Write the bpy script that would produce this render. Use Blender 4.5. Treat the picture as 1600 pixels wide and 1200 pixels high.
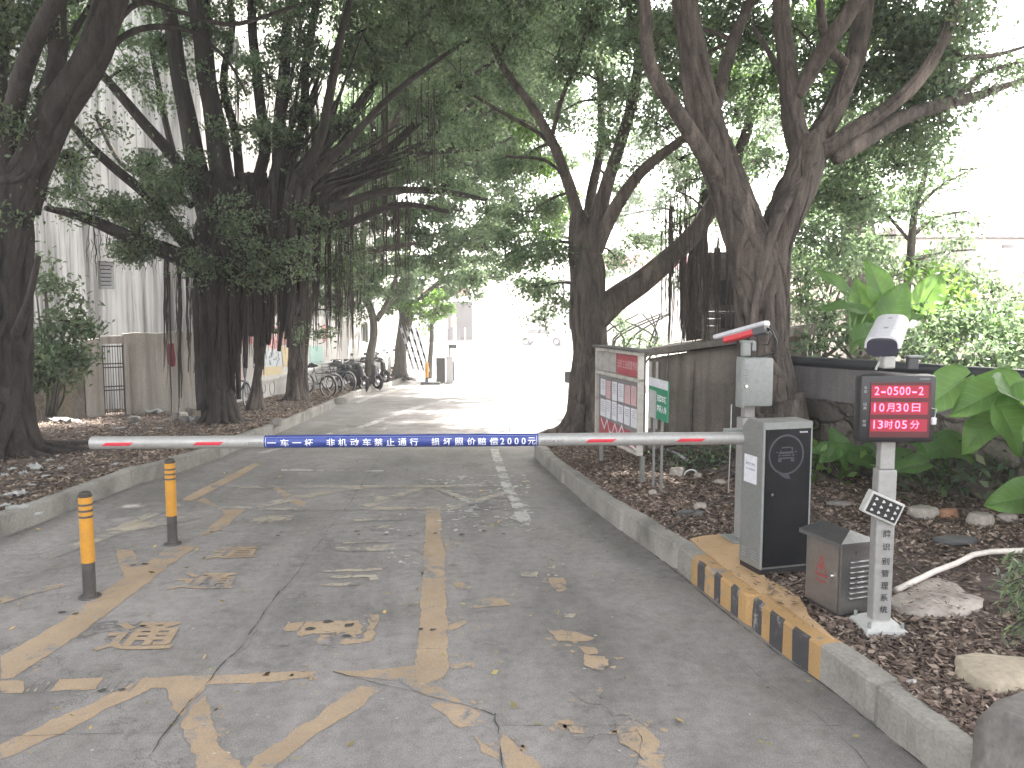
import bpy, bmesh, math, random
import numpy as np
from mathutils import Vector, Matrix, noise
R = math.radians
SC = bpy.context.scene
COL = SC.collection
for o in list(bpy.data.objects): bpy.data.objects.remove(o)
rng = np.random.default_rng(7); random.seed(7)

# ---------------- camera ----------------
CAMH = 1.67
FPX = 1200.0
YAW = math.atan(120/1200); PIT = R(5)
cf = Vector((math.sin(YAW)*math.cos(PIT), math.cos(YAW)*math.cos(PIT), -math.sin(PIT)))
cr = Vector((math.cos(YAW), -math.sin(YAW), 0)); cu = cr.cross(cf)
CAM = Vector((0, 0, CAMH))
cd = bpy.data.cameras.new('camera'); cam = bpy.data.objects.new('camera', cd); COL.objects.link(cam)
cd.sensor_width = 36; cd.lens = 27; cd.clip_start = .05; cd.clip_end = 2000
cam.matrix_world = Matrix.Translation(CAM) @ Matrix((cr, cu, -cf)).transposed().to_4x4()
SC.camera = cam
# ---------------- light ----------------
SUN_EL, SUN_AZ = 54, 38          # degrees; azimuth clockwise from +Y
w = bpy.data.worlds.new('World'); SC.world = w; w.use_nodes = True
wn = w.node_tree; bg = wn.nodes['Background']
sky = wn.nodes.new('ShaderNodeTexSky'); sky.sky_type = 'NISHITA'; sky.sun_disc = False
sky.sun_elevation = R(SUN_EL); sky.sun_rotation = R(SUN_AZ); sky.dust_density = 3.0; sky.air_density = 1.2
hs = wn.nodes.new('ShaderNodeHueSaturation'); hs.inputs['Saturation'].default_value = .30
wn.links.new(sky.outputs[0], hs.inputs['Color']); mx = wn.nodes.new('ShaderNodeMix'); mx.data_type = 'RGBA'; mx.blend_type = 'MULTIPLY'; mx.inputs[0].default_value = 1; mx.inputs[7].default_value = (1.04, .99, .94, 1)
wn.links.new(hs.outputs[0], mx.inputs[6]); wn.links.new(mx.outputs[2], bg.inputs[0]); bg.inputs[1].default_value = 0.15
sl = bpy.data.lights.new('sun', 'SUN'); sl.energy = 4.5; sl.angle = R(.6); sl.color = (1, .95, .88)
so = bpy.data.objects.new('sun', sl); COL.objects.link(so)
SUND = Vector((math.sin(R(SUN_AZ))*math.cos(R(SUN_EL)), math.cos(R(SUN_AZ))*math.cos(R(SUN_EL)), math.sin(R(SUN_EL))))
so.rotation_euler = SUND.to_track_quat('Z', 'Y').to_euler()
so.location = (0, 0, 30)
SC.view_settings.view_transform = 'Standard'; SC.view_settings.look = 'None'
SC.view_settings.exposure = 2.75; SC.view_settings.gamma = 1
SC.render.engine = 'CYCLES'
SC.cycles.use_denoising = True; SC.cycles.max_bounces = 8; SC.cycles.diffuse_bounces = 5
SC.cycles.transmission_bounces = 6; SC.cycles.transparent_max_bounces = 8; SC.cycles.volume_bounces = 1
SC.cycles.caustics_reflective = False; SC.cycles.caustics_refractive = False
SC.cycles.sample_clamp_indirect = 6

# ---------------- pixel to place ----------------
def ray(px, py):
    return cf + cr*((px-800)/FPX) + cu*((600-py)/FPX)
def P(px, py, d):
    return CAM + ray(px, py)*d
def depth(p): return (Vector(p)-CAM).dot(cf)
ZP = [(-60, 0), (5, 0), (7, -.03), (9, -.09), (12, -.21), (16, -.39), (20, -.57), (24, -.75), (28, -.92), (31, -1.02), (35, -1.06), (45, -1.05), (60, -.85), (75, -.6), (900, -.6)]
def gz(y):
    for (a, za), (b, zb) in zip(ZP, ZP[1:]):
        if y <= b:
            t = (y-a)/(b-a); return za+(zb-za)*t
    return ZP[-1][1]
def G(px, py, off=0.0):
    d = ray(px, py)
    t = .5; step = .05
    while t < 400:
        p = CAM + d*t
        if p.z < gz(p.y)+off:
            lo, hi = t-step, t
            for _ in range(24):
                m = (lo+hi)/2; q = CAM+d*m
                if q.z < gz(q.y)+off: hi = m
                else: lo = m
            return CAM+d*hi
        step = max(.05, t*.01); t += step
    return CAM+d*400
SOIL = .14

# ---------------- mesh building ----------------
class MB:
    def __init__(s): s.v = []; s.f = []; s.m = []
    def add(s, vs, fs, mi=0):
        o = len(s.v); s.v += [tuple(v) for v in vs]
        for k, f in enumerate(fs):
            s.f.append(tuple(i+o for i in f)); s.m.append(mi if isinstance(mi, int) else mi[k])
        return s
    def box(s, c, sz, rot=None, mi=0, bev=0):
        c = Vector(c); hx, hy, hz = sz[0]/2, sz[1]/2, sz[2]/2
        if bev:
            bm = bmesh.new(); bmesh.ops.create_cube(bm, size=1)
            for v in bm.verts: v.co = Vector((v.co.x*sz[0], v.co.y*sz[1], v.co.z*sz[2]))
            bmesh.ops.bevel(bm, geom=bm.edges[:], offset=bev, segments=2, profile=.5, affect='EDGES')
            vs = [v.co.copy() for v in bm.verts]; fs = [[v.index for v in f.verts] for f in bm.faces]; bm.free()
        else:
            vs = [Vector((x, y, z)) for x in (-hx, hx) for y in (-hy, hy) for z in (-hz, hz)]
            fs = [(0, 1, 3, 2), (4, 6, 7, 5), (0, 4, 5, 1), (2, 3, 7, 6), (0, 2, 6, 4), (1, 5, 7, 3)]
        if rot is not None: vs = [rot @ v for v in vs]
        return s.add([v+c for v in vs], fs, mi)
    def tube(s, pts, rad, n=8, cap=True, mi=0, flute=None):
        pts = [Vector(p) for p in pts]
        if not hasattr(rad, '__len__'): rad = [rad]*len(pts)
        o = len(s.v); prev = None; N = len(pts)
        for i, p in enumerate(pts):
            t = (pts[min(i+1, N-1)]-pts[max(i-1, 0)])
            if t.length < 1e-9: t = Vector((0, 0, 1))
            t.normalize()
            if prev is None:
                a = Vector((1, 0, 0)) if abs(t.x) < .8 else Vector((0, 1, 0))
                u = (a-t*a.dot(t)).normalized()
            else:
                u = prev-t*prev.dot(t)
                u = u.normalized() if u.length > 1e-6 else Vector((1, 0, 0))
            prev = u; w_ = t.cross(u)
            for k in range(n):
                th = 2*math.pi*k/n
                r = rad[i]*(flute(i, th, p) if flute else 1)
                s.v.append(tuple(p+(u*math.cos(th)+w_*math.sin(th))*r))
        for i in range(N-1):
            for k in range(n):
                a = o+i*n+k; b = o+i*n+(k+1) % n
                s.f.append((a, b, b+n, a+n)); s.m.append(mi)
        if cap:
            s.f.append(tuple(o+k for k in reversed(range(n)))); s.m.append(mi)
            s.f.append(tuple(o+(N-1)*n+k for k in range(n))); s.m.append(mi)
        return s
    def torus(s, c, ax, R_, r, n=20, m=6, mi=0, arc=(0, 2*math.pi)):
        ax = Vector(ax).normalized(); a = Vector((0, 0, 1)) if abs(ax.z) < .9 else Vector((1, 0, 0))
        u = (a-ax*a.dot(ax)).normalized(); v = ax.cross(u); c = Vector(c)
        full = abs(arc[1]-arc[0]-2*math.pi) < 1e-6
        pts = [c+(u*math.cos(t)+v*math.sin(t))*R_ for t in [arc[0]+(arc[1]-arc[0])*i/n for i in range(n+1)]]
        return s.tube(pts, r, m, cap=not full, mi=mi)
    def prism(s, poly, d0, d1, fr, mi=0):
        """poly 2-D (a,b); fr(a,b,c) -> 3-D; from c=d0 to d1"""
        n = len(poly)
        vs = [fr(a, b, d0) for a, b in poly]+[fr(a, b, d1) for a, b in poly]
        fs = [tuple(range(n)), tuple(range(2*n-1, n-1, -1))]+[(i, (i+1) % n, n+(i+1) % n, n+i)[::-1] for i in range(n)]
        return s.add(vs, fs, mi)
    def build(s, name, mats, parent=None, smooth=False, origin=None, fix=True):
        me = bpy.data.meshes.new(name)
        vs = s.v
        if origin is not None: vs = [(a-origin[0], b-origin[1], c-origin[2]) for a, b, c in vs]
        me.from_pydata(vs, [], s.f)
        if not isinstance(mats, (list, tuple)): mats = [mats]
        for m in mats: me.materials.append(m)
        me.polygons.foreach_set('material_index', s.m)
        if fix:
            bm = bmesh.new(); bm.from_mesh(me); bmesh.ops.recalc_face_normals(bm, faces=bm.faces); bm.to_mesh(me); bm.free()
        if smooth: me.polygons.foreach_set('use_smooth', [True]*len(me.polygons))
        me.update()
        ob = bpy.data.objects.new(name, me); COL.objects.link(ob)
        if parent: ob.parent = parent
        elif origin is not None: ob.location = origin
        return ob
def autosmooth(ob, ang=35):
    me = ob.data; me.polygons.foreach_set('use_smooth', [True]*len(me.polygons))
    bm = bmesh.new(); bm.from_mesh(me)
    for e in bm.edges:
        if len(e.link_faces) == 2 and e.calc_face_angle(0) > R(ang): e.smooth = False
    bm.to_mesh(me); bm.free(); return ob
def tag(o, label=None, cat=None, group=None, kind=None):
    if label: o['label'] = label
    if cat: o['category'] = cat
    if group: o['group'] = group
    if kind: o['kind'] = kind
    return o
def thing(name, label, cat, loc=(0, 0, 0), rz=0, group=None):
    o = bpy.data.objects.new(name, None); COL.objects.link(o); o.empty_display_size = .1
    o.location = loc; o.rotation_euler = (0, 0, rz); return tag(o, label, cat, group)
def copy_thing(src, loc, rz, label=None, group=None, scale=None):
    r = src.copy(); COL.objects.link(r); r.location = loc; r.rotation_euler = (0, 0, rz)
    if label: r['label'] = label
    if group: r['group'] = group
    if scale: r.scale = (scale,)*3
    for ch in list(src.children):
        c = ch.copy(); COL.objects.link(c); c.parent = r
        for g in ch.children:
            q = g.copy(); COL.objects.link(q); q.parent = c
    return r
def text_geo(body, size, bold=0.0, width=None):
    """text as flat polygons in the xy plane, centred; returns verts, faces"""
    c = bpy.data.curves.new('t', 'FONT'); c.body = body; c.size = 1; c.offset = bold; c.align_x = 'CENTER'; c.align_y = 'CENTER'; c.resolution_u = 3
    o = bpy.data.objects.new('t', c); COL.objects.link(o)
    dg = bpy.context.evaluated_depsgraph_get(); dg.update()
    m = bpy.data.meshes.new_from_object(o.evaluated_get(dg))
    vs = np.array([v.co[:2] for v in m.vertices]) if len(m.vertices) else np.zeros((0, 2))
    fs = [tuple(p.vertices) for p in m.polygons]
    bpy.data.objects.remove(o); bpy.data.curves.remove(c); bpy.data.meshes.remove(m)
    lo, hi = vs.min(0), vs.max(0); vs = vs-(lo+hi)/2
    k = size/(hi[1]-lo[1]); kx = k if width is None else width/(hi[0]-lo[0])
    vs = vs*np.array([kx, k])
    return [(float(a), float(b)) for a, b in vs], fs
def text_part(mb, body, size, fr, bold=0, width=None, mi=0, cut=None):
    vs, fs = text_geo(body, size, bold, width)
    if cut:
        bm = bmesh.new(); bv = [bm.verts.new((a, b, 0)) for a, b in vs]
        for f in fs:
            try: bm.faces.new([bv[i] for i in f])
            except ValueError: pass
        z = -size/2-.001
        while z < size/2:
            bmesh.ops.bisect_plane(bm, geom=bm.verts[:]+bm.edges[:]+bm.faces[:], plane_co=(0, z, 0), plane_no=(0, 1, 0)); z += cut
        bm.verts.index_update()
        vs = [(v.co.x, v.co.y) for v in bm.verts]; fs = [tuple(v.index for v in f.verts) for f in bm.faces]; bm.free()
    mb.add([fr(a, b) for a, b in vs], fs, mi)

# ---------------- materials ----------------
def srgb(h):
    h = h.lstrip('#'); c = [int(h[i:i+2], 16)/255 for i in (0, 2, 4)]
    return tuple((x/12.92 if x <= .04045 else ((x+.055)/1.055)**2.4) for x in c)
class NT:
    def __init__(s, name):
        s.m = bpy.data.materials.new(name); s.m.use_nodes = True; s.t = s.m.node_tree
        s.b = s.t.nodes['Principled BSDF']; s.out = s.t.nodes['Material Output']
        s._tc = None
    def n(s, ty, **kw):
        x = s.t.nodes.new(ty)
        for k, v in kw.items():
            if k in x.inputs: x.inputs[k].default_value = v
            else: setattr(x, k, v)
        return x
    def l(s, a, b): s.t.links.new(a, b)
    def co(s, scale=(1, 1, 1), kind='Object'):
        if s._tc is None: s._tc = s.n('ShaderNodeTexCoord')
        mp = s.n('ShaderNodeMapping'); mp.inputs['Scale'].default_value = scale
        s.l(s._tc.outputs[kind], mp.inputs[0]); return mp.outputs[0]
    def noise(s, scale, detail=4, rough=.55, dist=0, vec=None):
        x = s.n('ShaderNodeTexNoise'); x.inputs['Scale'].default_value = scale; x.inputs['Detail'].default_value = detail
        x.inputs['Roughness'].default_value = rough; x.inputs['Distortion'].default_value = dist
        s.l(vec if vec is not None else s.co(), x.inputs['Vector']); return x.outputs['Fac']
    def ramp(s, fac, stops, interp='LINEAR'):
        x = s.n('ShaderNodeValToRGB'); x.color_ramp.interpolation = interp
        e = x.color_ramp.elements
        while len(e) < len(stops): e.new(.5)
        for q, (p, c) in zip(e, stops):
            q.position = p; q.color = (*c, 1) if hasattr(c, '__len__') else (c, c, c, 1)
        s.l(fac, x.inputs[0]); return x.outputs[0]
    def mix(s, fac, a, b, mode='MIX'):
        x = s.n('ShaderNodeMix'); x.data_type = 'RGBA'; x.blend_type = mode
        for sock, v in ((x.inputs['Factor'], fac), (x.inputs['A'], a), (x.inputs['B'], b)):
            pass
        def st(i, v):
            if isinstance(v, bpy.types.NodeSocket): s.l(v, x.inputs[i])
            elif hasattr(v, '__len__'): x.inputs[i].default_value = (*v, 1)
            else: x.inputs[i].default_value = v
        st(0, fac); st(6, a); st(7, b)
        return x.outputs[2]
    def bump(s, h, strength=.3, dist=.02):
        x = s.n('ShaderNodeBump'); x.inputs['Strength'].default_value = strength; x.inputs['Distance'].default_value = dist
        s.l(h, x.inputs['Height']); s.l(x.outputs[0], s.b.inputs['Normal'])
    def base(s, c):
        if isinstance(c, bpy.types.NodeSocket): s.l(c, s.b.inputs['Base Color'])
        else: s.b.inputs['Base Color'].default_value = (*c, 1)
    def rough(s, v):
        if isinstance(v, bpy.types.NodeSocket): s.l(v, s.b.inputs['Roughness'])
        else: s.b.inputs['Roughness'].default_value = v
def paint(name, c, rough=.45, metal=0.0, dirt=.25, dirt_c=(.12, .10, .08), scale=3):
    k = NT(name); f = k.noise(scale, 5, .65); d = k.ramp(f, [(.45, 0.0), (.75, 1.0)])
    m = k.n('ShaderNodeMath', operation='MULTIPLY'); k.l(d, m.inputs[0]); m.inputs[1].default_value = dirt
    f2 = k.noise(scale*14, 3); v = k.ramp(f2, [(.3, .88), (.7, 1.06)])
    k.base(k.mix(m.outputs[0], k.mix(1.0, c, v, 'MULTIPLY'), dirt_c))
    k.rough(k.ramp(f, [(.3, max(.05, rough-.08)), (.8, min(1, rough+.2))]))
    k.b.inputs['Metallic'].default_value = metal; return k.m
def plain(name, c, rough=.5, metal=0, emit=None, es=1):
    k = NT(name); f = k.noise(9, 3); k.base(k.mix(1.0, c, k.ramp(f, [(.3, .9), (.7, 1.05)]), 'MULTIPLY')); k.rough(rough); k.b.inputs['Metallic'].default_value = metal
    if emit: k.b.inputs['Emission Color'].default_value = (*emit, 1); k.b.inputs['Emission Strength'].default_value = es
    return k.m
def concrete(name, c, c2, scale=1.2, streak=0, bump=.35, rough=.88, fine=40, vz=1, moss=None):
    k = NT(name)
    f = k.noise(scale, 7, .62, .3, vec=k.co((1, 1, vz)))
    col = k.ramp(f, [(.3, c2), (.62, c)])
    sp = k.ramp(k.noise(fine, 4, .6), [(.3, .78), (.7, 1.12)])
    col = k.mix(1.0, col, sp, 'MULTIPLY')
    if streak:
        s_ = k.noise(3.5, 5, .6, .2, vec=k.co((2.2, 2.2, .12)))
        col = k.mix(k.ramp(s_, [(.42, 0.0), (.68, streak)]), col, tuple(x*.32 for x in c))
    if moss:
        col = k.mix(k.ramp(k.noise(1.7, 6, .65), [(.5, 0.0), (.7, .8)]), col, moss)
    k.base(col); k.rough(rough); k.bump(k.noise(fine*.6, 5, .6), bump, .012)
    return k.m
def road_color(k):
    big = k.noise(.55, 7, .66, .5)
    col = k.ramp(big, [(.32, (.165, .155, .142)), (.5, (.221, .208, .199)), (.68, (.280, .259, .252))])
    lng = k.noise(1.3, 6, .62, .25, vec=k.co((1.1, .28, 1)))
    col = k.mix(1.0, col, k.ramp(lng, [(.33, .74), (.5, 1.0), (.68, 1.16)]), 'MULTIPLY')
    sp = k.noise(160, 2, .7)
    col = k.mix(1.0, col, k.ramp(sp, [(.3, .66), (.5, 1.0), (.7, 1.34)]), 'MULTIPLY')
    st = k.noise(3.1, 8, .7, .6)
    col = k.mix(k.ramp(st, [(.55, 0.0), (.70, .55)]), col, (.105, .102, .094))
    md = k.noise(14, 6, .75)
    col = k.mix(1.0, col, k.ramp(md, [(.32, .78), (.5, 1.0), (.68, 1.17)]), 'MULTIPLY')
    wh = k.noise(6.5, 9, .78, .2, vec=k.co((.6, 1.2, 1)))
    col = k.mix(k.ramp(wh, [(.61, 0.0), (.72, .35)]), col, (.42, .41, .39))
    return col, sp
def road_finish(k, sp):
    k.rough(k.ramp(k.noise(2.2, 5), [(.3, .62), (.7, .86)])); k.bump(k.noise(60, 6, .75), .5, .010)
k = NT('road_concrete'); c_, sp_ = road_color(k)
vo = k.n('ShaderNodeTexVoronoi', feature='DISTANCE_TO_EDGE'); vo.inputs['Scale'].default_value = .33
nz = k.noise(2.6, 6, .7); vm = k.n('ShaderNodeVectorMath', operation='MULTIPLY_ADD')
cv = k.n('ShaderNodeCombineXYZ'); k.l(nz, cv.inputs[0]); k.l(k.noise(3.3, 6, .7), cv.inputs[1])
k.l(cv.outputs[0], vm.inputs[0]); vm.inputs[1].default_value = (1.2, 1.2, 0); k.l(k.co(), vm.inputs[2]); k.l(vm.outputs[0], vo.inputs['Vector'])
ck = k.ramp(vo.outputs['Distance'], [(.0, 1.0), (.0035, 0.0)])
mk = k.mix(1.0, ck, k.ramp(k.noise(.9, 3), [(.5, 0.0), (.56, .7)]), 'MULTIPLY')
k.base(k.mix(mk, c_, (.05, .05, .047))); road_finish(k, sp_); M_ROAD = k.m
def road_paint(name, c, wear=.45, wscale=7.0):
    k = NT(name); c_, sp = road_color(k)
    n1 = k.noise(wscale, 9, .72, .4); n2 = k.noise(wscale*.17, 4, .6)
    a = k.n('ShaderNodeMath', operation='ADD'); k.l(n1, a.inputs[0]); k.l(n2, a.inputs[1])
    msk = k.ramp(a.outputs[0], [(max(0, wear-.025), 0.0), (min(1, wear+.03), 1.0)])
    # ADD of two noises is centred on 1: halve it
    h = k.n('ShaderNodeMath', operation='MULTIPLY'); k.l(a.outputs[0], h.inputs[0]); h.inputs[1].default_value = .5
    k.l(h.outputs[0], msk.node.inputs[0])
    pc = k.mix(1.0, c, k.ramp(k.noise(2.5, 5), [(.3, .82), (.7, 1.1)]), 'MULTIPLY')
    pc = k.mix(1.0, pc, k.ramp(k.noise(160, 2, .7), [(.3, .8), (.7, 1.12)]), 'MULTIPLY')
    pc = k.mix(k.ramp(k.noise(17, 6, .7), [(.55, 0.0), (.75, .45)]), pc, (.2, .18, .15))
    k.base(k.mix(msk, c_, pc)); road_finish(k, sp); return k.m
OCH = (.375, .28, .19)
M_PAINT = road_paint('ochre_road_paint', OCH, .435, 10)
M_PAINT2 = road_paint('worn_ochre_road_paint', (.38, .285, .19), .475, 14)
M_PAINT3 = road_paint('faint_road_paint', (.40, .35, .28), .51, 16)
M_WHITE = road_paint('flaked_white_road_paint', (.50, .49, .465), .50, 18)
M_CRACK = plain('crack_dirt', (.062, .058, .053), .95)
M_STAMP = plain('stamped_line_edge', (.17, .15, .12), .9)
M_KERB = concrete('kerb_concrete', (.30, .285, .26), (.15, .143, .128), 2.2, 0, .4, fine=60)
M_KERBY = road_paint('kerb_yellow_paint', (.42, .26, .11), .43, 12)
M_KERBB = road_paint('kerb_black_paint', (.06, .057, .06), .42, 13)
M_SLABY = road_paint('slab_yellow_paint', (.50, .33, .18), .42, 8)
M_SOIL = concrete('soil', (.10, .074, .064), (.045, .035, .031), 1.6, 0, .9, rough=.95, fine=25)
M_WALLC = concrete('old_concrete_wall', (.42, .385, .345), (.23, .205, .18), .9, .55, .4, vz=.5)
M_SHED = concrete('weathered_shed_render', (.25, .215, .185), (.12, .105, .09), 1.3, .75, .5, moss=(.07, .075, .045))
M_STONE = concrete('rubble_stone_wall', (.21, .18, .16), (.08, .072, .065), 2.4, .3, .7, fine=18, moss=(.06, .07, .04))
M_CAPC = concrete('grey_cap_concrete', (.20, .185, .185), (.12, .11, .11), 1.5, .4, .3)
M_ROCK = concrete('pale_rock', (.40, .36, .32), (.24, .215, .19), 5, 0, .6, fine=45)
M_ROCKD = concrete('dark_rock', (.20, .185, .17), (.10, .095, .09), 4, 0, .6, fine=35)
M_BRICK = concrete('orange_brick_piece', (.38, .20, .12), (.24, .13, .08), 6, 0, .5)
k = NT('facade'); f = k.noise(.5, 6, .6)
col = k.ramp(f, [(.3, (.72, .71, .70)), (.7, (.84, .83, .82))])
s1 = k.noise(2.2, 6, .65, .15, vec=k.co((1, 2.6, .05)))
col = k.mix(k.ramp(s1, [(.45, 0.0), (.62, .75)]), col, (.15, .145, .135))
s2 = k.noise(9, 5, .7, .1, vec=k.co((1, 2.0, .035)))
col = k.mix(k.ramp(s2, [(.52, 0.0), (.66, .6)]), col, (.10, .095, .088))
k.base(col); k.rough(.9); k.bump(k.noise(20, 4), .2, .01); M_FAC = k.m
M_FAC2 = concrete('grey_streaked_render', (.40, .39, .37), (.27, .262, .25), .6, .6, .2)
M_RENDER = concrete('pale_render', (.62, .60, .57), (.45, .43, .41), .8, .3, .2)
M_CREAM = concrete('cream_render', (.66, .60, .52), (.52, .47, .42), .6, .15, .15)
M_WHITEW = concrete('white_render', (.78, .77, .74), (.66, .65, .62), .6, .1, .15)
def bark(name, c, c2, scale=1.0, pale=None):
    k = NT(name)
    v1 = k.noise(9*scale, 7, .7, .8, vec=k.co((1, 1, .22)))
    col = k.ramp(v1, [(.32, c2), (.5, tuple((a+b)/2 for a, b in zip(c, c2))), (.68, c)])
    if pale: col = k.mix(k.ramp(k.noise(2.4*scale, 5, .6, vec=k.co((1, 1, .3))), [(.54, 0.0), (.64, .85)]), col, pale)
    col = k.mix(1.0, col, k.ramp(k.noise(70*scale, 3), [(.3, .75), (.7, 1.2)]), 'MULTIPLY')
    k.base(col); k.rough(.92)
    k.bump(k.noise(16*scale, 7, .7, .5, vec=k.co((1, 1, .14))), 1.0, .06); return k.m
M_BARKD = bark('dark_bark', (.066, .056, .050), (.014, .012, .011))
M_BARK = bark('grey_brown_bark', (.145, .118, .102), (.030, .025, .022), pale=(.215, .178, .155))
M_BARKG = bark('greenish_bark', (.15, .135, .11), (.055, .05, .04))
M_ROOT = bark('hanging_root_bark', (.10, .078, .065), (.04, .032, .028), 3)
def leafm(name, c, tr, var=.35, gloss=.35, veins=False):
    k = NT(name); g = k.n('ShaderNodeNewGeometry')
    rv = k.ramp(g.outputs['Random Per Island'], [(0, 1-var), (1, 1+var)])
    hue = k.ramp(g.outputs['Random Per Island'], [(.0, c), (.75, tuple(x*1.12 for x in c)), (1.0, (c[0]*1.9, c[1]*1.35, c[2]))])
    cc = k.mix(1.0, hue, rv, 'MULTIPLY'); vm_ = None
    if veins:
        sx = k.n('ShaderNodeSeparateXYZ'); tcv = k.n('ShaderNodeTexCoord'); k.l(tcv.outputs['UV'], sx.inputs[0])
        av = k.n('ShaderNodeMath', operation='SUBTRACT'); k.l(sx.outputs[1], av.inputs[0]); av.inputs[1].default_value = .5
        ab = k.n('ShaderNodeMath', operation='ABSOLUTE'); k.l(av.outputs[0], ab.inputs[0])
        ml = k.n('ShaderNodeMath', operation='MULTIPLY_ADD'); k.l(ab.outputs[0], ml.inputs[0]); ml.inputs[1].default_value = -.35; k.l(sx.outputs[0], ml.inputs[2])
        sc_ = k.n('ShaderNodeMath', operation='MULTIPLY'); k.l(ml.outputs[0], sc_.inputs[0]); sc_.inputs[1].default_value = 9
        fr_ = k.n('ShaderNodeMath', operation='PINGPONG'); k.l(sc_.outputs[0], fr_.inputs[0]); fr_.inputs[1].default_value = .5
        v1 = k.ramp(fr_.outputs[0], [(.0, 1.0), (.07, .0)]); v2 = k.ramp(ab.outputs[0], [(.0, 1.0), (.03, .0)])
        vm_ = k.mix(1.0, v1, v2, 'LIGHTEN'); cc = k.mix(vm_, cc, tuple(min(1, x*2.0+.03) for x in c))
        mott = k.ramp(k.noise(6, 4), [(.3, .62), (.7, 1.2)]); cc = k.mix(1.0, cc, mott, 'MULTIPLY')
    k.base(cc); k.rough(gloss)
    k.b.inputs['Specular IOR Level'].default_value = .4
    t = k.n('ShaderNodeBsdfTranslucent'); t.inputs[0].default_value = (*tr, 1)
    k.l(k.mix(1.0, tr, rv, 'MULTIPLY'), t.inputs[0])
    ms = k.n('ShaderNodeMixShader'); ms.inputs[0].default_value = .48
    k.l(k.b.outputs[0], ms.inputs[1]); k.l(t.outputs[0], ms.inputs[2]); k.l(ms.outputs[0], k.out.inputs[0])
    return k.m
M_LEAF = leafm('ficus_leaf', (.108, .158, .108), (.27, .39, .20))
M_LEAFD = leafm('dark_ficus_leaf', (.092, .128, .085), (.22, .31, .16))
M_LEAFL = leafm('bright_leaf', (.080, .14, .04), (.20, .37, .07))  # yellower leaf copy
M_TARO = leafm('taro_leaf', (.085, .165, .055), (.26, .47, .10), .22, .48, True)
M_STEM = plain('taro_stem', (.16, .26, .09), .5)
M_GREY = paint('grey_enamel', (.235, .25, .245), .42, .0, .12)
M_GREYC = paint('barrier_grey_steel', (.215, .22, .215), .42, .3, .4, (.13, .12, .10), 4)
M_BLACKP = paint('black_gloss_panel', (.010, .011, .013), .4, 0, .15, (.05, .05, .05))
M_BLACKP.node_tree.nodes['Principled BSDF'].inputs['Specular IOR Level'].default_value = .2
M_LOGO = paint('charcoal_print', (.045, .047, .058), .4, 0, 0)
M_ALU = paint('silver_boom_coating', (.37, .37, .36), .34, .25, .35, (.16, .15, .13), 6)
M_BLUE = paint('blue_banner_film', (.035, .060, .26), .3, 0, .1)
M_WHT = plain('white_print', (.80, .81, .84), .5)
M_RED = plain('red_reflective_film', (.55, .04, .06), .35)
M_POLE = paint('silver_grey_post_paint', (.30, .298, .29), .42, .15, .12)
M_PLINTH = paint('cast_white_plinth', (.44, .445, .43), .5, 0, .3)
M_STEEL = paint('stainless_steel', (.25, .25, .25), .32, .85, .35, (.22, .16, .12), 4)
M_STEELD = paint('stained_stainless_door', (.215, .195, .18), .40, .6, .6, (.22, .15, .11), 2.2)
M_CHROME = plain('bright_metal', (.75, .75, .75), .15, 1)
M_BLK = plain('black_plastic', (.02, .02, .022), .4)
M_DGREY = plain('dark_grey_plastic', (.06, .062, .066), .5)
M_WPL = paint('white_camera_housing', (.50, .50, .53), .35, 0, .1)
M_YEL = paint('bollard_yellow_film', (.56, .27, .035), .36, .1, .35, (.22, .14, .06), 9)
M_BBLK = paint('bollard_black_paint', (.055, .05, .048), .5, 0, .6, (.15, .135, .12), 10)
M_LED = plain('lit_led', (.9, .05, .08), .5, 0, (1.0, .055, .10), 1.7)
M_LEDBG = plain('led_screen_face', (.05, .006, .012), .35, 0, (.75, .012, .045), .009)
M_LEDROW = plain('led_row_glow', (.2, .01, .03), .4, 0, (.85, .008, .05), .034)
M_TXTG = plain('grey_print', (.16, .16, .16), .6)
M_TXTD = plain('dark_print', (.05, .05, .05), .6)
M_PAPER = paint('white_paper', (.60, .60, .64), .8, 0, .15)
M_PAPERP = paint('pink_paper', (.55, .36, .37), .8, 0, .2)
M_REDB = paint('faded_red_panel', (.34, .07, .085), .6, 0, .3)
M_GREEN = paint('green_sign_panel', (.02, .22, .12), .5, 0, .15)
M_WOODW = paint('worn_white_frame', (.45, .43, .39), .7, 0, .6, (.12, .11, .09), 12)
M_DARKI = plain('dark_board_back', (.10, .095, .09), .8)
M_WARN = plain('red_warning_print', (.33, .035, .035), .5)
M_PVC = paint('pvc_pipe', (.62, .57, .53), .4, 0, .3)
M_PIPEB = paint('black_rubber_pipe', (.03, .034, .04), .45, 0, .25, (.08, .075, .07))
M_TYRE = plain('tyre_rubber', (.025, .025, .025), .8)
M_RUST = paint('dark_iron', (.06, .05, .045), .7, .2, .3)
M_GLASS = plain('dark_glass', (.05, .06, .065), .12)
M_LITTER = leafm('dry_leaf', (.155, .112, .098), (.07, .045, .035), .95, .7)
k = NT('bark_chips'); g_ = k.n('ShaderNodeNewGeometry')
cc_ = k.ramp(g_.outputs['Random Per Island'], [(0, (.05, .034, .027)), (.35, (.11, .077, .060)), (.7, (.19, .138, .108)), (.88, (.27, .205, .165)), (1, (.40, .34, .28))])
k.base(k.mix(1.0, cc_, k.ramp(k.noise(1.1, 5, .7), [(.35, .72), (.65, 1.25)]), 'MULTIPLY')); k.rough(.85); M_CHIP = k.m
k = NT('tan_dry_leaves'); g_ = k.n('ShaderNodeNewGeometry')
cc_ = k.ramp(g_.outputs['Random Per Island'], [(0, (.08, .058, .045)), (.4, (.17, .125, .095)), (.8, (.27, .21, .16)), (1, (.42, .35, .28))])
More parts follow.
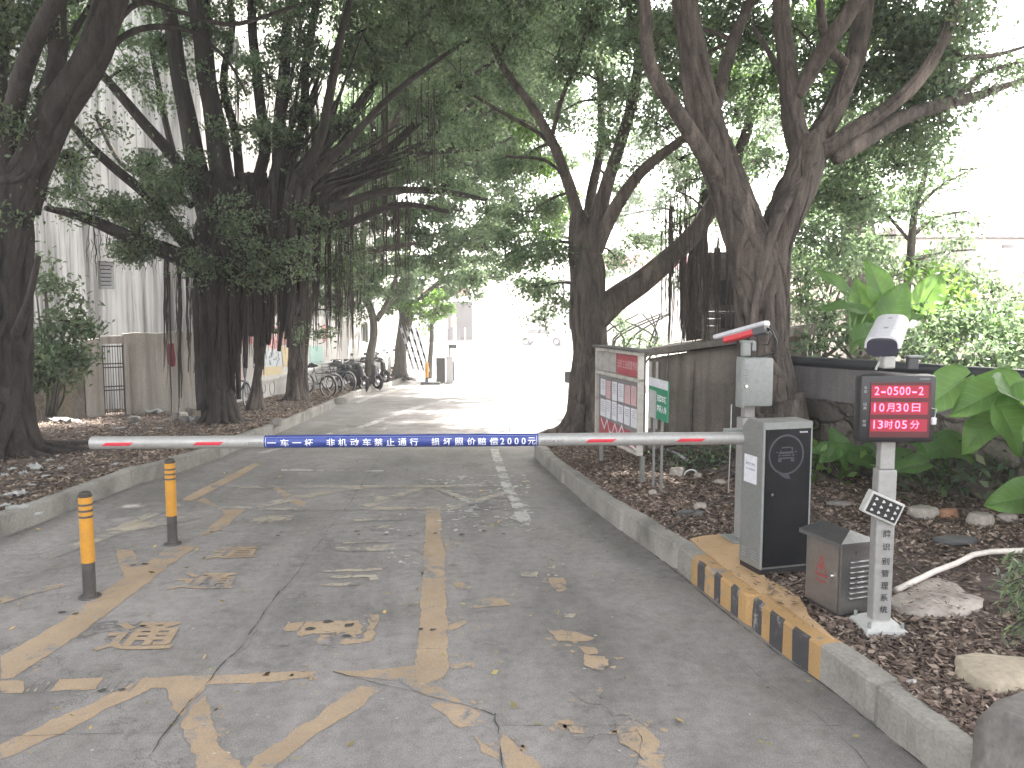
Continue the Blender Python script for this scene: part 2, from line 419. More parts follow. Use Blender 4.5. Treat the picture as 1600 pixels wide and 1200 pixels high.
k.base(k.mix(1.0, cc_, k.ramp(k.noise(.8, 5, .7), [(.35, .65), (.65, 1.25)]), 'MULTIPLY')); k.rough(.85); M_TANL = k.m
k = NT('stacked_stones'); nv = k.n('ShaderNodeVectorMath', operation='MULTIPLY_ADD'); cv_ = k.n('ShaderNodeCombineXYZ'); nn_ = k.noise(3, 4)
k.l(nn_, cv_.inputs[0]); k.l(k.noise(3.4, 4), cv_.inputs[2]); k.l(cv_.outputs[0], nv.inputs[0]); nv.inputs[1].default_value = (1.3, 1.3, 1.3); k.l(k.co((3.2, 3.2, 4.6)), nv.inputs[2])
v_a = k.n('ShaderNodeTexVoronoi', feature='F1'); v_a.inputs['Scale'].default_value = 1; k.l(nv.outputs[0], v_a.inputs['Vector'])
v_b = k.n('ShaderNodeTexVoronoi', feature='DISTANCE_TO_EDGE'); v_b.inputs['Scale'].default_value = 1; k.l(nv.outputs[0], v_b.inputs['Vector'])
sx_ = k.n('ShaderNodeSeparateColor'); k.l(v_a.outputs['Color'], sx_.inputs[0])
col = k.ramp(sx_.outputs[0], [(0, (.075, .068, .06)), (.5, (.14, .12, .105)), (1, (.21, .185, .165))])
col = k.mix(k.ramp(v_b.outputs['Distance'], [(.0, .8), (.05, 0.0)]), col, (.045, .042, .036))
col = k.mix(1.0, col, k.ramp(k.noise(22, 6, .7), [(.3, .65), (.7, 1.25)]), 'MULTIPLY'); col = k.mix(k.ramp(k.noise(1.9, 6), [(.5, 0.0), (.68, .7)]), col, (.06, .075, .04))
k.base(col); k.rough(.95); k.bump(k.ramp(v_b.outputs['Distance'], [(0, 0.0), (.12, 1.0)]), .8, .05); M_STONES = k.m
M_FALLEN = leafm('fallen_yellow_leaf', (.42, .36, .16), (.2, .16, .05), .35, .6)
M_PLAS = plain('crumpled_plastic', (.33, .33, .325), .5)
M_TILE = None
# ================= SETTING: ground, kerbs, beds =================
ys = [-30, -15, -6, -3] + [y*.5 for y in range(-4, 64)] + [34, 37, 40, 45, 50, 60, 75, 100, 150, 300, 600]
ys = sorted(set(ys+[y for y, _ in ZP if -30 < y < 600])); xs = [-300, -100, -40, -20, -10, -5, 0, 5, 10, 20, 40, 100, 300]
mb = MB(); vs = [(x, y, gz(y)) for y in ys for x in xs]; nx = len(xs)
mb.add(vs, [(j*nx+i, j*nx+i+1, (j+1)*nx+i+1, (j+1)*nx+i) for j in range(len(ys)-1) for i in range(nx-1)])
tag(mb.build('road', M_ROAD), 'grey concrete road and yard running down through the trees', kind='structure')

def sheet(mb, polys_px, off=.002, jit=.012, mi=0, seg=.05, world=False):
    """flat painted patches on the road from outlines; ragged edges; bends with the slope"""
    for pi_, poly in enumerate(polys_px):
        pts = [Vector(p) if world else G(*p) for p in poly]; pts = [Vector((p.x, p.y, 0)) for p in pts]
        out = []
        for a, b in zip(pts, pts[1:]+pts[:1]):
            n = max(1, min(160, int((b-a).length/(seg*.5))))
            for i in range(n):
                q = a.lerp(b, i/n)
                if jit: q = q+Vector((noise.noise(q*9)*jit*1.3+noise.noise(q*26)*jit*1.0, noise.noise(q*9+Vector((7, 3, 1)))*jit*1.3+noise.noise(q*26+Vector((5, 5, 5)))*jit*1.0, 0))+Vector((random.gauss(0, jit*.16), random.gauss(0, jit*.16), 0))
                out.append(q)
        bm = bmesh.new(); f = bm.faces.new([bm.verts.new(q) for q in out])
        bmesh.ops.triangulate(bm, faces=[f])
        y0 = min(q.y for q in out); y1 = max(q.y for q in out); y = math.floor(y0*2)/2
        cuts = [yy for yy in ys if y0 < yy < y1]
        for yy in cuts:
            bmesh.ops.bisect_plane(bm, geom=bm.verts[:]+bm.edges[:]+bm.faces[:], plane_co=(0, yy, 0), plane_no=(0, 1, 0))
        bm.verts.index_update()
        mb.add([(v.co.x, v.co.y, gz(v.co.y)+off+pi_*.00002) for v in bm.verts], [tuple(v.index for v in f.verts) for f in bm.faces], mi); bm.free()
def upward(o):
    me = o.data; bm = bmesh.new(); bm.from_mesh(me)
    for f in bm.faces:
        f.normal_update()
        if f.normal.z < 0: f.normal_flip()
    bm.to_mesh(me); bm.free()
mb = MB()
sheet(mb, [
 [(0, 1028), (100, 968), (210, 892), (262, 858), (290, 852), (308, 855), (280, 872), (232, 910), (130, 988), (20, 1060), (0, 1062)],
 [(312, 838), (330, 822), (352, 804), (340, 792), (306, 783), (318, 778), (352, 797), (385, 795), (372, 806), (345, 828), (328, 834)],
 [(178, 858), (208, 860), (215, 878), (232, 890), (196, 905), (190, 890)],
 [(0, 1064), (38, 1066), (34, 1082), (0, 1084)], [(92, 1062), (158, 1060), (150, 1078), (82, 1080)],
 [(0, 1164), (184, 1080), (224, 1060), (320, 1056), (420, 1052), (496, 1048), (480, 1060), (400, 1068), (322, 1070), (300, 1098), (284, 1118), (272, 1108), (258, 1074), (240, 1074), (100, 1144), (40, 1172), (12, 1184), (0, 1186)],
 [(282, 1126), (318, 1088), (330, 1110), (334, 1140), (345, 1165), (372, 1190), (380, 1215), (305, 1215), (300, 1170), (288, 1150)],
 [(370, 1215), (400, 1184), (560, 1072), (602, 1074), (576, 1096), (480, 1158), (410, 1215)],
 [(667, 791), (688, 791), (690, 840), (694, 860), (698, 960), (700, 1050), (690, 1064), (672, 1064), (700, 1080), (722, 1100), (705, 1096), (660, 1086), (622, 1064), (560, 1058), (520, 1050), (600, 1046), (650, 1040), (655, 980), (660, 900), (664, 830)],
 [(672, 1102), (690, 1098), (730, 1104), (752, 1118), (742, 1136), (720, 1136), (700, 1122)],
 [(740, 1150), (760, 1166), (780, 1178), (778, 1188), (756, 1174)], [(784, 1145), (800, 1158), (842, 1195), (850, 1215), (800, 1215), (782, 1180)],
 [(420, 758), (436, 762), (478, 786), (472, 791), (452, 784)], [(412, 722), (400, 722), (352, 746), (300, 771), (284, 782), (300, 783), (330, 768), (380, 742)],
])
o = mb.build('road_marking', M_PAINT, fix=False); upward(o); tag(o, 'ochre box and lane lines painted on the road', kind='structure')
mb = MB()
sheet(mb, [
 [(448, 976), (472, 972), (466, 986), (446, 986)], [(476, 972), (560, 970), (566, 990), (545, 996), (540, 988), (480, 992), (468, 992)],
 [(570, 962), (592, 960), (582, 1002), (540, 1008), (528, 1006), (532, 1000), (566, 1000), (575, 978)], [(500, 992), (520, 994), (516, 1008), (498, 1008)],
 [(764, 930), (776, 926), (798, 946), (770, 948), (740, 950), (752, 940)], [(700, 905), (712, 904), (740, 918), (732, 920), (712, 918)],
 [(700, 976), (732, 968), (726, 976), (706, 986), (698, 986)], [(857, 904), (880, 903), (890, 918), (872, 926), (862, 914)],
 [(856, 984), (880, 985), (930, 996), (918, 1004), (870, 1002)], [(904, 1011), (930, 1012), (936, 1020), (914, 1024)],
 [(910, 1024), (945, 1026), (954, 1040), (936, 1050), (912, 1038)], [(905, 1090), (925, 1072), (943, 1078), (940, 1090), (944, 1102), (920, 1100)],
 [(868, 1124), (896, 1126), (894, 1134), (872, 1132)], [(888, 1138), (912, 1138), (910, 1148), (892, 1146)],
 [(952, 1112), (985, 1114), (990, 1118), (956, 1120)], [(958, 1124), (990, 1126), (1014, 1140), (1030, 1160), (1036, 1190), (1010, 1190), (985, 1170), (962, 1150)],
 [(1000, 1190), (1026, 1180), (1040, 1215), (990, 1215)], [(700, 1038), (744, 1036), (742, 1044), (704, 1046)],
 [(694, 850), (712, 848), (720, 850), (696, 858)], [(0, 930), (40, 922), (100, 912), (98, 917), (40, 932), (0, 945)],
])
for i_, v_ in enumerate(mb.v): mb.v[i_] = (v_[0], v_[1], v_[2]+.0006)
def oflake(L, n, spread, r):
    for i in range(n):
        px, py = random.choice(L); c = G(px+random.gauss(0, spread), min(1190, py+random.gauss(0, spread*.6))); k_ = random.randint(6, 9)
        pts = [(c.x+r*random.uniform(.3, 1.3)*math.cos(6.283*j/k_), c.y+r*random.uniform(.3, 1.2)*math.sin(6.283*j/k_)) for j in range(k_)]
        mb.add([(x, y, gz(y)+.0021) for x, y in pts], [tuple(range(k_))])
oflake([(640, 940), (712, 900), (725, 975), (780, 940), (720, 1040), (540, 985), (520, 1000), (470, 980)], 60, 16, .016)
oflake([(895, 1000), (930, 1030), (925, 1090), (980, 1140), (1000, 1170), (885, 1130), (866, 912)], 80, 16, .018)
oflake([(330, 1110), (345, 1150), (400, 1060), (480, 1056), (740, 1110), (800, 1160), (60, 1030), (150, 960), (240, 890), (370, 800), (420, 770)], 90, 14, .014)
o = mb.build('road_marking_patches', M_PAINT2, fix=False); upward(o); tag(o, 'flaked leftover patches of ochre road paint', kind='structure')
mb = MB()
sheet(mb, [
 [(330, 758), (440, 759), (700, 758), (770, 757), (770, 761), (700, 762), (440, 763), (330, 762)],
 [(345, 791), (440, 794), (560, 793), (700, 792), (700, 797), (560, 797), (440, 798), (345, 796)],
 [(548, 760), (562, 761), (612, 783), (600, 786), (575, 774)], [(672, 762), (688, 763), (742, 781), (726, 783)], [(400, 790), (450, 776), (560, 760), (574, 762), (470, 780), (410, 794)],
 [(560, 790), (600, 778), (650, 762), (664, 763), (610, 784), (572, 794)],
 [(700, 792), (742, 780), (800, 764), (812, 766), (745, 787), (704, 797)],
 [(150, 832), (190, 822), (300, 802), (335, 806), (240, 824), (160, 842)],
 [(60, 870), (120, 848), (200, 830), (150, 850), (80, 874)], [(152, 838), (210, 810), (280, 786), (284, 790), (220, 816), (160, 842)],
 [(552, 812), (630, 808), (628, 813), (552, 815)], [(525, 856), (618, 850), (616, 861), (522, 862)], [(536, 848), (620, 844), (620, 847), (536, 850)],
 [(505, 892), (598, 888), (596, 892), (505, 895)], [(500, 912), (560, 911), (558, 915), (502, 916)], [(515, 900), (586, 898), (592, 906), (580, 908), (575, 902), (515, 905)],
 [(432, 1008), (452, 1002), (448, 1008), (436, 1011)], [(812, 894), (840, 894), (838, 902), (814, 901)], [(850, 882), (868, 884), (866, 889), (852, 887)],
 [(880, 960), (898, 960), (896, 966), (882, 965)], [(395, 810), (425, 806), (450, 808), (440, 814), (398, 815)],
 [(578, 822), (610, 820), (608, 826), (578, 827)],
])
for i_, v_ in enumerate(mb.v): mb.v[i_] = (v_[0], v_[1], v_[2]+.0012)
o = mb.build('road_marking_faint', M_PAINT3, fix=False); upward(o); tag(o, 'faint worn cross hatching across the road', kind='structure')
mb = MB()
sheet(mb, [
 [(766, 702), (778, 702), (786, 724), (800, 760), (818, 790), (830, 812), (826, 822), (806, 812), (800, 790), (786, 765), (776, 735)],
  [(440, 733), (600, 735), (600, 737), (440, 736)],
 [(554, 628), (600, 612), (660, 590), (672, 586), (676, 589), (662, 594), (600, 616), (560, 630)], [(556, 668), (640, 638), (694, 626), (690, 629), (640, 643), (566, 670)],
 [(400, 708), (460, 690), (540, 670), (545, 672), (460, 694), (410, 710)],
])
for i_, v_ in enumerate(mb.v): mb.v[i_] = (v_[0], v_[1], v_[2]+.0018)
def flake(mb, cx, cy, r, off):
    n = random.randint(6, 9); e_ = random.uniform(.5, 1.6); a0 = random.uniform(-.3, .3)
    pts = []
    for i in range(n):
        a_ = 2*math.pi*i/n; q = r*random.uniform(.5, 1.25); x_, y_ = q*e_*math.cos(a_), q/e_*math.sin(a_); pts.append((cx+x_*math.cos(a0)-y_*math.sin(a0), cy+x_*math.sin(a0)+y_*math.cos(a0)))
    mb.add([(x, y, gz(y)+off) for x, y in pts], [tuple(range(n))])
def flakes(mb, x0, x1, y0, y1, n, r, off):
    for i in range(n):
        c = G(random.uniform(x0, x1), random.uniform(y0, y1)); flake(mb, c.x, c.y, r*random.uniform(.3, 1.3), off)
flakes(mb, 700, 830, 742, 800, 170, .035, .0035); flakes(mb, 690, 830, 800, 830, 70, .025, .0036); flakes(mb, 600, 665, 800, 900, 60, .018, .0036); flakes(mb, 660, 745, 742, 756, 40, .03, .0036); flakes(mb, 830, 960, 760, 900, 26, .012, .0036); flakes(mb, 60, 1200, 760, 1190, 90, .007, .0037)
o = mb.build('road_marking_white', M_WHITE, fix=False); upward(o); tag(o, 'flaked white edge line on the road', kind='structure')
# painted characters on the lane
mb = MB(); ms = MB()
def ground_glyph(mb, ch, tl, tr, br, bl, bold, off=.0044):
    q = [G(*p) for p in (tl, tr, br, bl)]
    vs, fs = text_geo(ch, 1, bold); xs_ = [v[0] for v in vs]; hx = max(xs_)
    def fr(a, b):
        u = (a/hx+1)/2; v = .5-b
        p = q[0].lerp(q[1], u).lerp(q[3].lerp(q[2], u), v); return (p.x, p.y, gz(p.y)+off)
    mb.add([fr(*v) for v in vs], fs)
ground_glyph(mb, '通', (186, 974), (292, 972), (268, 1016), (140, 1019), .02)
ground_glyph(mb, '通', (290, 896), (378, 896), (364, 921), (258, 922), .02)
ground_glyph(mb, '道', (345, 854), (412, 853), (402, 871), (316, 875), .015)
o = mb.build('road_lettering', M_PAINT, fix=False); upward(o); tag(o, 'worn ochre characters stencilled on the lane', kind='structure')
mb = MB(); ms = MB()
ground_glyph(mb, '机', (400, 806), (470, 805), (462, 818), (385, 819), .02)
for px in (40, 52, 64, 158, 172, 186, 200):
    sheet(mb, [[(px+14, 1064), (px+17, 1064), (px+3, 1082), (px, 1082)]], jit=0, off=.0044)
o = mb.build('road_lettering_faint', M_PAINT3, fix=False); upward(o); tag(o, 'faint remains of older lettering on the lane', kind='structure')
# cracks and joints
def crack(mb, pts, w=.008, jit=.02, off=.0052):
    P_ = [G(*p) for p in pts]; L = []
    for a, b in zip(P_, P_[1:]):
        n = max(2, int((b-a).length/.025)); L += [a.lerp(b, i/n) for i in range(n)]
    L.append(P_[-1]); o = len(mb.v); vs = []
    for i, p in enumerate(L):
        t = (L[min(i+1, len(L)-1)]-L[max(i-1, 0)]); t.z = 0; t.normalize(); nrm = Vector((-t.y, t.x, 0))
        j = noise.noise(p*4)*.7*jit+noise.noise(p*23)*.007*min(1, jit/.01)+noise.noise(p*60)*.004*min(1, jit/.01)
        ww = (w*.55 if w < .05 else w*.8)*max(.12, .55+1.5*noise.noise(p*7+Vector((3, 1, 2)))+.9*noise.noise(p*31))
        for s_ in (-1, 1):
            q = p+nrm*(j+s_*ww/2); vs.append((q.x, q.y, gz(q.y)+off))
    mb.add(vs, [(2*i, 2*i+1, 2*i+3, 2*i+2) for i in range(len(L)-1)])
mb = MB()
crack(mb, [(598, 705), (580, 736), (548, 784), (496, 852), (468, 892), (440, 924)], .007, .012)
crack(mb, [(440, 924), (416, 956), (384, 1000), (348, 1040), (320, 1072), (284, 1116), (256, 1148), (224, 1198), (215, 1215)], .013, .035)
crack(mb, [(404, 985), (380, 1012), (350, 1036)], .006, .05)
crack(mb, [(0, 1152), (100, 1149), (200, 1147), (260, 1147)], .006, .004)
crack(mb, [(774, 1116), (778, 1150), (784, 1186), (790, 1215)], .009, .012)
crack(mb, [(784, 1135), (1000, 1135), (1200, 1134), (1315, 1135)], .005, .004)
crack(mb, [(520, 1051), (560, 1060), (600, 1072), (656, 1082), (680, 1092), (740, 1108), (774, 1118)], .012, .03)
crack(mb, [(1090, 975), (1140, 1016), (1200, 1070), (1275, 1117), (1340, 1177), (1368, 1215)], .004, .004)
crack(mb, [(870, 1146), (900, 1156), (940, 1150), (960, 1152), (1000, 1146)], .005, .05)
crack(mb, [(880, 1198), (905, 1175), (930, 1150)], .004, .03)
crack(mb, [(990, 1140), (1000, 1160), (996, 1200)], .004, .03)
crack(mb, [(875, 980), (888, 990), (884, 1004)], .004, .02); crack(mb, [(890, 982), (905, 976), (920, 984)], .004, .02)
crack(mb, [(400, 1015), (560, 1013), (760, 1016), (1000, 1012)], .0025, .004)
crack(mb, [(360, 884), (600, 880), (900, 884)], .0022, .004)
crack(mb, [(500, 664), (560, 667), (642, 666)], .07, .03); crack(mb, [(655, 666), (690, 666)], .07, .02)
crack(mb, [(600, 632), (660, 634), (728, 636)], .07, .03); crack(mb, [(796, 642), (796, 676)], .03, .02)
crack(mb, [(640, 655), (668, 636), (690, 622)], .02, .02)
crack(mb, [(1000, 850), (1075, 910), (1110, 940), (1212, 1020), (1280, 1066), (1320, 1098), (1360, 1130), (1450, 1202)], .016, .006)
crack(mb, [(0, 845), (60, 822), (152, 784), (216, 760), (264, 748)], .02, .012)
o = mb.build('road_cracks', M_CRACK, fix=False); upward(o); tag(o, 'dark cracks and joints in the road slabs', kind='structure')
# worn pits across the lane
mb = MB()
for (px, py, r) in [(434, 838, .03), (440, 833, .02), (557, 831, .035), (561, 836, .025), (512, 972, .05), (546, 978, .055), (542, 995, .04), (484, 984, .045), (603, 836, .03), (640, 838, .03), (680, 834, .03), (722, 836, .05), (756, 830, .03), (787, 835, .03), (330, 832, .03), (345, 830, .02), (208, 884, .03), (226, 882, .04), (118, 960, .03), (97, 958, .04), (676, 985, .03), (658, 984, .03), (160, 1080, .03), (190, 1079, .03)]:
    c = G(px, py); n = 12; r *= .6
    sheet(mb, [[(c.x+r*math.cos(2*math.pi*i/n)*random.uniform(.6, 1.3), c.y+r*.8*math.sin(2*math.pi*i/n)*random.uniform(.6, 1.3), 0) for i in range(n)]], off=.006, jit=0, world=True)
o = mb.build('road_pits', M_CRACK, fix=False); upward(o); tag(o, 'small dark pits and tar spots in the road', kind='structure')

# ---- kerbs ----
def resample(pts, step):
    out = [pts[0]]; 
    for a, b in zip(pts, pts[1:]):
        n = max(1, int((b-a).length/step)); out += [a.lerp(b, (i+1)/n) for i in range(n)]
    return out
LK = [G(*p) for p in [(0, 840), (60, 818), (152, 780), (216, 756), (264, 744), (332, 720), (448, 671), (484, 655), (534, 631), (556, 620), (624, 599), (660, 589)]]
d0 = (LK[1]-LK[0]); LK = [LK[0]-d0*4.5]+LK
RK = [G(*p) for p in [(834, 712), (844, 724), (920, 792), (996, 848), (1075, 905), (1100, 925), (1208, 1010), (1288, 1070), (1320, 1096), (1360, 1128), (1450, 1200)]]
RK.append(RK[-1]+(RK[-1]-RK[-2])*1.0)
def kerb(name, path, side, label, paint_rng=None, h=.17, w=.12):
    L = resample([Vector((p.x, p.y, 0)) for p in path], .04); mb = MB(); s = 0; prev = None; ix = []
    acc = [0]
    for a, b in zip(L, L[1:]): acc.append(acc[-1]+(b-a).length)
    prof = 7
    for i, p in enumerate(L):
        t = (L[min(i+1, len(L)-1)]-L[max(i-1, 0)]).normalized(); nrm = Vector((t.y, -t.x, 0))*side
        j = noise.noise(p*3)*.012; j2 = noise.noise(p*14)*.006; ch = .012+.018*max(0, noise.noise(p*7+Vector((5, 5, 5))))
        hh = h+noise.noise(p*1.1)*.008+noise.noise(Vector((int(acc[i]/.98)*7.3, 1, 2)))*.014
        gap = .03 if (acc[i] % .98) < .045 else 0; j += .014 if gap else 0; j += noise.noise(Vector((int(acc[i]/.98)*3.7, 5, 2)))*.008
        z0 = gz(p.y)
        for (a, z) in ((j, -.03), (j+j2, hh*.5), (j+j2*1.4+gap*.2, hh-ch), (j+ch+gap*.2, hh-gap*.3), (j+w*.6, hh+.003+j2*.4), (w+j, hh-.004), (w+.02+j, -.03)):
            q = p+nrm*a; mb.v.append((q.x, q.y, z0+z))
    for i in range(len(L)-1):
        mi = 0
        if paint_rng:
            s_ = acc[i]
            if paint_rng[0] < s_ < paint_rng[1]:
                kx = (s_-paint_rng[0])/paint_rng[2]; mi = 1 if int(kx) % 2 == 0 else 2
        for q in range(prof-1):
            a = i*prof+q; m_ = mi
            if mi == 2 and q >= 3: m_ = 1
            mb.f.append((a, a+1, a+1+prof, a+prof)); mb.m.append(m_)
    n = len(L)
    mb.f.append(tuple(range(prof))); mb.m.append(0); mb.f.append(tuple((n-1)*prof+q for q in reversed(range(prof)))); mb.m.append(0)
    o = mb.build(name, [M_KERB, M_KERBY, M_KERBB]); tag(o, label, kind='structure'); return L, acc
LL, _ = kerb('kerb', LK, -1, 'long grey concrete kerb on the left side of the road')
# arc length of the painted stretch on the right kerb
Lr = resample([Vector((p.x, p.y, 0)) for p in RK], .04); acc = [0]
for a, b in zip(Lr, Lr[1:]): acc.append(acc[-1]+(b-a).length)
def arc_at(pt):
    pt = Vector((pt.x, pt.y, 0)); i = min(range(len(Lr)), key=lambda i: (Lr[i]-pt).length); return acc[i]
sa, sb = arc_at(G(1074, 905)), arc_at(G(1278, 1062))
RL, racc = kerb('kerb', RK, -1, 'grey kerb right of the road with a black and yellow striped stretch', (sa, sb, (sb-sa)/13))
def xk(L, y):
    best = None
    for a, b in zip(L, L[1:]):
        if (a.y-y)*(b.y-y) <= 0 and abs(a.y-b.y) > 1e-6: return a.x+(b.x-a.x)*(y-a.y)/(b.y-a.y)
    return (L[0].x if abs(L[0].y-y) < abs(L[-1].y-y) else L[-1].x)
# ---- planted beds ----
def soil_z(x, y): return gz(y)+SOIL+.03*noise.noise(Vector((x*.9, y*.9, 0)))+.012*noise.noise(Vector((x*5, y*5, 3)))
def bed(name, y0, y1, xin, xout, label, n=44, wk=.12):
    mb = MB(); rows = []; y = y0
    yy = []
    while y < y1: yy.append(y); y += .12 if y < 12 else .4
    yy.append(y1)
    for y in yy:
        a, b = xin(y), xout(y)
        for i in range(n+1):
            t = (i/n)**1.7; x = a+(b-a)*t; e = min(1, abs(x-a)/.15)
            z = soil_z(x, y) if 0 < i else gz(y)+SOIL-.01
            mb.v.append((x, y, z-.02*(1-e)))
    for j in range(len(yy)-1):
        for i in range(n):
            a = j*(n+1)+i; mb.f.append((a, a+1, a+n+2, a+n+1)); mb.m.append(0)
    o = mb.build(name, M_SOIL, smooth=True, fix=False); upward(o); tag(o, label, kind='structure'); return o
lk_in = lambda y: xk(LL, y)-.13
bed('soil_bed', -2, LL[-1].y-.2, lk_in, lambda y: lk_in(y)-7, 'dark littered earth between the left kerb and the walls')
RY1 = RL[0].y
rk_in = lambda y: xk(RL, y)+.15
bed('soil_bed', max(RL[-1].y+.1, 1.2), RY1+1.3, lambda y: rk_in(y) if y < RY1 else rk_in(RY1)+.3+(y-RY1)*.6, lambda y: 11, 'leaf covered bark mulch bed behind the right kerb', n=80)
# yellow painted slab behind the striped kerb
def edge_pt(L, p): 
    q = Vector((p.x, p.y, 0)); i = min(range(len(L)), key=lambda i: (L[i]-q).length); return i
mb = MB(); top = []
slab_px = [(1078, 843), (1100, 838), (1146, 834), (1182, 868), (1200, 905), (1250, 935), (1266, 965), (1302, 998), (1292, 1004), (1240, 965), (1180, 922), (1120, 878)]
pts = [G(px, py, .168) for px, py in slab_px]
out = []
for a, b in zip(pts, pts[1:]+pts[:1]):
    n = max(1, int((b-a).length/.05))
    for i in range(n):
        q = a.lerp(b, i/n); out.append((q.x+noise.noise(q*9)*.015, q.y+noise.noise(q*9+Vector((4, 4, 4)))*.015))
mb.prism(out, 0, .172, lambda a, b, c: (a, b, gz(b)+c))
tag(mb.build('painted_slab', M_SLABY), 'yellow painted concrete slab behind the striped kerb', kind='structure')
# ================= GATE EQUIPMENT =================
cfh = Vector((cf.x, cf.y, 0)).normalized()
def dirang(lat, dep):
    v = cr*lat+cfh*dep; return math.atan2(v.y, v.x)
def flat(p): return Vector((p.x, p.y, 0))
# ---- barrier gate ----
nc = G(1186, 899, .172)                      # near bottom corner
rz = dirang(.963, .267)
bar = thing('barrier_gate', 'grey barrier cabinet with black front holding the long boom across the lane', 'barrier gate', nc, rz)
W_, D_, H_ = .325, .215, .895
mb = MB()
# body: side profile with a sloping left top shoulder, extruded through the depth
prof = [(0, .03), (W_, .03), (W_, H_), (.012, H_), (0, H_-.006)]
fr = lambda a, b, c: (a, c, b)
side = [(0, .03), (D_, .03), (D_, H_-.045), (D_-.06, H_+.004), (0, H_)]      # (depth, z)
mb.prism(side, 0, W_, lambda a, b, c: (c, a, b))
o = mb.build('cabinet', M_GREYC, bar); 
bev = o.modifiers.new('b', 'BEVEL'); bev.width = .005; bev.segments = 2; bev.limit_method = 'ANGLE'
mb = MB(); mb.box((W_/2, D_/2, .015), (W_-.01, D_-.01, .03)); mb.build('base_frame', M_BLK, bar)
mb = MB(); mb.box((W_/2+.004, -.004, .45), (W_-.028, .010, H_-.085), bev=.003)
fp = mb.build('front_panel', M_BLACKP, bar)
# logo: ring, speech tail and front view of a car
mb = MB(); z0 = .705; x0 = W_/2-.012; fy = -.0105
n = 40; r1, r2 = .118, .107; vs = []; 
for i in range(n):
    t = 2*math.pi*i/n; vs += [(x0+r1*math.cos(t), fy, z0+r1*math.sin(t)), (x0+r2*math.cos(t), fy, z0+r2*math.sin(t))]
mb.add(vs, [(2*i, 2*i+1, (2*i+3) % (2*n), (2*i+2) % (2*n)) for i in range(n)])
mb.add([(x0-.045, fy, z0-.112), (x0+.02, fy, z0-.116), (x0+.032, fy, z0-.146), (x0-.01, fy, z0-.136)], [(0, 1, 2, 3)])
def q(x, z, w, h, sk=0): mb.add([(x0+x-w/2, fy, z0+z-h/2), (x0+x+w/2, fy, z0+z-h/2), (x0+x+w/2-sk, fy, z0+z+h/2), (x0+x-w/2+sk, fy, z0+z+h/2)], [(0, 1, 2, 3)])
q(0, .042, .07, .007, .006); q(-.038, .03, .006, .022, .004); q(.038, .03, .006, .022, -.004); q(0, .012, .105, .012, .008); q(0, -.004, .06, .007); q(-.045, -.004, .018, .009, .002); q(.045, -.004, .018, .009, .002)
q(0, -.020, .105, .008); q(-.062, .016, .016, .006); q(.062, .016, .016, .006); q(-.042, -.034, .02, .016, -.002); q(.042, -.034, .02, .016, -.002)
mb.build('logo', M_LOGO, fp)
mb = MB(); text_part(mb, 'TECHPARK', .009, lambda a, b: (W_-.062+a, -.0108, H_-.062+b), .02, .058); mb.build('lettering', M_WHT, fp)
mb = MB(); mb.tube([(.062, -.006, .475), (.062, -.016, .475)], .009, 12); mb.build('lock', M_CHROME, fp, smooth=False)
mb = MB()
for s_ in (-1, 1): mb.box((W_/2+s_*(W_/2-.006), -.003, .45), (.010, .010, H_-.06))
mb.box((W_/2, -.003, H_-.022), (W_-.002, .010, .038)); mb.build('front_frame', M_GREY, bar)
# notice on the left side
mb = MB(); mb.box((-.0015, .115, .605), (.002, .13, .165)); nt = mb.build('notice', M_PAPER, bar)
mb = MB()
text_part(mb, '请减速慢行', .017, lambda a, b: (-.0032, .115-a, .635+b), .03, .095); text_part(mb, '一车一杆请勿跟车', .013, lambda a, b: (-.0032, .115-a, .605+b), .02, .105)
mb.build('notice_lettering', plain('blue_grey_print', (.22, .22, .34), .7), nt)
mb = MB()
for i in range(4):
    for yy in (.055, .16): mb.box((-.001, yy, .075+i*.016), (.006, .055, .005), rot=Matrix.Rotation(.5, 3, 'Y'))
mb.build('vents', M_GREY, bar)
# boom
bR = .0385
bl = P(143, 692, 4.62); br_ = P(1180, 684.5, 4.62)
Mi = (Matrix.Translation(nc) @ Matrix.Rotation(rz, 4, 'Z')).inverted()
bx = (br_-bl); BL = bx.length; ex = bx.normalized(); ey = cfh-ex*cfh.dot(ex); ey.normalize(); ez = ex.cross(ey)
def bm_(s, ang, r=bR):   # s along boom from the free end, ang measured from facing the viewer, up positive
    p = bl+ex*s-ey*(r*math.cos(ang))+ez*(r*math.sin(ang)); return Mi @ p
mb = MB(); mb.tube([Mi @ (bl+ex*s) for s in (0, .004, .012, BL*.25, BL*.5, BL*.75, BL)], [bR*.9, bR*.98, bR, bR, bR, bR, bR], 32)
boom = mb.build('boom', M_ALU, bar); autosmooth(boom, 50)
def s_at(px): return (px-143)/(1180-143)*BL
def patch(mb, s0, s1, a0, a1, r, ns, na, sk=0, mi=0):
    vs = []; 
    for i in range(ns+1):
        for j in range(na+1):
            a = a0+(a1-a0)*j/na; s = s0+(s1-s0)*i/ns+sk*(j/na-.5); vs.append(bm_(s, a, r))
    mb.add(vs, [(i*(na+1)+j, (i+1)*(na+1)+j, (i+1)*(na+1)+j+1, i*(na+1)+j+1) for i in range(ns) for j in range(na)], mi)
mb = MB(); patch(mb, s_at(415), s_at(841), R(-80), R(83), bR+.0007, 8, 24)
ban = mb.build('banner', M_BLUE, boom, smooth=True)
mb = MB(); e = .0022; s0, s1 = s_at(417.5), s_at(838.5)
a0, a1 = R(-58), R(50); r_ = bR+.0013
patch(mb, s0, s1, a1-.03, a1, r_, 4, 1); patch(mb, s0, s1, a0, a0+.03, r_, 4, 1); patch(mb, s0, s0+e, a0, a1, r_, 1, 12); patch(mb, s1-e, s1, a0, a1, r_, 1, 12)
